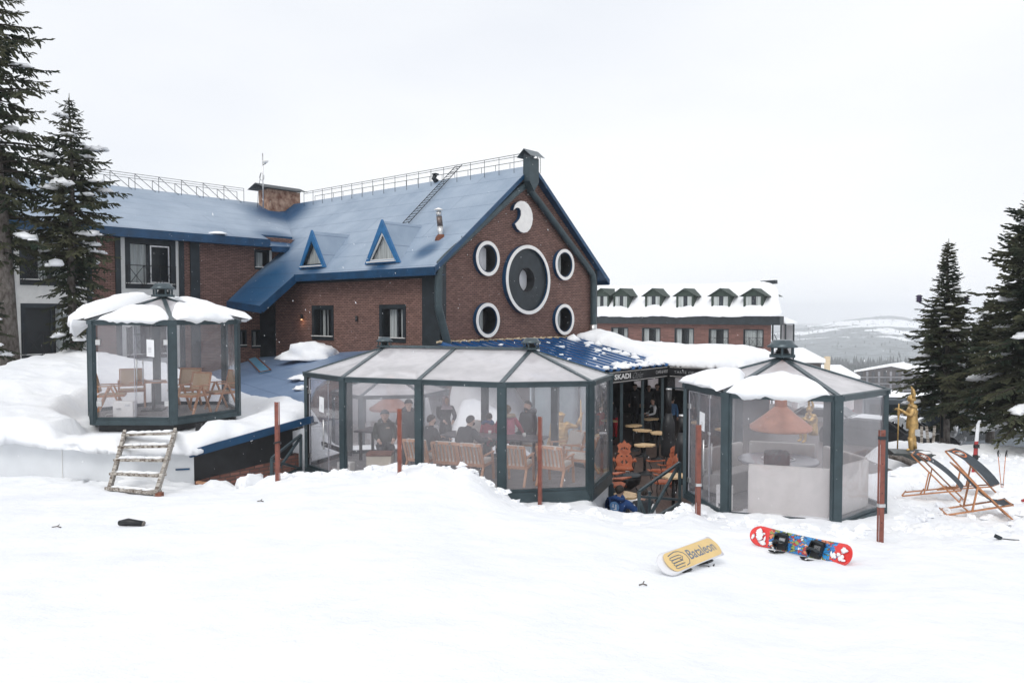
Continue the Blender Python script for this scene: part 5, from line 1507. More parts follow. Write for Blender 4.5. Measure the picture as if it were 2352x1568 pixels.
def snowhouse(x0, x1, yt, yb, d, dep, label, walls=(.22, .18, .15), yl=None, chimney=False):
    """gabled house seen mostly as its snowy roof: ridge at image line yt, eave yb, at distance d"""
    a = at(x0, yb, d); b = at(x1, yb, d); rt = at((x0 + x1) / 2, yt, d + dep / 2)
    t = thing('village_house', label, 'house', (a.x, d, a.z - 4), 0, 'houses of the village below')
    m = MB(); m.prism([(a.x, d, a.z - 9), (b.x, d, a.z - 9), (b.x, d, a.z), (a.x, d, a.z)], V((0, dep, 0))); m.build('wall', 'chalet', t, True)
    m = MB(); o = .06 * (b.x - a.x)
    m.prism([(a.x - o, d - 1, a.z), (b.x + o, d - 1, a.z), (b.x - 2 * o, d + dep / 2, rt.z), (a.x + 2 * o, d + dep / 2, rt.z)], ZV * .7)
    m.prism([(a.x - o, d + dep + 1, a.z), (b.x + o, d + dep + 1, a.z), (b.x - 2 * o, d + dep / 2, rt.z), (a.x + 2 * o, d + dep / 2, rt.z)], ZV * .7)
    m.build('roof_snow', 'snow', t, True)
    if chimney:
        m = MB(); m.box((a.x + 1.2, d + 1, a.z + 4), (1.2, 1.2, 4)); m.build('chimney', 'foam', t, True)
snowhouse(1800, 1886, 806, 832, 150, 14, 'snowy pitched roof just right of the right pavilion vent')
snowhouse(1893, 1968, 843, 869, 210, 16, 'snowy roof with a small chimney beside the dark chalet hotel', chimney=True)
snowhouse(2012, 2100, 902, 925, 170, 14, 'low snowy roof in front of the dark chalet hotel')
snowhouse(2150, 2215, 893, 905, 230, 12, 'snowy roof glimpsed between the spruces')
snowhouse(2240, 2345, 880, 900, 240, 12, 'snowy roof behind the big right spruce')
# yellow shelter on the slope far off
ys_ = thing('ski_school_shelter', 'small yellow shelter among skiers far below the chalet hotel', 'shelter', at(2048, 940, 110))
p = at(2048, 930, 110)
for dx in (-1.1, 1.1):
    m = MB(); m.box(p + V((dx, 0, -.6)), (.35, .35, 2.4)); m.build('post', 'yellow' if 'yellow' in M else 'foam', ys_, True)
m = MB(); m.prism([p + V((-1.6, -.6, .5)), p + V((1.6, -.6, .5)), p + V((0, -.6, 1.3))], V((0, 1.6, 0))); m.build('roof', 'yellow' if 'yellow' in M else 'foam', ys_, True)

# ---- vehicles
def paint(name, c): M[name] = pm(name, c, .25, .3, .08, 2, 0, coat=.6)
for nme, c in (('paint_dark', (.02, .022, .026)), ('paint_silver', (.38, .39, .40)), ('paint_red', (.42, .03, .03)), ('paint_white', (.72, .73, .74)), ('paint_bus', (.10, .12, .14))): paint(nme, c)
M['tyre'] = pm('tyre', (.02, .02, .02), .9, 0, .2, 5, 0)
M['lamp_clear'] = pm('lamp_clear', (.6, .6, .62), .1, .2, .1, 5, 0)
CARPROF = [(-2.1, .35), (-2.15, .75), (-2.05, .98), (-1.45, 1.05), (-.95, 1.42), (.55, 1.45), (1.15, 1.02), (1.95, .88), (2.15, .65), (2.12, .35)]
WINPROF = [(-1.30, 1.03), (-.90, 1.36), (.50, 1.39), (1.0, 1.02)]
def make_car(col, label, grp='cars parked on the lot'):
    t = thing('parked_car', label, 'car', (0, 0, 0), 0, grp)
    m = MB(); m.prism([(x, -.87, z) for x, z in CARPROF], (0, 1.74, 0)); m.build('body', col, t, bevel=.05)
    m = MB(); m.prism([(x, -.885, z) for x, z in WINPROF], (0, 1.77, 0)); m.build('windows', 'glass', t)
    m = MB(); m.prism([(.62, -.72, 1.40), (1.12, -.76, 1.06), (1.12, .76, 1.06), (.62, .72, 1.40)], (.05, 0, .035)); m.build('windscreen', 'glass', t)
    m = MB(); m.prism([(-1.02, -.72, 1.38), (-1.42, -.76, 1.08), (-1.42, .76, 1.08), (-1.02, .72, 1.38)], (-.05, 0, .035)); m.build('rear_window', 'glass', t)
    for x in (-1.3, 1.35):
        for y in (-.82, .82):
            m = MB(); m.tube([(x, y - .1, .32), (x, y + .1, .32)], .32, 16); w_ = m.build('wheel', 'tyre', t)
            m = MB(); m.tube([(x, y - .12, .32), (x, y + .12, .32)], .18, 10); m.build('rim', 'steel', w_)
    for y in (-.6, .6):
        m = MB(); m.box((2.12, y, .68), (.08, .34, .13)); m.build('headlight', 'lamp_clear', t)
    m = MB(); m.sheet(lambda a, b: V((-.9 + 1.4 * a, -.7 + 1.4 * b, 1.455 + .03 * math.sin(a * 3.1) * math.sin(b * 3.1))), 6, 6); m.build('snow_cover', 'snow_soft', t)
    return t
def put(t, x, y, d, rot):
    p = at(x, y, d); t.location = p; t.rotation_euler = (0, 0, R(rot)); return t
cd_a = make_car('paint_dark', 'dark car with snow on its roof parked nearest behind the gold statue')
put(cd_a, 2020, 1040, 31, -40)
cs = make_car('paint_silver', 'silver car parked behind the dark ones, right of the right pavilion'); put(cs, 1985, 1025, 37, -40)
c2 = dup(cd_a, (0, 0, 0), 0, 'dark car partly hidden behind the legs of the gold statue'); put(c2, 2085, 1035, 34, -38)
c3 = dup(cs, (0, 0, 0), 0, 'silver car seen through the right pavilion behind the sofa'); put(c3, 1900, 1000, 38, -40)
c4v = make_car('paint_red', 'red car glimpsed beyond the parked cars left of the spruce'); put(c4v, 2000, 985, 55, -35)
c5 = dup(cd_a, (0, 0, 0), 0, 'dark car parked behind the snow bank by the spruce trunk'); put(c5, 2140, 1005, 42, -30)
c6 = make_car('paint_white', 'white car at the far edge of the lot seen between tree trunks'); put(c6, 2215, 985, 60, -30)
c7 = dup(cs, (0, 0, 0), 0, 'silver car far back between the gold statue and the spruce'); put(c7, 2068, 990, 58, -35)
def make_bus(label):
    t = thing('coach', label, 'bus', (0, 0, 0), 0, 'coaches parked in a row')
    m = MB(); m.box((0, 0, 1.85), (11.5, 2.5, 2.9)); m.build('body', 'paint_bus', t, bevel=.15)
    m = MB(); m.box((0, 0, 2.35), (10.8, 2.54, 1.1)); m.build('windows', 'glass', t)
    for k in range(6):
        m = MB(); m.box((-4.5 + k * 1.8, 0, 2.35), (.10, 2.56, 1.12)); m.build('pillar', 'paint_dark', t)
    m = MB(); m.box((5.72, 0, 2.2), (.1, 2.3, 1.6)); m.build('windscreen', 'glass', t)
    for x in (-3.6, 3.8):
        for y in (-1.12, 1.12):
            m = MB(); m.tube([(x, y - .15, .5), (x, y + .15, .5)], .5, 16); m.build('wheel', 'tyre', t)
    for y in (-1.45, 1.45):
        m = MB(); m.tube([(5.7, y * .85, 2.9), (6.1, y, 2.9), (6.15, y, 2.1)], [.05, .13, .13], 8); m.build('mirror', 'paint_white', t)
    m = MB(); m.sheet(lambda a, b: V((-5.6 + 11.2 * a, -1.2 + 2.4 * b, 3.31 + .16 * math.sin(a * 3.14) ** .3 * math.sin(b * 3.14))), 16, 6); m.build('snow_cover', 'snow_soft', t)
    return t
b1 = make_bus('dark coach with snowy roof behind the bank, between the spruce trunks'); put(b1, 2215, 1042, 44, -12)
b2 = dup(b1, (0, 0, 0), 0, 'dark coach with white mirrors nearest the right edge of the photo'); put(b2, 2345, 1075, 37, -155 + 180)
b2.rotation_euler = (0, 0, R(200))
vn = thing('camper_van', 'white boxy van parked on the lot, seen through the right pavilion', 'van', at(1895, 968, 60))
m = MB(); m.box((0, 0, 1.5), (4.6, 2.2, 2.3)); m.box((2.6, 0, 1.0), (.9, 2.1, 1.3)); m.build('body', 'paint_white', vn, bevel=.12)
m = MB(); m.box((.6, -1.11, 1.9), (.9, .04, .6)); m.box((2.5, -1.06, 1.35), (.5, .04, .4)); m.build('window', 'glass', vn)
for x in (-1.4, 1.9):
    m = MB(); m.tube([(x, -1.12, .35), (x, 1.12, .35)], .35, 14); m.build('wheel', 'tyre', vn)
vn.location.z = h_far(vn.location.x, vn.location.y)
vn.rotation_euler = (0, 0, R(-8))

# ================================================================== TREES
M['needles'], t_, p_ = _new('needles')
gi = N(t_, 'ShaderNodeNewGeometry'); n1 = N(t_, 'ShaderNodeTexNoise', Scale=1.1, Detail=5.0); t_.links.new(gi.outputs['Position'], n1.inputs['Vector'])
rp = N(t_, 'ShaderNodeValToRGB'); rp.color_ramp.elements[0].position = .36; rp.color_ramp.elements[0].color = (.024, .040, .026, 1); rp.color_ramp.elements[1].position = .68; rp.color_ramp.elements[1].color = (.125, .125, .072, 1)
t_.links.new(n1.outputs['Fac'], rp.inputs[0]); t_.links.new(rp.outputs[0], p_.inputs['Base Color']); p_.inputs['Roughness'].default_value = .8; p_.inputs['Specular IOR Level'].default_value = .2

def conifer(label, base, H, tr, prof, seed, z_first, nbr=130, name='spruce_tree', lean=(0, 0), thin=1.0, snow_n=14, twig=.22, pend=.55, up=0.0, snow_sz=.22, bare=0.0):
    rnd = random.Random(seed)
    t = thing(name, label, 'tree', base, 0, 'snow-dusted spruces')
    m = MB(); pts = []; rr = []
    for k in range(12):
        q = k / 11; pts.append(V((lean[0] * q + .04 * math.sin(q * 9 + seed), lean[1] * q + .04 * math.cos(q * 7), H * q * .99 - .3 * (k == 0)))); rr.append(tr * (1 - q) ** .85 + .012 + (.08 * tr if k == 0 else 0))
    m.tube(pts, rr, 12)
    m.build('trunk', 'bark', t)
    cr_ = MB(); br_ = MB(); sn = MB()
    def axis(z): q = z / H; return V((lean[0] * q, lean[1] * q, z))
    snow_at = set(rnd.sample(range(nbr), min(snow_n, nbr)))
    for b in range(nbr):
        q = (b + rnd.random()) / nbr
        z = z_first + (H - z_first) * (q ** .92)
        if z > H - .15: continue
        Lb = float(np.interp(z / H, prof[0], prof[1])) * rnd.uniform(.62, 1.15)
        if rnd.random() < .12: Lb *= .6
        az = b * 2.3999 + rnd.uniform(-.4, .4)
        d0 = V((math.cos(az), math.sin(az), 0)); sd = V((-d0.y, d0.x, 0))
        rise = .35 * (z / H) + up; droop = (.55 - .35 * z / H)
        spine = []
        n = 8
        for k in range(n + 1):
            s_ = k / n
            spine.append(axis(z) + d0 * (Lb * s_) + ZV * (Lb * (rise * s_ - droop * s_ * s_ + .12 * s_ ** 4)) + sd * (.06 * Lb * math.sin(s_ * 3 + b)))
        br_.tube(spine, [max(.006, (.012 + .018 * Lb) * (1 - .9 * k / n)) for k in range(n + 1)], 5, False)
        ntw = int((7 + Lb * 17) * thin)
        for k in range(ntw):
            s_ = .10 + .90 * (k + rnd.random()) / ntw
            if s_ > 1: s_ = 1.0
            if bare and s_ < bare * rnd.random() * 1.6: continue
            i0 = min(n - 1, int(s_ * n)); f = s_ * n - i0
            p = spine[i0].lerp(spine[i0 + 1], min(1, f)); ax = (spine[i0 + 1] - spine[i0]).normalized()
            side = 1 if k % 2 else -1
            tl = twig * (1.35 - .75 * s_) * rnd.uniform(.6, 1.35) * min(1.3, .5 + Lb * .6)
            dr = (ax * rnd.uniform(.35, .9) + sd * side * rnd.uniform(.35, 1.0) + ZV * rnd.uniform(-pend, .12)).normalized()
            if s_ > .93: dr = (ax + ZV * rnd.uniform(-.1, .3)).normalized()
            nrm = dr.cross(ZV)
            nrm = nrm.normalized() if nrm.length > .01 else sd
            # each twig: a little leafy spray of 3-4 needle tufts
            nt2 = 3 if tl > .10 else 2
            for j in range(nt2):
                st = p + dr * (tl * j / nt2 * .9); en = st + dr * (tl * .62) + nrm * rnd.uniform(-.45, .45) * tl * .5 + ZV * rnd.uniform(-.22, .10) * tl
                w_ = tl * rnd.uniform(.10, .19)
                d2 = (en - st); a_ = d2.cross(ZV); a_ = a_.normalized() * w_ if a_.length > 1e-4 else sd * w_
                u_ = a_.cross(d2).normalized() * w_ * .7
                mid = st + d2 * .45
                i_ = [cr_.vert(v_) for v_ in (st, mid + a_, en, mid - a_)]; cr_.face(i_)
                i_ = [cr_.vert(v_) for v_ in (st, mid + u_, en, mid - u_)]; cr_.face(i_)
        if b in snow_at and Lb > .35:
            s0 = rnd.uniform(.25, .7); nj = rnd.randint(4, 9); wd_ = snow_sz * rnd.uniform(.42, .80) * min(1.2, .5 + Lb * .4)
            for j in range(nj):
                s_ = min(.97, s0 + j * .05); i0 = min(n - 1, int(s_ * n)); p = spine[i0].lerp(spine[i0 + 1], s_ * n - i0)
                k_ = wd_ * (1 - .5 * abs(j - nj / 2) / nj) * rnd.uniform(.7, 1.3)
                lump(sn, p + ZV * (.02 + .03 * rnd.random()) + sd * rnd.uniform(-.10, .10), k_ * rnd.uniform(.9, 1.5), k_ * rnd.uniform(.8, 1.4), k_ * rnd.uniform(.45, .75), seed + b * 1.7 + j, 8, .4, True, .9, 2.2)
    # top leader
    cr_.tube([axis(H * .93), axis(H) + ZV * .05], [.03, .008], 5)
    for a in range(4):
        d0 = V((math.cos(a * 1.57), math.sin(a * 1.57), .1)); cr_.tube([axis(H * .965), axis(H * .965) + d0 * .16], [.014, .004], 4); cr_.tube([axis(H * .94), axis(H * .94) + d0 * .26], [.016, .005], 4)
    co_ = cr_.build('crown', 'needles', t, uv=False)
    bo = br_.build('branches', 'bark_dark', co_, uv=False); 
    if snow_n: sn.build('snow_clumps', 'snow_soft', t, uv=False)
    return t
b_ = at(24, 850, 24.0)
conifer('tall mature spruce with bare grey lower trunk at the left edge', b_ + V((0, 0, 0)), 13.3, .28, ([0, .24, .32, .45, .62, .8, .95, 1], [.3, .7, 1.75, 2.0, 1.75, 1.35, .5, .1]), 5, 3.2, 165, lean=(-.55, 0), twig=.25, snow_n=14, pend=.9, thin=1.05, bare=.35, snow_sz=.26)
m_ = at(-40, 700, 23)
conifer('low leaning young spruce poking in at the left edge beside the big trunk', at(-18, 850, 23.2), 2.9, .05, ([0, .1, .3, .7, 1], [.3, .75, .7, .45, .1]), 15, .4, 34, twig=.22, snow_n=8)
b_ = at(172, 862, 25.0)
conifer('slender dark spruce growing behind the left pavilion, with snow on its boughs', b_, 9.05, .15, ([0, .15, .3, .42, .55, .64, .8, .9, 1], [.5, .75, 1.0, 1.25, 1.55, 1.5, .95, .5, .12]), 8, .9, 165, twig=.21, snow_n=30, pend=.75, snow_sz=.27)
b_ = at(2170, 1006, 29.0)
conifer('pointed spruce with a thin bare top right of the gold statue', b_, 7.5, .16, ([0, .08, .18, .4, .58, .66, .74, .84, .92, 1], [.9, 1.65, 1.85, 1.45, 1.2, .80, .58, .36, .26, .05]), 21, .85, 235, twig=.24, snow_n=44, pend=.35, up=.10, snow_sz=.22, thin=1.0)
b_ = at(2395, 1020, 25.5)
conifer('broad dark spruce filling the right edge of the photo', b_, 8.8, .22, ([0, .08, .2, .45, .65, .8, .92, 1], [2.0, 3.0, 3.0, 2.2, 1.65, 1.2, .6, .1]), 33, .7, 340, twig=.28, snow_n=60, pend=.35, up=.10, snow_sz=.30, thin=1.1)
b_ = at(2275, 1000, 31)
conifer('smaller dark spruce standing behind and between the two right ones', b_, 5.6, .14, ([0, .08, .2, .45, .7, .9, 1], [1.3, 1.9, 1.8, 1.4, .9, .4, .1]), 44, .6, 240, twig=.28, snow_n=30, pend=.35, up=.1, snow_sz=.3)

# ---- power pole behind the pointed spruce
pp = thing('power_pole', 'power line pole behind the pointed spruce with a dark insulator on each arm end', 'pole', at(2166, 1005, 29))
pb = at(2166, 1005, 29); top = at(2164, 688, 29)
m = MB(); m.tube([pb, V((pb.x, pb.y, top.z + .1))], .09, 8); m.build('mast', 'dark', pp, True)
l0 = at(2111, 694, 29); l1 = at(2219, 694, 29)
m = MB(); cj = V((top.x, top.y, top.z - .45)); m.bar(l0, cj, .045); m.bar(l1, cj, .045); m.bar(V((l0.x + .3, l0.y, l0.z)), V((top.x, top.y, top.z)), .03); m.build('crossarm', 'dark', pp, True)
M['insul'] = pm('insulator', (.035, .022, .06), .25, 0, .2, 3, 0)
for q in (l0, l1):
    m = MB(); m.lathe([(.05, 0), (.13, .04), (.07, .08), (.13, .13), (.07, .17), (.13, .22), (.05, .28)], q, 12); m.build('insulator', 'insul', pp, True)
# ================================================================== HAZE
M['haze'] = bpy.data.materials.new('haze'); M['haze'].use_nodes = True
t_ = M['haze'].node_tree; t_.nodes.clear(); o_ = N(t_, 'ShaderNodeOutputMaterial'); pv = N(t_, 'ShaderNodeVolumePrincipled')
pv.inputs['Color'].default_value = (.95, .97, 1, 1); pv.inputs['Density'].default_value = .00038; pv.inputs['Anisotropy'].default_value = 0.0
t_.links.new(pv.outputs[0], o_.inputs['Volume'])
m = MB(); m.box((0, 2300, 0 - 20), (9000, 5000, 150)); hz = m.build('haze', 'haze', uv=False); tag(hz, kind='stuff'); hz['label'] = 'thin snowy haze fading the far hills'
# ================================================================== SMALL THINGS ON THE SNOW
def gpix(x, y, lo=3.0, hi=34.0):
    """where the sight line through a pixel meets the snow surface"""
    r = ray(x, y); r = r / r.y; d = lo; p = None
    while d < hi:
        p = r * d
        if p.z <= ground_h(p.x, p.y): return V((p.x, p.y, ground_h(p.x, p.y)))
        d += .05
    return p
# red channel posts
for i, (xb, yb, yt, lab) in enumerate(((637, 1104, 922, 'red-brown steel post left of the middle pavilion, by the outbuilding corner'),
                                       (918, 1090, 938, 'red-brown steel post in front of the seated boy in the middle pavilion'),
                                       (1240, 1160, 956, 'red-brown steel post in front of the right end of the middle pavilion'),
                                       (1604, 1182, 974, 'red-brown steel post before the door of the right pavilion'),
                                       (2024, 1246, 984, 'tall red-brown steel post at the right corner of the right pavilion'))):
    p = gpix(xb, yb); h = (yb - yt) / 1764 * p.y * 1.0
    t = thing('steel_post', lab, 'post', p, R(8 * math.sin(i * 2.2)), 'red steel posts standing in the snow')
    m = MB(); m.prism([(-.033, 0, -.4), (.033, 0, -.4), (.033, 0, h), (-.033, 0, h)], (0, .008, 0)); m.prism([(-.045, .008, -.4), (-.038, .008, -.4), (-.038, .008, h), (-.045, .008, h)], (0, .045, 0)); m.prism([(.038, .008, -.4), (.045, .008, -.4), (.045, .008, h), (.038, .008, h)], (0, .045, 0))
    m.build('channel', 'redpost', t)
    m = MB()
    for q in np.arange(h - .06, .05, -.45): m.tube([(0, -.002, q), (0, -.006, q)], .008, 8)
    m.build('bolt_hole', 'black', t)
    if i in (3, 4):
        for q in (h - .12, h * .33):
            if i == 3 and q > h * .5: continue
            m = MB(); m.box((0, .02, q), (.10, .07, .05)); m.build('clamp', 'steel' if q < h * .5 else 'dark', t)
    if i == 0:
        m = MB(); m.tube([(-.06, -.03, h * .48), (.06, -.03, h * .50), (.06, .06, h * .47), (-.06, .06, h * .5)], .018, 6); m.build('cable', 'black', t)
# log, twigs and bits
p = gpix(302, 1207); t = thing('charred_log', 'short dark charred log lying on the snow in the left foreground', 'log', p)
m = MB(); m.tube([p + V((-.17, .02, .03)), p + V((-.05, 0, .05)), p + V((.17, -.03, .03))], [.035, .05, .04], 9); m.build('log', 'black', t, True)
m = MB(); m.tube([p + V((.17, -.03, .035)), p + V((.19, -.03, .03))], [.041, .03], 8); m.build('cut_end', 'bark', t, True)
for (x, y, s_, lab) in ((130, 1213, .06, 'tiny dark twig bits on the snow at far left'), (598, 1153, .05, 'small dark twig on the snow below the dark outbuilding wall'), (1477, 1347, .04, 'tiny black speck of bark on the foreground snow below the yellow snowboard')):
    p = gpix(x, y); m = MB()
    m.tube([p + V((-s_, 0, .012)), p + V((0, .01, .02)), p + V((s_, 0, .01))], .008, 5); m.tube([p + V((0, .01, .02)), p + V((s_ * .4, .03, .04))], .006, 5)
    tag(m.build('twig', 'bark'), lab, 'twig')
p = gpix(2295, 1240); t = thing('lost_strap', 'black strap with a buckle dropped on the snow at right', 'strap', p)
m = MB(); m.tube([p + V((.02, 0, .02)), p + V((.12, -.03, .015)), p + V((.28, -.06, .01))], .008, 5); m.build('strap', 'black', t, True)
m = MB(); m.box(p + V((-.02, 0, .04)), (.09, .06, .06), Matrix.Rotation(R(25), 3, 'Y')); m.build('buckle', 'dark', t, True)
p = gpix(2350, 1155); m = MB(); m.tube([p + V((-.03, 0, .03)), p + V((.12, 0, .05))], [.03, .05], 8); tag(m.build('red_glove', 'paint_red'), 'red scrap lying on the snow at the right edge', 'glove')
# bricks/stones under the right pavilion corner
p = V((7.0, 14.25, -3.98)); m = MB(); lump(m, p, .32, .22, .16, 3.3, 10, .5, False, .8, 1.5); tag(m.build('rock', 'rust'), 'rusty brown rock poking from the snow under the right corner of the right pavilion', 'rock')

# wooden stairs up to the left pavilion
st = thing('stairs', 'peeling white wooden stairs leaning up to the left pavilion door', 'stairs', (-7.9, 15.6, -3.6))
sbl, sbr = gpix(252, 1122, 13) , gpix(362, 1138, 13)
stl = V((-8.82, 17.55, -2.80)); str_ = V((-7.52, 17.4, -2.78))
sbl = V((-8.35, 15.7, sbl.z - .02)); sbr = V((-7.25, 15.45, sbr.z - .05))
sbl = gpix(250, 1126) + V((0, 0, -.03)); sbr = gpix(357, 1140) + V((0, 0, -.02)); stl = at(287, 994, 16.75); str_ = at(403, 990, 16.6)
for a, b in ((sbl, stl), (sbr, str_)):
    m = MB(); m.bar(a, b, .06, .17); m.build('stringer', 'oldwood', st, True)
for k in range(5):
    q = .05 + k * .225; a = sbl.lerp(stl, q); b = sbr.lerp(str_, q)
    m = MB(); m.bar(a + ZV * .02, b + ZV * .02, .20, .05); tr_ = m.build('tread', 'oldwood', st, True)
    m = MB()
    for j in range(5): 
        c = a.lerp(b, .15 + .17 * j); lump(m, c + ZV * .045 + V((0, .04, 0)), .13, .09, .02 + (.02 if k > 1 else .0), k * 3 + j, 8, .2, True, .6, 2)
    if k != 5: m.build('snow', 'snow_soft', tr_, True)
m = MB(); m.box(sbr + V((.06, .03, -.02)), (.1, .12, .2)); m.build('rusty_foot', 'rust', st, True)

# snow heaps around the stairs foot and white wall
for (x, y, d, rx, rz__, sd_, lab) in ((330, 1098, 16.8, .8, .22, 1.2, 'drift of snow under the white wooden stairs'), (30, 1108, 16.3, 1.6, .10, 3.2, 'low drift of snow along the white panel wall'), (575, 1112, 15.5, .22, .2, 8.1, 'small snow lump by the brick base of the outbuilding')):
    m = MB(); c = at(x, y, d); lump(m, c, rx, .5, rz__, sd_, 20, .3, True, .5, 2); tag(m.build('snow_heap', 'snow_soft', uv=False), lab, 'snow')

# ---- railings beside the pavilions
def railing(label, posts, extra):
    t = thing('stair_railing', label, 'railing', posts[0][0])
    for a, b in posts:
        m = MB(); m.bar(a, b, .06); m.build('post', 'frame', t, True)
    for a, b in extra:
        m = MB(); m.bar(a, b, .05); m.build('rail', 'frame', t, True)
    return t
a0, a1 = at(691, 998, 18.3), at(691, 1085, 18.3); b0, b1 = at(624, 1052, 16.9), at(624, 1110, 16.9)
railing('dark steel stair railing left of the middle pavilion door', [(a1, a0), (b1, b0)], [(a0, b0), (a1 + ZV * .1, b0 + ZV * -.05), (a0 + ZV * -.05, b1 + ZV * .1), (a1 + ZV * .1, b1 + ZV * .1)])
a0, a1 = at(1561, 1062, 16.4), at(1561, 1172, 16.4); b0, b1 = at(1468, 1128, 15.4), at(1468, 1198, 15.4); e0, e1 = at(1492, 1128, 16.3), at(1492, 1196, 16.3)
railing('dark steel stair railing between the middle and right pavilions', [(a1, a0), (b1, b0), (e1, e0)], [(a0, b0), (at(1470, 1140, 15.5), at(1561, 1147, 16.4)), (at(1492, 1196, 15.4), at(1563, 1153, 16.4)), (at(1561, 1064, 16.4), at(1486, 1195, 15.5)), (at(1470, 1150, 15.4), at(1487, 1197, 15.4))])

# ---- snowboards
def board_outline(L, W, n=12):
    pts = []
    for s_ in (1, -1):
        for k in range(n + 1):
            a = -math.pi / 2 + math.pi * k / n
            pts.append((s_ * (L / 2 - W * .52 + W * .52 * math.cos(a)), s_ * W / 2 * math.sin(a)))
    return pts
def board_mesh(L, W, th, scale=1.0, bend=1):
    mb = MB(); ol = board_outline(L * scale, W * (1 if scale == 1 else .86))
    def Zf(x):
        k = max(0, abs(x) - (L / 2 - .22)) / .22; return .045 * k * k * bend
    # side cut: narrower waist
    def yy(x, y): return y * (1 - .10 * (1 - min(1, (abs(x) / (L * .4)) ** 2)))
    ns_ = 28; mb.smooth = True
    xs_ = [-L * scale / 2 * math.cos(math.pi * k / ns_) for k in range(ns_ + 1)]
    rows_t = []; rows_b = []
    for x in xs_:
        ex = max(0, abs(x) - (L * scale / 2 - W * .52)) / (W * .52); hw = W / 2 * (1 if scale == 1 else .86) * math.sqrt(max(.0001, 1 - ex * ex))
        r_t = []; r_b = []
        for j in range(7):
            y = yy(x, hw * (-1 + 2 * j / 6)); r_t.append(mb.vert((x, y, Zf(x) + th))); r_b.append(mb.vert((x, y, Zf(x))))
        rows_t.append(r_t); rows_b.append(r_b)
    for i in range(ns_):
        for j in range(6):
            mb.face([rows_t[i][j], rows_t[i + 1][j], rows_t[i + 1][j + 1], rows_t[i][j + 1]]); mb.face([rows_b[i][j], rows_b[i][j + 1], rows_b[i + 1][j + 1], rows_b[i + 1][j]])
        for j, rv in ((0, False), (6, True)):
            q = [rows_t[i][j], rows_b[i][j], rows_b[i + 1][j], rows_t[i + 1][j]]; mb.face(q[::-1] if rv else q)
    return mb
def binding(t, x, ang, sgn=1):
    m = MB(); rot = Matrix.Rotation(R(ang), 3, 'Z')
    def q(a, b, c): return V((x, 0, 0)) + rot @ V((a, b, c * sgn))
    m.prism([q(-.07, -.15, .012), q(.07, -.15, .012), q(.08, .13, .012), q(-.08, .13, .012)], V((0, 0, .02 * sgn)))
    o = m.build('binding', 'black', t)
    m = MB()
    for s_ in (-1, 1): m.prism([q(.085 * s_, -.15, .02), q(.085 * s_, .10, .02), q(.085 * s_, .06, .08), q(.085 * s_, -.10, .11)], rot @ V((.01 * s_, 0, 0)))
    m.build('side_wall', 'black', o)
    m = MB(); m.sheet(lambda a, b: q(.085 * math.sin((a - .5) * 2.6) * (1 - .25 * b), -.16 - .05 * b - .045 * math.cos((a - .5) * 2.6), .03 + .22 * b), 10, 6); m.build('highback', 'black', o)
    for (yy_, zz_, rr_) in ((-.06, .13, .022), (.07, .09, .018)):
        m = MB(); m.tube([q(-.09, yy_, .06), q(-.07, yy_ + .01, zz_), q(0, yy_ + .02, zz_ + .03), q(.07, yy_ + .01, zz_), q(.09, yy_, .06)], rr_, 6); m.build('strap', 'dark', o)
    m = MB(); m.box(q(0, 0, .028), (.09, .09, .008)); m.build('disc', 'steel', o)
# material of the red board's top sheet
M['board_red'], t_, p_ = _new('red_board_graphic')
tcn = N(t_, 'ShaderNodeTexCoord'); sx_ = N(t_, 'ShaderNodeSeparateXYZ'); t_.links.new(tcn.outputs['Object'], sx_.inputs[0])
nzz = N(t_, 'ShaderNodeTexNoise', Scale=9.0, Detail=3.0); t_.links.new(tcn.outputs['Object'], nzz.inputs['Vector'])
ab = N(t_, 'ShaderNodeMath', operation='ABSOLUTE'); t_.links.new(sx_.outputs[0], ab.inputs[0])
ad = N(t_, 'ShaderNodeMath', operation='MULTIPLY_ADD'); ad.inputs[1].default_value = .45; t_.links.new(nzz.outputs['Fac'], ad.inputs[0]); t_.links.new(ab.outputs[0], ad.inputs[2])
mk = N(t_, 'ShaderNodeMath', operation='LESS_THAN'); mk.inputs[1].default_value = .72; t_.links.new(ad.outputs[0], mk.inputs[0])
vo = N(t_, 'ShaderNodeTexVoronoi', Scale=27.0); mpp = N(t_, 'ShaderNodeMapping'); mpp.inputs['Scale'].default_value = (.8, 1.3, 1); mm_ = N(t_, 'ShaderNodeMixRGB'); mm_.inputs[0].default_value = .12
t_.links.new(tcn.outputs['Object'], mm_.inputs[1]); t_.links.new(nzz.outputs['Color'], mm_.inputs[2]); t_.links.new(mm_.outputs[0], mpp.inputs[0]); t_.links.new(mpp.outputs[0], vo.inputs['Vector'])
bwn = N(t_, 'ShaderNodeSeparateXYZ'); t_.links.new(vo.outputs['Color'], bwn.inputs[0])
rp = N(t_, 'ShaderNodeValToRGB'); rp.color_ramp.interpolation = 'CONSTANT'
cols = [(0, (.02, .20, .55)), (.32, (.28, .34, .08)), (.50, (.70, .22, .10)), (.62, (.03, .28, .62)), (.78, (.75, .75, .72)), (.86, (.45, .03, .04))]
rp.color_ramp.elements[0].color = c4(cols[0][1]); rp.color_ramp.elements[1].position = cols[1][0]; rp.color_ramp.elements[1].color = c4(cols[1][1])
for a_, b_ in cols[2:]:
    e_ = rp.color_ramp.elements.new(a_); e_.color = c4(b_)
t_.links.new(bwn.outputs[0], rp.inputs[0])
ve = N(t_, 'ShaderNodeTexVoronoi', Scale=27.0, feature='DISTANCE_TO_EDGE'); t_.links.new(mpp.outputs[0], ve.inputs['Vector'])
el = N(t_, 'ShaderNodeMath', operation='LESS_THAN'); el.inputs[1].default_value = .05; t_.links.new(ve.outputs['Distance'], el.inputs[0])
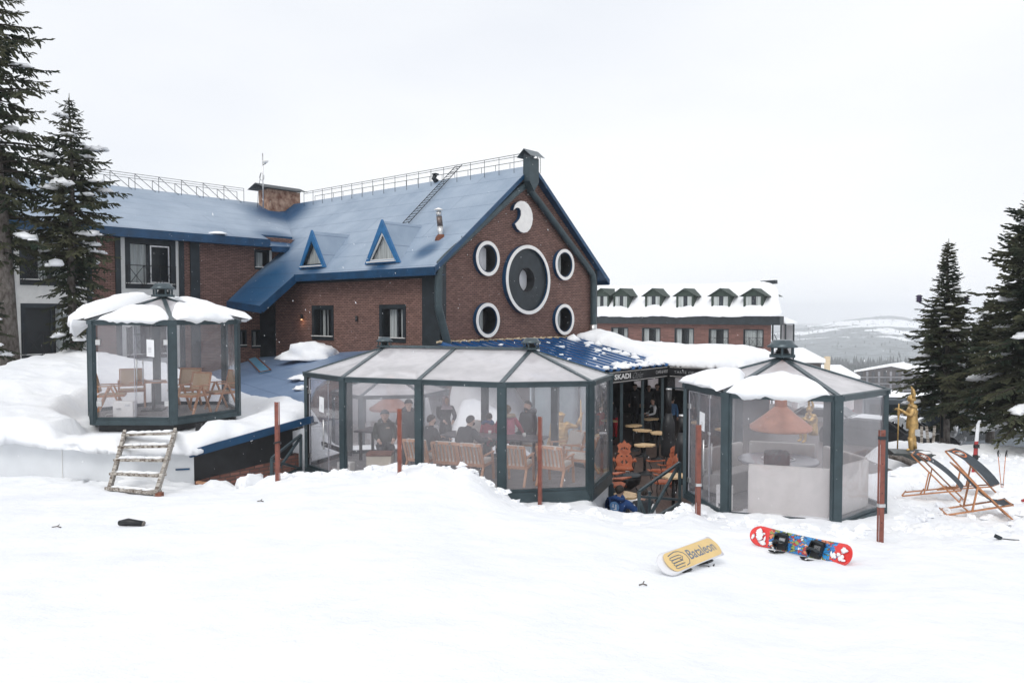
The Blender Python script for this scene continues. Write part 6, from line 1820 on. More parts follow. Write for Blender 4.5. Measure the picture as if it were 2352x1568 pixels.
mo_ = N(t_, 'ShaderNodeMixRGB'); t_.links.new(el.outputs[0], mo_.inputs[0]); t_.links.new(rp.outputs[0], mo_.inputs[1]); mo_.inputs[2].default_value = (.02, .02, .03, 1)
mf = N(t_, 'ShaderNodeMixRGB'); t_.links.new(mk.outputs[0], mf.inputs[0]); mf.inputs[1].default_value = (.72, .035, .03, 1); t_.links.new(mo_.outputs[0], mf.inputs[2])
t_.links.new(mf.outputs[0], p_.inputs['Base Color']); p_.inputs['Roughness'].default_value = .3; p_.inputs['Coat Weight'].default_value = .4
M['board_white'] = pm('board_base', (.74, .74, .76), .3, 0, .04, 4, 0, coat=.3)
M['board_yellow'] = pm('board_yellow', (.74, .52, .20), .35, 0, .05, 4, 0, coat=.3)
M['board_blue'] = pm('board_lettering', (.12, .16, .22), .4, 0, .05, 4, 0)
def frame_obj(t, a, b, wdir, side=1):
    """orient a thing so that local x runs a->b and local y along wdir"""
    x = (b - a).normalized(); z = x.cross(wdir).normalized() * side; y = z.cross(x).normalized()
    t.matrix_world = Matrix.Translation((a + b) / 2) @ Matrix((x, y, z)).transposed().to_4x4()
t = thing('snowboard', 'red snowboard with colourful cartoonish drips, black bindings up, lying nearest the right pavilion', 'snowboard', group='snowboards lying in the snow')
board_mesh(1.56, .29, .012).build('deck', 'board_red', t)
binding(t, -.27, 8); binding(t, .27, -6)
for o_ in [c for c in t.children if c.name.startswith('binding')]: o_.scale = (1, .85, .95)
m = MB()
for k in range(26):
    rr_ = random.Random(k); xx = rr_.choice([-.66, -.58, -.6, .62, .55]) + rr_.uniform(-.08, .06); lump(m, (xx, rr_.uniform(-.11, .08), .045 if abs(xx) > .6 else .02), rr_.uniform(.02, .06), rr_.uniform(.015, .045), .014, k * 2.2, 8, .1, True, .8, 2)
m.build('snow', 'snow_soft', t)
ra, rb = gpix(1733, 1250), gpix(1955, 1296)
frame_obj(t, ra + V((0, 0, .14)), rb + V((0, 0, .10)), V((.05, .62, .78)))
t = thing('snowboard', 'pale yellow and white snowboard lying base up on its bindings with grey lettering', 'snowboard', group='snowboards lying in the snow')
board_mesh(1.48, .28, .010, 1.0, -1).build('base', 'board_white', t)
m = MB(); ol = [(x * .90, y * .86) for x, y in board_outline(1.46, .28, 14)]
m.prism([(x, y * (1 - .08 * (1 - min(1, (abs(x) / .6) ** 2))), .0125) for x, y in ol if abs(x) < .66], (0, 0, .0012))
m.build('yellow_field', 'board_yellow', t)
text('Bataleon', V((-.13, -.05, .0145)), V((1, 0, 0)), V((0, 1, 0)), .125, .68, 'board_blue', t, 0, .012, world=False)
# hand emblem in outline
m = MB()
def pl_(pts, r=.005): m.tube([(x, y, .0145) for x, y in pts], r, 4)
pl_([(-.20, .06), (-.27, .09), (-.36, .10), (-.44, .09), (-.53, .075)]); pl_([(-.20, .06), (-.17, .02), (-.17, -.04), (-.22, -.08), (-.30, -.09)])
for yy_ in (.04, .005, -.03, -.065): pl_([(-.30, yy_ + .01), (-.40, yy_ + .012), (-.52, yy_ + .008), (-.545, yy_ - .01), (-.52, yy_ - .022), (-.34, yy_ - .022)])
pl_([(-.30, .05), (-.26, .02), (-.30, -.01), (-.35, 0)])
m.build('hand_emblem', 'board_blue', t)
for x in (-.30, .26):
    binding(t, x, 90 - 90, -1)
for o_ in [c for c in t.children if c.name.startswith('binding')]: o_.rotation_euler = (0, 0, 0)
ya = gpix(1518, 1322); ya = ya + V((0, 0, .09)); yb_ = at(1656, 1248, ya.y + 1.2)
frame_obj(t, ya, yb_, V((-.28, .68, .54)))

# ---- deck chairs
M['canvas'] = pm('dark_canvas', (.045, .056, .068), .85, 0, .2, 5, .2, 90)
M['emblem_orange'] = pm('emblem_orange', (.55, .17, .06), .7, 0, .05, 5, 0)
def make_deck_chair(label, billow=True):
    t = thing('deck_chair', label, 'deck chair', group='wooden deck chairs standing in the snow'); W = .56
    for y in (-W / 2, W / 2):
        m = MB(); m.bar((.62, y, -.05), (-.52, y, .98), .028, .045, (0, 1, 0)); m.build('back_rail', 'woodo', t)
        m = MB(); m.bar((-.72, y * .88, -.02), (.58, y * .88, .27), .028, .045, (0, 1, 0)); m.build('seat_rail', 'woodo', t)
        m = MB(); m.bar((-.22, y * 1.06, .09), (-.12, y * 1.06, .60), .03, .05, (0, 1, 0)); m.build('prop', 'woodo', t)
    for p_ in ((-.52, .98), (.58, .27), (-.72, 0), (.56, .0), (-.30, .10)):
        m = MB(); m.tube([(p_[0], -W / 2, p_[1]), (p_[0], W / 2, p_[1])], .018, 7); m.build('cross_bar', 'woodo', t)
    def sl(s_, q):
        P0_, P1_, P2_, P3_ = (V((-.52, 0, 1.0)), V((-.05, 0, .93)), V((.46, 0, .50)), V((.60, 0, .29))) if billow else (V((-.52, 0, 1.0)), V((-.05, 0, .52)), V((.20, 0, .12)), V((.60, 0, .30)))
        p = P0_ * (1 - q) ** 3 + P1_ * 3 * q * (1 - q) ** 2 + P2_ * 3 * q * q * (1 - q) + P3_ * q ** 3
        return p + V((0, (s_ - .5) * .58, -.02 * math.cos((s_ - .5) * 3)))
    m = MB(); m.sheet(sl, 6, 18); cv = m.build('canvas', 'canvas', t)
    def onc(s_, q, off=.008):
        a = sl(s_, q); b = sl(s_, q + .01); n_ = (b - a).cross(V((0, 1, 0))).normalized(); n_ = n_ if n_.z > 0 else -n_; return a + n_ * off
    m = MB(); n = 28
    for k in range(n):
        a0_ = 2 * math.pi * k / n; a1_ = 2 * math.pi * (k + 1) / n
        f = lambda a, r: onc(.5 + r * .36 * math.cos(a), .17 + r * .115 * math.sin(a))
        m.poly([f(a0_, 1), f(a1_, 1), f(a1_, .74), f(a0_, .74)])
    m.build('emblem_ring', 'emblem_orange', cv)
    m = MB()
    for (a_, b_) in ((.30, .36), (.40, .46), (.50, .56), (.62, .68)):
        m.poly([onc(a_, .13, .01), onc(b_, .13, .01), onc(b_, .21, .01), onc(a_, .21, .01)])
    m.poly([onc(.28, .165, .011), onc(.72, .165, .011), onc(.72, .18, .011), onc(.28, .18, .011)])
    m.build('emblem_mark', 'white', cv)
    return t
d1 = make_deck_chair('left deck chair of the group, wooden with dark canvas, nearest the gold statue')
p = gpix(2148, 1142); d1.scale = (.84, .90, .92); d1.location = p; d1.rotation_euler = (0, 0, R(-35))
p = gpix(2248, 1180); d3 = make_deck_chair('front deck chair of the group, its canvas sagging low', False); d3.location = p; d3.rotation_euler = (0, 0, R(-16)); d3.scale = d1.scale
p = gpix(2228, 1132); d2 = dup(d1, p, R(-52), 'rear deck chair of the group, its dark canvas and emblem turned to the viewer')

# ---- skis and poles
p = gpix(2234, 1085, 16)
t = thing('skis', 'pair of red and white skis stuck upright in the snow behind the deck chairs', 'skis', p)
m = MB()
def ski(m, off, ang, mat_split=True):
    ax = V((math.sin(R(ang)), 0, math.cos(R(ang))))
    return lambda q: p + V((off, off * .5, 0)) + ax * q
for i, (off, ang) in enumerate(((0, 4.5), (.07, 3.5))):
    f = ski(None, off, ang)
    m = MB(); m.bar(f(-.3), f(.85), .06, .02, (0, 1, 0)); sk = m.build('ski', 'paint_red', t, True)
    m = MB(); m.bar(f(.85), f(1.32), .062, .018, (0, 1, 0)); m.bar(f(1.32), f(1.42) + V((.0, -.06, 0)), .05, .015, (0, 1, 0)); m.build('tip', 'paint_white', sk, True)
    m = MB(); m.box(f(.42) + V((-.01, -.04, 0)), (.08, .07, .12)); m.box(f(.72) + V((-.01, -.04, 0)), (.09, .08, .09)); m.bar(f(.40) + V((-.12, -.05, -.02)), f(.44) + V((.08, -.05, 0)), .03); m.build('binding', 'black', sk, True)
m = MB(); m.tube([p + V((.14, .05, -.1)), p + V((.16, .05, 1.05))], .009, 6); m.lathe([(.015, 0), (.02, .06), (.015, .12)], p + V((.16, .05, 1.0)), 8); m.build('pole', 'black', t, True)
p = gpix(2301, 1120, 12)
t = thing('ski_poles', 'pair of orange ski poles with black grips stuck in the snow at right', 'ski poles', p)
for a, b in ((-.0, -.10), (.02, .07)):
    m = MB(); m.tube([p + V((a, 0, -.1)), p + V((b, 0, .72))], .008, 6); po = m.build('pole', 'emblem_orange', t, True)
    m = MB(); m.tube([p + V((b, 0, .72)), p + V((b * 1.15, -.01, .80)), p + V((b * 1.15 + .01, -.02, .87))], [.014, .018, .016], 7); m.tube([p + V((b, 0, .84)), p + V((b + .05, 0, .76)), p + V((b + .03, 0, .70))], .005, 4); m.build('grip', 'black', po, True)
    m = MB(); m.lathe([(.035, 0), (.03, .01)], p + V((a * .9, 0, .06)), 10); m.build('basket', 'black', po, True)
# pale boards leaning on the bank, left of the spruce trunk
pb_ = at(2128, 1016, 27.5); t = thing('leaning_boards', 'pale worn boards leaning together on the snow bank left of the spruce trunk', 'boards', pb_)
for dx, lx in ((-.18, .05), (.10, -.06), (.22, .12)):
    m = MB(); m.bar(pb_ + V((dx, 0, -.3)), pb_ + V((dx + lx, .1, .58)), .09, .03, (0, 1, 0)); m.build('board', 'oldwood', t, True)
# ================================================================== FURNITURE
MF = MZ0 + .11; RF = RZ0 + .11; LF = LZ0 + .11
def make_slat_chair(label, grp='slatted wooden armchairs in the middle pavilion'):
    """local +x is the sitter's front"""
    t = thing('slatted_armchair', label, 'armchair', group=grp)
    for y in (-.29, .29):
        m = MB(); m.bar((.30, y, 0), (.22, y, .62), .04, .05, (0, 1, 0)); m.build('leg', 'wood', t)
        m = MB(); m.bar((-.42, y, 0), (-.22, y, .42), .04, .05, (0, 1, 0)); m.build('leg', 'wood', t)
        m = MB(); m.bar((.30, y, .63), (-.34, y, .60), .05, .028); m.build('armrest', 'wood', t)
    m = MB(); m.bar((-.28, -.29, .38), (.26, -.29, .40), .03, .06); m.bar((-.28, .29, .38), (.26, .29, .40), .03, .06); m.bar((.24, -.29, .40), (.24, .29, .40), .03, .06); m.bar((-.24, -.29, .38), (-.24, .29, .38), .03, .06); m.build('seat_frame', 'wood', t)
    m = MB(); m.bar((-.24, -.29, .36), (-.42, -.29, .86), .035, .05, (0, 1, 0)); m.bar((-.24, .29, .36), (-.42, .29, .86), .035, .05, (0, 1, 0)); m.bar((-.42, -.30, .86), (-.42, .30, .86), .05, .055); m.bar((-.25, -.28, .40), (-.25, .28, .40), .03, .05)
    bk = m.build('back_frame', 'wood', t)
    for k in range(6):
        y = -.22 + .088 * k; m = MB(); m.bar((-.25, y, .40), (-.415, y, .84), .035, .012, (1, 0, .3)); m.build('slat', 'wood', bk)
    m = MB(); m.box((0, 0, .45), (.52, .54, .10)); m.build('seat_cushion', 'cream', t, bevel=.03)
    m = MB(); rot = Matrix.Rotation(R(-18), 3, 'Y'); m.box((-.27, 0, .68), (.09, .52, .42), rot); bc = m.build('back_cushion', 'cream', t, bevel=.03)
    m = MB(); m.box((-.40, -.16, .86), (.09, .05, .075)); m.box((-.40, .16, .86), (.09, .05, .075)); m.build('strap', 'cream', bc)
    return t
sc0 = make_slat_chair('slatted wooden armchair at the right end of the front row, empty, legs fully visible')
def face(dx, dy): return math.atan2(dy, dx)
FR = face(MN.x, MN.y)
def setm(o, x, y, rot, z=MF): o.location = (x, y, z); o.rotation_euler = (0, 0, rot); return o
setm(sc0, .98, 16.85, FR - .12)
for (x, y, r_, lab) in ((.12, 16.95, FR + .02, 'slatted wooden armchair just right of the post in the front row, empty'),
                        (-.80, 17.20, FR - .05, 'slatted wooden armchair just left of the front post, empty, behind the snow crest'),
                        (-1.40, 17.45, FR + .03, 'slatted wooden armchair in the front row under the bearded man in black'),
                        (-2.05, 17.75, FR - .1, 'slatted wooden armchair leftmost in the front row, beside the standing boy'),
                        (1.55, 17.75, FR + 1.65, 'slatted wooden armchair side-on at the right end of the table'),
                        (-.95, 20.1, FR + 3.1, 'slatted wooden armchair on the far side of the table beside the woman in a headscarf'),
                        (.35, 19.75, FR + 3.2, 'slatted wooden armchair on the far side under the man facing left'),
                        (1.3, 18.5, FR + 2.4, 'slatted wooden armchair behind the table end by the golden statue')):
    setm(dup(sc0, (0, 0, 0), 0, lab), x, y, r_)
def table(label, cx, cy, L, W, zf, rot, mat='deck'):
    t = thing('dining_table', label, 'table', (cx, cy, zf), rot, 'long dark tables in the middle pavilion')
    m = MB(); m.box((0, 0, .74), (L, W, .045)); m.build('tabletop', mat, t, bevel=.008)
    for x in (-L / 2 + .15, L / 2 - .15):
        for y in (-W / 2 + .1, W / 2 - .1):
            m = MB(); m.box((x, y, .36), (.06, .06, .72)); m.build('leg', 'black', t)
    return t
M['tabletop'] = pm('dark_tabletop', (.10, .095, .105), .35, 0, .2, 3, .05)
table('long dark dining table by the front row of armchairs, the diners around it', -.45, 18.75, 2.6, .85, MF, R(-20), 'tabletop')
table('dark table at the left end behind the seated boy', -3.35, 19.7, 1.2, .8, MF, R(-20), 'tabletop')
mug = thing('mug', 'white mug at the left end of the dining table', 'mug', (-1.35, 18.95, MF + .765), 0, 'mugs on the dining table')
m = MB(); m.lathe([(.035, 0), (.042, .09), (.036, .09), (.03, .01)], (0, 0, 0), 14); m.build('cup', 'white', mug)
m = MB(); m.tube([(.04, 0, .02), (.07, 0, .03), (.07, 0, .065), (.04, 0, .075)], .007, 6); m.build('handle', 'white', mug)
dup(mug, (-.55, 18.95, MF + .765), 1.2, 'white mug in the middle of the dining table by the bearded man')
dup(mug, (.30, 18.55, MF + .765), 2.2, 'white mug at the right end of the dining table')
M['cabinet'] = pm('yellowed_cabinet', (.62, .56, .46), .7, 0, .12, 2, .1)
c = V((-3.10, 17.95, MF)); t = thing('storage_box', 'yellowed white box with a red-brown lid in front of the seated boy', 'box', c)
m = MB(); m.box((0, 0, .22), (.58, .42, .44)); m.build('body', 'cabinet', t, bevel=.01)
m = MB(); m.box((0, 0, .47), (.60, .46, .06)); m.build('lid', 'rust', t, bevel=.01)
def heater(label, x, y, z, rot, w=.34, h=.30):
    t = thing('heater', label, 'heater', (x, y, z), rot, 'white box heaters')
    m = MB(); m.box((0, 0, h / 2 + .01), (w, .22, h)); m.build('body', 'white', t, bevel=.015)
    m = MB(); m.lathe([(.05, 0), (.055, .008), (.05, .016)], (-w * .2, -.118, h * .6), 14, True); m.build('dial', 'steel', t)
    m = MB(); m.box((w * .25, -.115, h * .8), (.10, .03, .05)); m.build('bracket', 'steel', t)
    m = MB(); m.tube([(-w / 2, -.1, h * .3), (-w * .8, -.13, .1), (-w * .9, -.12, .01), (-w * .4, -.16, .01)], .007, 5); m.build('cable', 'white', t)
    return t
heater('white box heater on the deck just inside the left pavilion door', -9.24, 18.25, LF, R(4), .46, .40)
heater('white box heater on the deck at the left end of the middle pavilion', -3.95, 18.15, MF, R(-20), .36, .22)
# cane chairs
def make_cane_chair(label):
    t = thing('cane_armchair', label, 'armchair', group='cane-backed wooden armchairs in the left pavilion')
    for y in (-.27, .27):
        m = MB(); m.bar((.24, y, 0), (.0, y, .60), .035, .045, (0, 1, 0)); m.build('leg', 'wood', t)
        m = MB(); m.bar((-.30, y, 0), (-.04, y, .60), .035, .045, (0, 1, 0)); m.build('leg', 'wood', t)
        m = MB(); m.bar((-.26, y, .62), (.22, y, .62), .05, .025); m.build('armrest', 'wood', t)
    m = MB(); m.box((0, 0, .41), (.50, .52, .035)); m.build('seat', 'cane', t)
    m = MB()
    for a, b in (((-.25, -.26, .40), (.25, -.26, .40)), ((-.25, .26, .40), (.25, .26, .40)), ((.25, -.26, .40), (.25, .26, .40)), ((-.25, -.26, .40), (-.25, .26, .40))): m.bar(a, b, .03, .05)
    m.build('seat_frame', 'wood', t)
    m = MB(); m.prism([(-.25, -.23, .50), (-.25, .23, .50), (-.34, .23, .86), (-.34, -.23, .86)], (-.012, 0, 0)); m.build('back_panel', 'cane', t)
    m = MB()
    for a, b in (((-.25, -.25, .48), (-.35, -.25, .89)), ((-.25, .25, .48), (-.35, .25, .89)), ((-.25, -.25, .49), (-.25, .25, .49)), ((-.35, -.25, .88), (-.35, .25, .88))): m.bar(a, b, .03, .035)
    m.build('back_frame', 'wood', t); return t
cc = make_cane_chair('cane armchair at the back left of the left pavilion, beside the table'); cc.scale = (1.14, 1.14, 1.12); setm(cc, -10.15, 20.45, face(.45, -.9), LF)
setm(dup(cc, (0, 0, 0), 0, 'cane armchair at the far left of the left pavilion, arm towards the door'), -10.05, 19.25, face(.9, .35), LF)
setm(dup(cc, (0, 0, 0), 0, 'cane armchair in the middle back of the left pavilion, behind the open door leaf'), -8.85, 20.65, face(-.1, -1), LF)
setm(dup(cc, (0, 0, 0), 0, 'cane armchair front right of the left pavilion, nearest the right glass'), -8.05, 19.2, face(-.35, -.95), LF)
setm(dup(cc, (0, 0, 0), 0, 'cane armchair rear right of the left pavilion, by the right post'), -7.60, 19.95, face(-.7, -.75), LF)
t = thing('cafe_table', 'square wooden table on a black pedestal inside the left pavilion', 'table', (-9.25, 19.75, LF), R(12))
m = MB(); m.box((0, 0, .74), (.95, .7, .03)); m.build('tabletop', 'woodo', t); m = MB(); m.tube([(0, 0, .02), (0, 0, .73)], .045, 10); m.build('pedestal', 'black', t); m = MB(); m.box((0, 0, .015), (.5, .5, .03)); m.build('foot', 'black', t)
t = thing('menu_sheet', 'white sheet lying on the table in the left pavilion', 'paper', (-9.15, 19.65, LF + .757)); m = MB(); m.box((0, 0, .002), (.21, .29, .003), Matrix.Rotation(R(60), 3, 'Z')); m.build('sheet', 'paper', t)

# copper hoods, fire table, sofa
def hood(label, x, y, zb_, ztop, r, grp='copper smoke hoods'):
    t = thing('smoke_hood', label, 'smoke hood', (x, y, zb_), 0, grp)
    m = MB(); m.lathe([(r * .96, -.02), (r, 0), (r * 1.0, .07), (r * .93, .10), (r * .55, .28), (r * .28, .42), (r * .2, .47)], (0, 0, 0), 40); m.build('cone', 'copper', t)
    m = MB(); m.lathe([(r * .2, .46), (r * .2, ztop - zb_)], (0, 0, 0), 20); m.build('pipe', 'copper', t); return t
hood('large copper hood hanging over the round table in the right pavilion', 5.5, 15.65, -2.36, RZA - .1, .61)
hood('copper hood seen through the left panes of the long pavilion', -4.1, 25.9, -3.25, -2.1, .72)
def bench(parent, a, b, cx, cy, zf, hb=.95, hs=.42, dep=.48, mat='cushion'):
    a = V(a); b = V(b); c = V((cx, cy, 0)); d = (b - a).normalized(); n_ = V((-d.y, d.x, 0))
    if (c - a).dot(n_) < 0: n_ = -n_
    rot = Matrix.Rotation(math.atan2(d.y, d.x), 3, 'Z')
    mid = (a + b) / 2; L = (b - a).length
    m = MB(); m.box(mid + n_ * .07 + ZV * (zf + hb / 2 + .02), (L, .12, hb - .02), rot); m.build('backrest', mat, parent, True, bevel=.03)
    m = MB(); m.box(mid + n_ * (.12 + dep / 2) + ZV * (zf + hs / 2), (L, dep, hs), rot); m.build('seat', mat, parent, True, bevel=.03)
def inset(P, cx, cy, k): return [V((cx + (x - cx) * k, cy + (y - cy) * k, 0)) for x, y in P]
sf = thing('corner_sofa', 'taupe sofa running round the right pavilion with a gap at the door', 'sofa', (5.4, 15.32, RF))
Q = inset(RP, 5.4, 15.32, .90)
q01 = (Q[0].lerp(Q[1], .17), Q[1] - (Q[1] - Q[0]) * .005)
bench(sf, q01[0], q01[1], 5.4, 15.32, RF, .93)
for i in (1, 2, 3): bench(sf, Q[i].lerp(Q[i + 1], .10), Q[i].lerp(Q[i + 1], .90), 5.4, 15.32, RF, .92)
bench(sf, Q[4].lerp(Q[5], .08), Q[4].lerp(Q[5], .85), 5.4, 15.32, RF, .90)
ft = thing('fire_table', 'round grey fire table in the middle of the right pavilion', 'table', (5.45, 15.62, RF))
M['tabgrey'] = pm('grey_stone_top', (.22, .22, .24), .25, .1, .15, 4, 0)
m = MB(); m.lathe([(.78, .70), (.80, .72), (.80, .75), (.78, .76)], (0, 0, 0), 48); m.build('tabletop', 'tabgrey', ft)
m = MB(); m.lathe([(.34, .0), (.36, .4), (.42, .70)], (0, 0, 0), 24); m.build('base', 'black', ft)
m = MB(); m.ring(V((0, 0, .762)), V((1, 0, 0)), V((0, 1, 0)), ZV, .30, .33, .012, 36); m.build('fire_ring', 'steel', ft)
t = thing('patio_heater_unit', 'black rounded heater unit standing on the sofa back in front of the fire table', 'heater', (5.0, 14.42, RF + .74), R(-15))
m = MB(); m.box((0, 0, .19), (.46, .26, .44)); m.build('body', 'black', t, bevel=.07)
m = MB(); m.box((0, -.122, .10), (.20, .01, .10)); m.build('vent', 'steel', t); m = MB(); m.box((0, 0, .405), (.2, .08, .03)); m.build('handle', 'dark', t)
t = thing('fuse_box', 'white electrical cabinet on the floor inside the right pavilion near the door', 'cabinet', (4.03, 14.45, RF), R(-60))
m = MB(); m.box((0, 0, .25), (.2, .24, .48)); m.build('body', 'white', t, bevel=.01); m = MB(); m.box((0, -.125, .12), (.06, .01, .06)); m.build('socket', 'dark', t)
sb = thing('curved_sofa', 'grey sofa round the pavilion on the lower level', 'sofa', (-4.1, 25.9, -4.84))
Q4 = inset(P4, -4.1, 25.9, .9)
for i in (0, 1, 2, 3, 4): bench(sb, Q4[i].lerp(Q4[i + 1], .1), Q4[i].lerp(Q4[(i + 1) % 6], .9), -4.1, 25.9, -4.84, 1.25 if i == 0 else 1.0)

# terrace: bar tables, stove chimneys, carved chairs
def make_bar_table(label, h=.98, r=.33):
    t = thing('bar_table', label, 'bar table', group='bar tables with slices of pale wood as tops')
    m = MB(); rnd_ = random.Random(4); pts = []
    for k in range(26):
        a = 2 * math.pi * k / 26; rr_ = r * (1 + .10 * math.sin(2 * a + .6) + .06 * math.sin(5 * a) - (.16 if k in (20, 21) else 0)); pts.append((rr_ * math.cos(a), rr_ * .9 * math.sin(a), h - .04))
    m.prism(pts, (0, 0, .045)); m.build('tabletop', 'woodl', t)
    m = MB(); m.tube([(0, 0, .03), (0, 0, h - .04)], .045, 10); m.build('column', 'black', t)
    m = MB(); m.lathe([(.26, 0), (.25, .03), (.08, .07), (.05, .12)], (0, 0, 0), 20); m.build('foot', 'black', t); return t
bt = make_bar_table('bar table nearest the carved chairs, centre of the terrace'); bt.location = (4.38, 25.2, FZ)
for (x, y, r_, s_, lab) in ((5.31, 27.8, 60, 1, 'bar table with a clear black foot, just left of the conical stove'), (4.84, 28.4, 130, 1, 'bar table in the second row with an uneven top, centre left'), (4.70, 29.6, 200, 1, 'bar table behind and left of the second-row ones'),
                         (5.72, 31.5, 10, 1, 'bar table right in front of the waiter'), (3.25, 27.2, 90, 1, 'bar table half hidden by the middle pavilion corner post'), (3.95, 31.0, 300, 1, 'bar table of the person in red trousers'),
                         (4.32, 20.4, 20, 1.05, 'bar table close to the door side of the right pavilion'), (2.72, 18.2, 70, 1, 'bar table lowest in the picture beside the person in a blue hoodie'), (7.4, 30.5, 30, 1, 'bar table seen through the door of the right pavilion, farther one'), (7.9, 28.6, 80, 1, 'bar table seen through the door of the right pavilion, nearer one')):
    o = dup(bt, (x, y, FZ), R(r_), lab); o.scale = (s_, s_, 1)
t = thing('stool', 'white round stool on the terrace beside the person in the blue hoodie', 'stool', (2.95, 18.75, FZ))
m = MB(); m.lathe([(.19, .66), (.2, .68), (.2, .72), (.18, .735)], (0, 0, 0), 22); m.build('seat', 'white', t)
for k in range(4):
    a = R(45 + 90 * k); m = MB(); m.bar((.13 * math.cos(a), .13 * math.sin(a), .67), (.2 * math.cos(a), .2 * math.sin(a), 0), .035); m.build('leg', 'white', t)
def stove(label, x, y, z, H, s_=1.0):
    t = thing('stove', label, 'stove', (x, y, z), 0, 'black conical outdoor stoves')
    m = MB(); m.lathe([(.30 * s_, .35), (.33 * s_, .40), (.31 * s_, .8), (.27 * s_, 1.15), (.28 * s_, 1.2), (.25 * s_, 1.5), (.13 * s_, 1.85)], (0, 0, 0), 20); m.build('body', 'black', t)
    m = MB(); m.lathe([(.12 * s_, 1.84), (.12 * s_, H)], (0, 0, 0), 14); m.build('pipe', 'black', t)
    m = MB(); m.lathe([(.13 * s_, H), (.13 * s_, H + .05)], (0, 0, 0), 14); m.build('collar', 'steel', t)
    for k in range(3):
        a = R(120 * k); m = MB(); m.bar((.2 * math.cos(a), .2 * math.sin(a), .36), (.26 * math.cos(a), .26 * math.sin(a), 0), .04); m.build('leg', 'black', t)
    return t
stove('conical black stove with a pipe in the middle of the terrace', 5.45, 26.6, FZ, 2.65, .82)
stove('conical black stove beside the right pavilion door post', 4.97, 22.3, FZ, 2.3, .82)
stove('conical black stove half hidden behind the right corner of the middle pavilion', 2.42, 20.3, FZ, 2.1, .82)
def make_carved(label):
    t = thing('carved_chair', label, 'chair', group='carved red wood chairs on the terrace')
    out_ = [(0, 1.18), (.07, 1.08), (.12, 1.10), (.21, 1.02), (.17, .93), (.20, .84), (.13, .80), (.20, .76), (.27, .62), (.22, .50), (.24, .40), (.20, .30)]
    pts = out_ + [(-x, z) for x, z in out_[::-1] if x > 0]
    holes_ = [[(.05, .98), (.13, .90), (.05, .92)], [(-.05, .98), (-.05, .92), (-.13, .90)], [(0, 1.0), (.02, .95), (0, .90), (-.02, .95)], [(.03, .64), (.11, .56), (.04, .50)], [(-.03, .64), (-.04, .50), (-.11, .56)], [(.05, .76), (.13, .72), (.06, .70)], [(-.05, .76), (-.06, .70), (-.13, .72)]]
    def P(y, z): return V((-.24 - .22 * (z - .4), y, z))
    m = MB()
    for off in (0, -.035):
        polys = [[V((a, b, 0)) for a, b in pts]] + [[V((a, b, 0)) for a, b in h] for h in holes_]
        flat = [q for pl2 in polys for q in pl2]; ids = [m.vert(P(q.x, q.y) + V((off, 0, 0))) for q in flat]
        for tr in tessellate_polygon(polys): m.face([ids[k] for k in tr])
    for ring_ in [pts] + holes_:
        n = len(ring_)
        for k in range(n): m.poly([P(*ring_[k]), P(*ring_[(k + 1) % n]), P(*ring_[(k + 1) % n]) + V((-.035, 0, 0)), P(*ring_[k]) + V((-.035, 0, 0))])
    m.build('backrest', 'woodr', t)
    m = MB()
    o2 = [(y * 1.07, z * 1.01) for y, z in pts]
    for k in range(len(o2)): m.bar(P(*o2[k]) + V((-.045, 0, 0)), P(*o2[(k + 1) % len(o2)]) + V((-.045, 0, 0)), .02)
    m.build('back_rim', 'black', t)
    m = MB(); m.prism([(-.25, -.22, .42), (.22, -.27, .43), (.28, 0, .43), (.22, .27, .43), (-.25, .22, .42)], (0, 0, .04)); m.build('seat', 'woodr', t)
    for y in (-.31, .31):
        m = MB(); m.prism([(-.26, y - .03, .66), (.10, y - .05, .64), (.34, y - .03, .70), (.30, y + .05, .68), (-.26, y + .03, .66)], (0, 0, .03)); m.build('armrest', 'woodr', t)
        m = MB(); m.tube([(.26, y, .66), (.20, y * .9, .5), (.18, y * .85, .42)], .014, 6); m.build('arm_support', 'black', t)
        for x in (-.22, .2):
            m = MB(); m.tube([(x, y * .75, .42), (x * 1.15, y * .95, .25), (x * 1.0, y * .8, .12), (x * 1.35, y, 0)], .014, 6); m.build('leg', 'black', t)
    return t
k0 = make_carved('carved red wood chair facing the viewer, tallest of the group on the terrace'); k0.location = (3.50, 23.8, FZ); k0.rotation_euler = (0, 0, face(-.15, -1)); k0.scale = (1.05, 1.05, 1.1)
for (x, y, r_, lab, s_) in ((2.92, 21.5, face(1, .1), 'carved red wood chair seen side-on at the left, facing right', 1.08), (4.62, 23.4, face(-.95, -.35), 'carved red wood chair at the right, facing left beside the stove', 1.08), (4.30, 21.9, face(-1, -.1), 'carved red wood chair right of the fire bowl, nearest the railing', 1.0)):
    o = dup(k0, (x, y, FZ), r_, lab); o.scale = (s_, s_, 1.08)
t = thing('fire_bowl', 'black iron fire bowl with a lid between the carved chairs', 'fire bowl', (3.42, 22.6, FZ))
m = MB(); m.lathe([(.12, .1), (.36, .28), (.40, .42), (.40, .50)], (0, 0, 0), 22); m.build('bowl', 'black', t); m = MB(); m.lathe([(.41, .50), (.40, .54), (.05, .57)], (0, 0, 0), 22); m.build('lid', 'dark', t)
for k in range(3):
    a = R(120 * k); m = MB(); m.tube([(.2 * math.cos(a), .2 * math.sin(a), .22), (.34 * math.cos(a), .34 * math.sin(a), 0)], .02, 6); m.build('leg', 'black', t)
m = MB(); m.tube([(-.06, 0, .57), (-.05, 0, .64), (.05, 0, .64), (.06, 0, .57)], .01, 5); m.build('handle', 'steel', t)

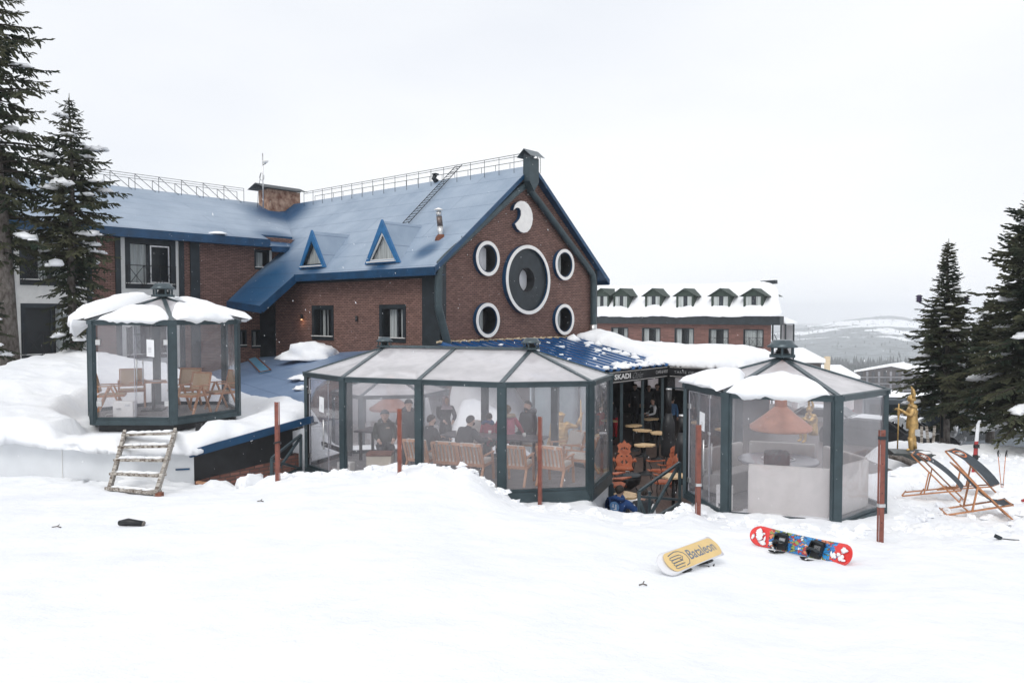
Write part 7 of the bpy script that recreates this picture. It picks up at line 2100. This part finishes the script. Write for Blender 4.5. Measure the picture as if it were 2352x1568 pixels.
# ================================================================== PEOPLE AND STATUES
SKC = {}
M['skin'] = pm('skin', (.60, .39, .31), .6, 0, .06, 6, 0)
M['hair_dark'] = pm('dark_hair', (.025, .018, .014), .7, 0, .3, 30, .3)
M['hair_brown'] = pm('fair_hair', (.20, .13, .075), .7, 0, .3, 30, .3)
def cloth(n, c): M[n] = pm(n, c, .85, 0, .18, 7, .5, 22)
for n_, c_ in (('jacket_black', (.036, .039, .045)), ('jacket_green', (.045, .053, .047)), ('trousers_dark', (.03, .032, .038)), ('trousers_red', (.45, .02, .03)), ('hoodie_blue', (.012, .05, .17)), ('shirt_white', (.72, .73, .75)), ('vest_pink', (.52, .13, .20)), ('sleeve_pink', (.42, .05, .10)), ('scarf_mauve', (.33, .27, .29)), ('beanie_grey', (.11, .115, .125)), ('shirt_blue', (.10, .22, .42)), ('shoe', (.02, .018, .016)), ('vest_black', (.015, .016, .018)), ('fur', (.42, .33, .24))): cloth(n_, c_)

def body_mesh(pose, mats, H=1.0, fat=1.0, arms=None, legs=None, lean=(0, 0), head_t=(0, 0), legspread=.10, headr=1.0, hands=True):
    """mats: (torso, sleeves, hands/head, trousers, shoes). Local +x is forward. Returns mesh and named joints"""
    s = H
    ph = .93 if pose == 'stand' else .50
    J = {}; lx, ly = lean
    def up(z, k): return V((lx * k, ly * k, z))
    J['pelvis'] = V((0, 0, ph)); J['waist'] = V((0, 0, ph + .18)) + up(0, .35); J['chest'] = V((.0, 0, ph + .40)) + up(0, .8); J['neck'] = V((.01, 0, ph + .545)) + up(0, 1.0)
    ht = V((head_t[0], head_t[1], 0))
    J['jaw'] = V((.035, 0, ph + .63)) + up(0, 1.1) + ht * .5; J['head'] = V((.025, 0, ph + .715)) + up(0, 1.15) + ht; J['crown'] = V((.005, 0, ph + .785)) + up(0, 1.15) + ht
    sw = .185 * (1 + .25 * (fat - 1))
    arms = arms or {}
    for sd, y in (('l', 1), ('r', -1)):
        J['sh' + sd] = V((0, sw * y, ph + .475)) + up(0, .95)
        e, h = arms.get(sd, (V((.02, .06 * y, -.28)), V((.06, .05 * y, -.53))))
        J['el' + sd] = J['sh' + sd] + V(e); J['wr' + sd] = J['sh' + sd] + V(h)
        d = (J['wr' + sd] - J['el' + sd]).normalized(); J['pa' + sd] = J['wr' + sd] + d * .075
        J['hi' + sd] = V((0, .09 * y, ph - .04))
        if pose == 'stand':
            kk = (legs or {}).get(sd, (0, 0)); J['kn' + sd] = V((.02 + kk[0] * .5, legspread * y, .49)); J['an' + sd] = V((-.01 + kk[0], legspread * y, .09)); J['to' + sd] = V((.13 + kk[0], (legspread + .02) * y, .045))
        else:
            J['kn' + sd] = V((.43, (legspread + .03) * y, .50)); J['an' + sd] = V((.42, (legspread + .02) * y, .09)); J['to' + sd] = V((.56, (legspread + .04) * y, .045))
    RR = dict(pelvis=.145 * fat, waist=.125 * fat, chest=.155 * fat, neck=.058, jaw=.068 * headr, head=.098 * headr, crown=.082 * headr)
    for sd in 'lr': RR.update({'sh' + sd: .075 * fat, 'el' + sd: .055 * fat, 'wr' + sd: .036 * fat, 'pa' + sd: .036, 'hi' + sd: .105 * fat, 'kn' + sd: .072 * fat, 'an' + sd: .052, 'to' + sd: .042})
    E_ = [('pelvis', 'waist', 0), ('waist', 'chest', 0), ('chest', 'neck', 0), ('neck', 'jaw', 2), ('jaw', 'head', 2), ('head', 'crown', 2)]
    for sd in 'lr': E_ += [('chest', 'sh' + sd, 0), ('sh' + sd, 'el' + sd, 1), ('el' + sd, 'wr' + sd, 1), ('wr' + sd, 'pa' + sd, 2), ('pelvis', 'hi' + sd, 3), ('hi' + sd, 'kn' + sd, 3), ('kn' + sd, 'an' + sd, 3), ('an' + sd, 'to' + sd, 4)]
    names = list(J); idx = {n: i for i, n in enumerate(names)}
    me = bpy.data.meshes.new('skel'); me.from_pydata([tuple(J[n] * s) for n in names], [(idx[a], idx[b]) for a, b, _ in E_], [])
    ob = bpy.data.objects.new('skel', me); COL.objects.link(ob)
    md = ob.modifiers.new('s', 'SKIN'); md.use_smooth_shade = True
    sv = me.skin_vertices[0].data
    for n in names:
        r = RR[n] * s; sv[idx[n]].radius = (r * (1.0 if n not in ('chest', 'waist', 'pelvis') else .78), r * (1.0 if n not in ('chest', 'waist', 'pelvis') else 1.12))
    for n in names: sv[idx[n]].use_root = (n == 'pelvis')
    sb_ = ob.modifiers.new('d', 'SUBSURF'); sb_.levels = 2; sb_.render_levels = 2
    bpy.context.view_layer.update()
    out_ = bpy.data.meshes.new_from_object(ob.evaluated_get(bpy.context.evaluated_depsgraph_get()))
    bpy.data.objects.remove(ob)
    # to builder, faces coloured by nearest bone
    mb = MB(); mb.smooth = True
    for v in out_.vertices: mb.v.append(v.co.copy())
    segs = [(J[a] * s, J[b] * s, k, RR[a], RR[b]) for a, b, k in E_]
    for p in out_.polygons:
        c = p.center; best = 9; bk = 0
        for a, b, k, r0, r1 in segs:
            ab_ = b - a; tt = max(0, min(1, (c - a).dot(ab_) / max(1e-6, ab_.length_squared))); d = (a + ab_ * tt - c).length / ((r0 + (r1 - r0) * tt) * s)
            if d < best: best = d; bk = k
        mb.m = bk; mb.face(list(p.vertices))
    bpy.data.meshes.remove(out_)
    mb.m = 2
    # fingers
    if hands:
        for sd, y in (('l', 1), ('r', -1)):
            d = (J['pa' + sd] - J['wr' + sd]).normalized(); side = d.cross(ZV); side = side.normalized() if side.length > .1 else V((0, 1, 0)); pn = side.cross(d).normalized()
            for k in range(4):
                o_ = side * (-.027 + .018 * k); L_ = (.070, .080, .076, .060)[k]; b0_ = J['pa' + sd] + d * .01 + o_
                mb.tube([b0_ * s, (b0_ + d * L_ * .5 - pn * .012) * s, (b0_ + d * L_ * .85 - pn * .035) * s], [.0095 * s, .0085 * s, .006 * s], 6)
            b0_ = J['wr' + sd] + d * .03 + side * -.03 * (1 if sd == 'l' else -1)
            mb.tube([b0_ * s, (b0_ + d * .035 - side * .022 * (1 if sd == 'l' else -1)) * s, (b0_ + d * .06 - side * .018 * (1 if sd == 'l' else -1) - pn * .01) * s], [.012 * s, .010 * s, .008 * s], 6)
    # nose, ears, eyes
    h_ = J['head'] * s
    fz = 1.0
    lump(mb, h_ + V((.092 * s * headr, 0, -.015 * s)), .018 * s, .014 * s, .024 * s, 1, 8, 1, True, 0)
    for y in (-1, 1): lump(mb, h_ + V((-.005 * s, .094 * s * y * headr, -.01 * s)), .020 * s, .010 * s, .030 * s, 2, 8, 1, True, 0)
    mb.m = 4
    for y in (-1, 1): lump(mb, h_ + V((.084 * s * headr, .034 * s * y, .012 * s)), .009 * s, .013 * s, .007 * s, 3, 6, 1, True, 0)
    lump(mb, h_ + V((.078 * s * headr, 0, -.062 * s)), .010 * s, .026 * s, .005 * s, 3, 6, 1, True, 0)
    return mb, {k: v * s for k, v in J.items()}
def person(label, loc, rot, pose, mats, hair='hair_dark', hat=None, beard=False, grp=None, hood=False, extra=None, **kw):
    t = thing('person', label, 'person', loc, rot, grp)
    mb, J = body_mesh(pose, mats, **kw)
    s = kw.get('H', 1.0)
    mb.build('body', list(mats), t, uv=False)
    h_ = J['head']
    def cap(name, mat, rx, rz__, off, seed=1, amp=.05, front=.30, rear=.72):
        """covers the skull: down to the hairline in front, lower behind (fractions of pi)"""
        m = MB(); m.smooth = True; n = 20; rings = []
        for j in range(9):
            rg = []
            for k in range(n):
                a = 2 * math.pi * k / n; c_ = (1 + math.cos(a)) / 2; lim = math.pi * (rear + (front - rear) * c_ ** .8); ph = lim * j / 8
                w_ = 1 + amp * noise.noise((a * 2, j * .9, seed))
                rg.append(m.vert(h_ + off * s + V((rx * s * math.sin(ph) * math.cos(a) * w_, rx * .95 * s * math.sin(ph) * math.sin(a) * w_, rz__ * s * math.cos(ph)))))
            rings.append(rg)
        for j in range(8):
            for k in range(n): m.face([rings[j][k], rings[j + 1][k], rings[j + 1][(k + 1) % n], rings[j][(k + 1) % n]])
        return m.build(name, mat, t, uv=False)
    if hat == 'beanie_grey' or hat == 'beanie_black':
        cap('beanie', 'beanie_grey' if hat == 'beanie_grey' else 'jacket_black', .118, .135, V((-.004, 0, .012)), front=.40, rear=.55)
    elif hat == 'scarf':
        m = MB(); m.smooth = True
        # headscarf: hood round the face, down over the shoulders
        n = 22; rings = []
        for j, (zz, rx, ry, ox, gap) in enumerate(((.125, .03, .03, -.01, 0), (.115, .085, .08, -.01, 0), (.07, .120, .112, -.012, .45), (.0, .128, .118, -.014, .62), (-.07, .120, .112, -.012, .55), (-.12, .105, .11, .0, .15), (-.19, .125, .15, .0, 0), (-.26, .16, .20, .0, 0))):
            rg = []
            for k in range(n):
                a = gap + (2 * math.pi - 2 * gap) * k / (n - 1); rg.append(m.vert(h_ + V((ox + rx * math.cos(a), ry * math.sin(a), zz)) * s))
            rings.append(rg)
        for j in range(len(rings) - 1):
            for k in range(n - 1): m.face([rings[j][k], rings[j + 1][k], rings[j + 1][k + 1], rings[j][k + 1]])
        m.build('headscarf', 'scarf_mauve', t, uv=False)
    elif hair:
        cap('hair', hair, .112, .118, V((-.010, 0, .010)), front=.30, rear=.68 if hat != 'long' else .85, amp=.12)
    if beard:
        m = MB(); lump(m, h_ + V((.045, 0, -.075)) * s, .055 * s, .065 * s, .045 * s, 3, 12, 1, True, .1); m.build('beard', 'hair_dark', t, uv=False)
    if hood:
        m = MB(); m.tube([(J['neck'] + V((-.09, 0, .03)) + V((.12 * math.cos(a), .13 * math.sin(a), .03 * math.cos(a * 2)))) for a in [2 * math.pi * k / 14 for k in range(15)]], .045 * s, 8, False); m.build('hood', hood, t, uv=False)
    if extra: extra(t, J, s)
    return t
JB = ('jacket_black', 'jacket_black', 'skin', 'trousers_dark', 'shoe')
def floorp(x, y, z): return (x, y, z)
# --- in the long pavilion
GP = 'people inside the long pavilion'
def sleeve_badge(t, J, s):
    m = MB(); m.box(J['chest'] + V((.135, .06, .03)), (.01, .09, .04)); m.build('badge', 'fur', t)
person('seated boy in a dark jacket and grey beanie behind the storage box', (-3.12, 18.75, MF + .02), face(.25, -1), 'sit', ('jacket_green', 'jacket_green', 'skin', 'trousers_dark', 'shoe'), hat='beanie_grey', grp=GP, H=1.02, fat=1.25, headr=1.1, extra=sleeve_badge, hood='jacket_green', arms={'l': (V((.12, .05, -.22)), V((.33, -.02, -.30))), 'r': (V((.12, -.05, -.22)), V((.33, .02, -.30)))})
def phone(t, J, s):
    m = MB(); m.box(J['par'] + V((.03, 0, .05)), (.012, .075, .15)); m.build('phone', 'black', t)
person('standing boy in a dark jacket and black beanie looking down at a phone held up', (-2.50, 18.45, MF), face(.25, -1), 'stand', JB, hat='beanie_black', grp=GP, H=.95, fat=1.12, head_t=(.03, 0), extra=phone, hood='jacket_black', arms={'r': (V((.05, -.1, -.26)), V((.22, -.06, -.02))), 'l': (V((.0, .07, -.27)), V((.10, .09, -.48)))})
person('seated dark-haired bearded man in a black jacket turned to the right, beside the middle post', (-1.98, 18.05, MF), face(.8, .5), 'sit', JB, beard=True, grp=GP, H=1.02, fat=1.3, lean=(.06, 0), arms={'l': (V((.12, .06, -.24)), V((.34, .02, -.22))), 'r': (V((.12, -.06, -.24)), V((.34, -.02, -.22)))})
person('smiling woman in a mauve headscarf and black jacket at the far side of the table', (-1.75, 20.15, MF), face(.35, -1), 'stand', JB, hat='scarf', grp=GP, H=.90, fat=1.15, lean=(.04, 0), arms={'l': (V((.10, .06, -.24)), V((.28, -.05, -.34))), 'r': (V((.08, -.05, -.24)), V((.26, .06, -.33)))})
person('bearded man in black leaning over the near side of the table, back to the viewer', (-1.15, 17.85, MF), face(.75, .75), 'sit', JB, beard=True, grp=GP, H=1.02, fat=1.4, lean=(.14, -.02), head_t=(.03, -.02), arms={'l': (V((.15, .06, -.22)), V((.38, .0, -.18))), 'r': (V((.15, -.06, -.22)), V((.38, -.04, -.20)))})
def fur_hood(t, J, s):
    m = MB(); c = J['neck'] + V((-.07, 0, .01)); m.tube([c + V((.11 * math.cos(a), .17 * math.sin(a), .02)) for a in [2 * math.pi * k / 16 for k in range(17)]], [.042 + .008 * (k % 2) for k in range(17)], 8, False); m.build('fur_collar', 'fur', t, uv=False)
    m = MB(); pr = [(.12 * 1.0, -.02)]
    prof = []
    for k in range(15):
        z = .0 + .50 * k / 14; prof.append(((.205 + .012 * math.cos(k * math.pi)) * (1 - .10 * max(0, (z - .35) / .15)), J['pelvis'].z - .02 + z))
    m.lathe([(a * .95, b) for a, b in prof], (J['waist'].x * .5, 0, 0), 22); m.build('vest', 'vest_pink', t, uv=False)
person('person in a puffy pink vest with fur collar, back to the viewer', (-.12, 19.1, MF + .16), face(-.05, 1), 'sit', ('vest_pink', 'sleeve_pink', 'skin', 'trousers_dark', 'shoe'), hair='hair_brown', hat='long', grp=GP, H=.98, fat=1.1, extra=fur_hood, arms={'l': (V((.06, .10, -.24)), V((.22, .12, -.38))), 'r': (V((.06, -.14, -.22)), V((.16, -.22, -.36)))})
person('child with dark hair and a pink sweater beside the pink vest', (-.58, 19.2, MF + .12), face(.3, 1), 'sit', ('sleeve_pink', 'sleeve_pink', 'skin', 'trousers_dark', 'shoe'), grp=GP, H=.85, hood='hoodie_blue')
person('dark-haired man in a black jacket facing left across the table', (.42, 19.75, MF + .1), face(-.8, -.7), 'sit', JB, beard=True, grp=GP, H=1.05, fat=1.25, hood='jacket_black')
# --- on the terrace
GT = 'people on the sunken terrace'
def round_print(t, J, s):
    m = MB(); m.lathe([(.12, 0), (.12, .004)], (0, 0, 0), 26)
    for i, v in enumerate(m.v): m.v[i] = V((-.168 - v.z + .0, v.x + .01, J['chest'].z + .0 + v.y))
    e_ = m.build('print', 'shirt_blue', t, uv=False)
    m = MB(); x_ = -.177
    m.box((x_, -.03, J['chest'].z + .01), (.004, .018, .10)); m.box((x_, .04, J['chest'].z), (.004, .06, .016)); m.box((x_, .04, J['chest'].z + .03), (.004, .016, .07)); m.box((x_, -.01, J['chest'].z - .05), (.004, .07, .014)); m.build('mark', 'shirt_white', e_, uv=False)
person('person in a blue hoodie with a round back print, lowest on the terrace', (2.42, 17.35, FZ + .02), face(.55, .8), 'sit', ('hoodie_blue', 'hoodie_blue', 'skin', 'trousers_dark', 'shoe'), grp=GT, H=1.02, fat=1.3, hood='hoodie_blue', extra=round_print, lean=(.05, 0), arms={'l': (V((.08, .16, -.22)), V((.28, .10, -.30))), 'r': (V((.06, -.24, -.20)), V((.22, -.30, -.40)))})
person('dark-haired person in black behind the blue hoodie, by the pavilion post', (2.34, 18.6, FZ), face(.8, .3), 'sit', JB, hat='long', grp=GT, H=1.06, fat=1.2)
person('seated person in a dark jacket behind the terrace railing', (2.98, 17.3, FZ), face(-.2, 1), 'sit', ('jacket_black', 'shirt_white', 'skin', 'trousers_dark', 'shoe'), grp=GT, H=1.02, fat=1.15)
def vest(t, J, s):
    m = MB(); m.lathe([(.175, 0), (.165, .2), (.19, .40), (.13, .50)], (0, 0, J['pelvis'].z - .02), 18); m.build('waistcoat', 'vest_black', t, uv=False)
    m = MB(); m.bar(J['chest'] + V((.15, 0, -.12)), J['neck'] + V((.10, 0, -.02)), .07, .05); m.build('shirt_front', 'shirt_white', t, uv=False)
person('waiter in a white shirt and black waistcoat standing among the bar tables', (5.95, 32.2, FZ), face(-1, -.25), 'stand', ('shirt_white', 'shirt_white', 'skin', 'vest_black', 'shoe'), grp=GT, H=.99, extra=vest, arms={'l': (V((.06, .05, -.27)), V((.30, -.02, -.33))), 'r': (V((.06, -.05, -.27)), V((.30, .04, -.30)))})
person('bald person in a dark jacket and red ski trousers leaning on a bar table', (4.35, 32.4, FZ), face(-.9, -.5), 'stand', ('jacket_black', 'jacket_black', 'skin', 'trousers_red', 'shoe'), hair=None, grp=GT, H=.93, fat=1.15, lean=(.14, 0), arms={'l': (V((.12, .04, -.22)), V((.36, .0, -.28))), 'r': (V((.12, -.04, -.22)), V((.36, -.04, -.26)))})
person('person in red and black at the same bar table, half hidden by the pavilion', (3.72, 32.2, FZ), face(.6, -.5), 'sit', ('trousers_red', 'jacket_black', 'skin', 'trousers_dark', 'shoe'), grp=GT, H=1.08, fat=1.2)
person('person in a blue shirt standing behind the middle stove', (6.95, 33.2, FZ), face(.6, .8), 'stand', ('shirt_blue', 'shirt_blue', 'skin', 'trousers_dark', 'shoe'), grp=GT, H=.95)
for (x, y, H_, lab) in ((5.95, 37.0, 1.08, 'dark figure with a hood against the bright back window of the restaurant, leftmost'), (6.62, 37.0, 1.04, 'dark figure in the restaurant with reddish hair against the back window'), (7.05, 37.2, 1.07, 'dark figure with dark hair right of the column against the back window'), (8.35, 36.2, 1.02, 'dark figure in a hood near the right rear window of the restaurant'), (7.75, 33.8, .92, 'dark figure in a beanie near the restaurant corner')):
    person(lab, (x, y, FZ), face(-.3, -1), 'stand', JB, hair='hair_brown' if 'reddish' in lab else 'hair_dark', hood='jacket_black' if 'hood' in lab else False, hat='beanie_black' if 'beanie' in lab else None, grp='dark figures in the restaurant', H=H_, fat=1.15)

# --- far skiers (each a few pixels)
for k, (dx, dy, c_, lab) in enumerate(((0, 2, 'jacket_black', 'tiny distant dark skier left of the yellow shelter'), (8, 5, 'trousers_red', 'tiny distant skier in red under the yellow shelter'), (20, 7, 'hoodie_blue', 'tiny distant skier in blue, lowest by the yellow shelter'), (33, 3, 'jacket_black', 'tiny distant dark skier right of the yellow shelter'), (44, 6, 'trousers_red', 'tiny distant skier in red, rightmost by the spruce boughs'))):
    p = at(2026 + dx, 938 + dy, 108); t = thing('person', lab, 'person', p, 0, 'distant skiers')
    m = MB(); m.tube([(-.1, .1, 0), (0, 0, .8), (0, 0, 1.4), (0, 0, 1.5)], [.12, .22, .26, .12], 8); m.tube([(.15, -.1, 0), (0, 0, .8)], [.1, .16], 6); m.tube([(0, .22, 1.35), (.3, .3, 1.0)], .07, 6); lump(m, (0, 0, 1.62), .14, .14, .16, 1, 8, 1, True, 0)
    m.build('body', c_, t, uv=False)

# --- golden statues
GOLD = ('gold',) * 5
def statue(label, loc, rot, arms, H, helmet=True, spear=None, pose='stand', fat=1.15, cloak=False, lean=(0, 0), legs=None, base=False, hooded=False):
    t = thing('golden_statue', label, 'statue', loc, rot, 'golden warrior statues')
    mb, J = body_mesh(pose, GOLD, H=H, fat=fat, arms=arms, lean=lean, legs=legs, legspread=.11)
    mb.build('body', list(GOLD), t, uv=False)
    # tunic skirt, belt, boots, shoulder plates
    m = MB(); zz = J['pelvis'].z
    m.lathe([(.17 * H, -.22 * H), (.178 * H, -.10 * H), (.165 * H, .04 * H), (.145 * H, .20 * H), (.165 * H, .38 * H), (.12 * H, .47 * H)], (J['waist'].x * .3, 0, zz), 20); m.build('tunic', 'gold', t, uv=False)
    m = MB(); m.lathe([(.152 * H, 0), (.158 * H, .03), (.152 * H, .06)], (J['waist'].x * .5, 0, zz + .14 * H), 20); m.build('belt', 'gold', t, uv=False)
    for sd in 'lr':
        if pose == 'stand':
            m = MB(); m.tube([J['an' + sd] + V((0, 0, -.03)), J['an' + sd].lerp(J['kn' + sd], .5), J['an' + sd].lerp(J['kn' + sd], .9)], [.068 * H, .085 * H, .095 * H], 10); m.build('boot', 'gold', t, uv=False)
        m = MB(); lump(m, J['sh' + sd] + V((0, 0, .02)), .11 * H, .10 * H, .09 * H, 2, 10, .5, True, .05); m.build('shoulder_plate', 'gold', t, uv=False)
        m = MB(); m.tube([J['el' + sd].lerp(J['wr' + sd], .15), J['el' + sd].lerp(J['wr' + sd], .9)], [.060 * H, .045 * H], 9); m.build('bracer', 'gold', t, uv=False)
    h_ = J['head']
    if helmet:
        m = MB(); m.lathe([(.118 * H, -.05 * H), (.125 * H, .01 * H), (.11 * H, .08 * H), (.05 * H, .14 * H)], h_, 16); hl = m.build('helmet', 'gold', t, uv=False)
        m = MB(); m.prism([h_ + V((.10, 0, .02)), h_ + V((.15, 0, -.02)), h_ + V((.09, 0, -.10)), h_ + V((.06, 0, -.02))], V((0, .02, 0))); m.build('visor', 'gold', hl, uv=False)
        for y in (-1, 1):
            m = MB(); m.tube([h_ + V((-.02, .10 * y, .05)) * H, h_ + V((-.05, .125 * y, .16)) * H, h_ + V((-.03, .10 * y, .29)) * H, h_ + V((.02, .06 * y, .40)) * H], [.045 * H, .05 * H, .04 * H, .006], 8); m.build('horn', 'gold', hl, uv=False)
    if hooded:
        m = MB(); lump(m, h_ + V((-.01, 0, .02)), .135, .13, .135, 4, 14, .8, True, .12); m.tube([h_ + V((.0, 0, .06)) + V((.125 * math.cos(a), .125 * math.sin(a), .0)) for a in [2 * math.pi * k / 12 for k in range(13)]], .03, 6, False); m.build('turban', 'gold', t, uv=False)
    if cloak:
        m = MB(); m.smooth = True
        m.sheet(lambda a, b: V((J['chest'].x - .16 - .12 * b + .05 * math.cos((a - .5) * 16) * b, (a - .5) * (.50 + .45 * b), J['neck'].z - .02 - 1.15 * b)), 18, 8); m.build('cloak', 'gold', t, uv=False)
    if spear:
        a, b = spear; m = MB(); m.tube([a, b], .022, 8); sp_ = m.build('spear', 'rust' if False else 'gold', t, uv=False)
        m = MB(); mid = V(a).lerp(V(b), .78); d = (V(b) - V(a)).normalized(); m.tube([mid - d * .22, mid, mid + d * .22], [.01, .05, .01], 8); m.build('spear_collar', 'gold', sp_, uv=False)
    return t, J
sp_ = gpix(2090, 1048, 12)
SD = 25.0; fp = at(2094, 1036, SD); Hs = .98
t, J = statue('golden warrior statue with tall horned helmet gripping an upright spear, facing left', (fp.x, fp.y, fp.z), face(-.95, .30),
              {'l': (V((.10, .05, -.26)), V((.36, -.05, -.10))), 'r': (V((.12, -.06, -.25)), V((.38, .12, -.13)))}, 1.04, spear=(V((.42, -.02, .05)), V((.40, -.02, 1.55))), legs={'l': (.05, 0), 'r': (-.10, 0)}, fat=1.12)
bs = thing('statue_plinth', 'low dark slab plinth under the golden statue, partly snow covered', 'plinth', (fp.x, fp.y, fp.z - .12))
m = MB(); m.box((0, 0, .0), (1.25, .95, .22), Matrix.Rotation(R(-14), 3, 'Z')); m.build('slab', 'stone', bs, bevel=.02)
m = MB(); lump(m, (.15, -.3, .10), .35, .18, .08, 3, 10, .2, True, .7, 2); m.build('snow', 'snow_soft', bs, uv=False)
p = at(2060, 1052, 23.5); m = MB(); m.tube([p + V((-.25, 0, .05)), p + V((.1, -.05, .0)), p + V((.5, -.2, -.18)), p + V((.68, -.25, -.28))], [.05, .09, .10, .05], 8); tag(m.build('driftwood', 'bark'), 'half-buried brown log in front of the statue plinth', 'log')
statue('golden statue of a turbaned figure raising a spear behind the long pavilion', (1.52, 24.0, FZ + .15), face(.25, -1),
       {'l': (V((.05, .26, -.05)), V((.12, .34, .22))), 'r': (V((.05, -.08, -.26)), V((.22, -.02, -.40)))}, 1.17, helmet=False, hooded=True, spear=(V((.16, .66, 0)), V((.14, .62, 2.45))), cloak=True)
fp3 = at(1868, 1016, 28)
statue('crouching golden statue seen through the rear panes of the right pavilion', (fp3.x, fp3.y, fp3.z), face(-1, -.2), {'l': (V((.18, .04, -.16)), V((.42, .0, -.05))), 'r': (V((.15, -.04, -.2)), V((.30, .04, -.36)))}, 1.0, helmet=True, pose='sit', lean=(.12, 0))

# ================================================================== FALLING SNOW
rnd = random.Random(99); m = MB(); m.smooth = False
for k in range(4200):
    d = 4.5 + 22 * rnd.random() ** .7; u = rnd.uniform(-300, 2650); v = rnd.uniform(-100, 1500)
    p = at(u, v, d)
    if p.z < ground_h(p.x, p.y) + .1: continue
    r_ = rnd.uniform(.0018, .0040); q = V((rnd.uniform(-.5, .1), 0, 1)).normalized() * r_ * rnd.uniform(1.2, 3.2)
    ids = [m.vert(p + V(o)) for o in ((r_, 0, 0), (0, r_, 0), (-r_, 0, 0), (0, -r_, 0))]; a = m.vert(p + q); b = m.vert(p - q)
    for j in range(4): m.face([ids[j], ids[(j + 1) % 4], a]); m.face([ids[(j + 1) % 4], ids[j], b])
o = m.build('falling_snow', 'snow_soft', uv=False); tag(o, 'fine snowflakes falling through the air', 'snow', kind='stuff')
# loose clods thrown up along the crest and on the trampled snow
m = MB(); rnd = random.Random(5)
for k in range(520):
    if k < 300:
        u = rnd.uniform(640, 2020); yc = float(np.interp(u, cu_, cd_)); y = yc - abs(rnd.gauss(0, .5)) + .1; x = (u - 1176) / 1764 * y; s_ = rnd.uniform(.02, .085)
    else:
        y = rnd.uniform(13, 24); u = rnd.uniform(2050, 2420); x = (u - 1176) / 1764 * y; s_ = rnd.uniform(.03, .10)
    lump(m, (x, y, ground_h(x, y) - .01), s_ * rnd.uniform(.8, 1.7), s_ * rnd.uniform(.8, 1.4), s_ * rnd.uniform(.5, 1.0), rnd.random() * 60, 8, .3, False, .8, 2.4)
o = m.build('snow_clods', 'snow_soft', uv=False); tag(o, 'loose clods of snow along the bank and the trampled ground', 'snow', kind='stuff')
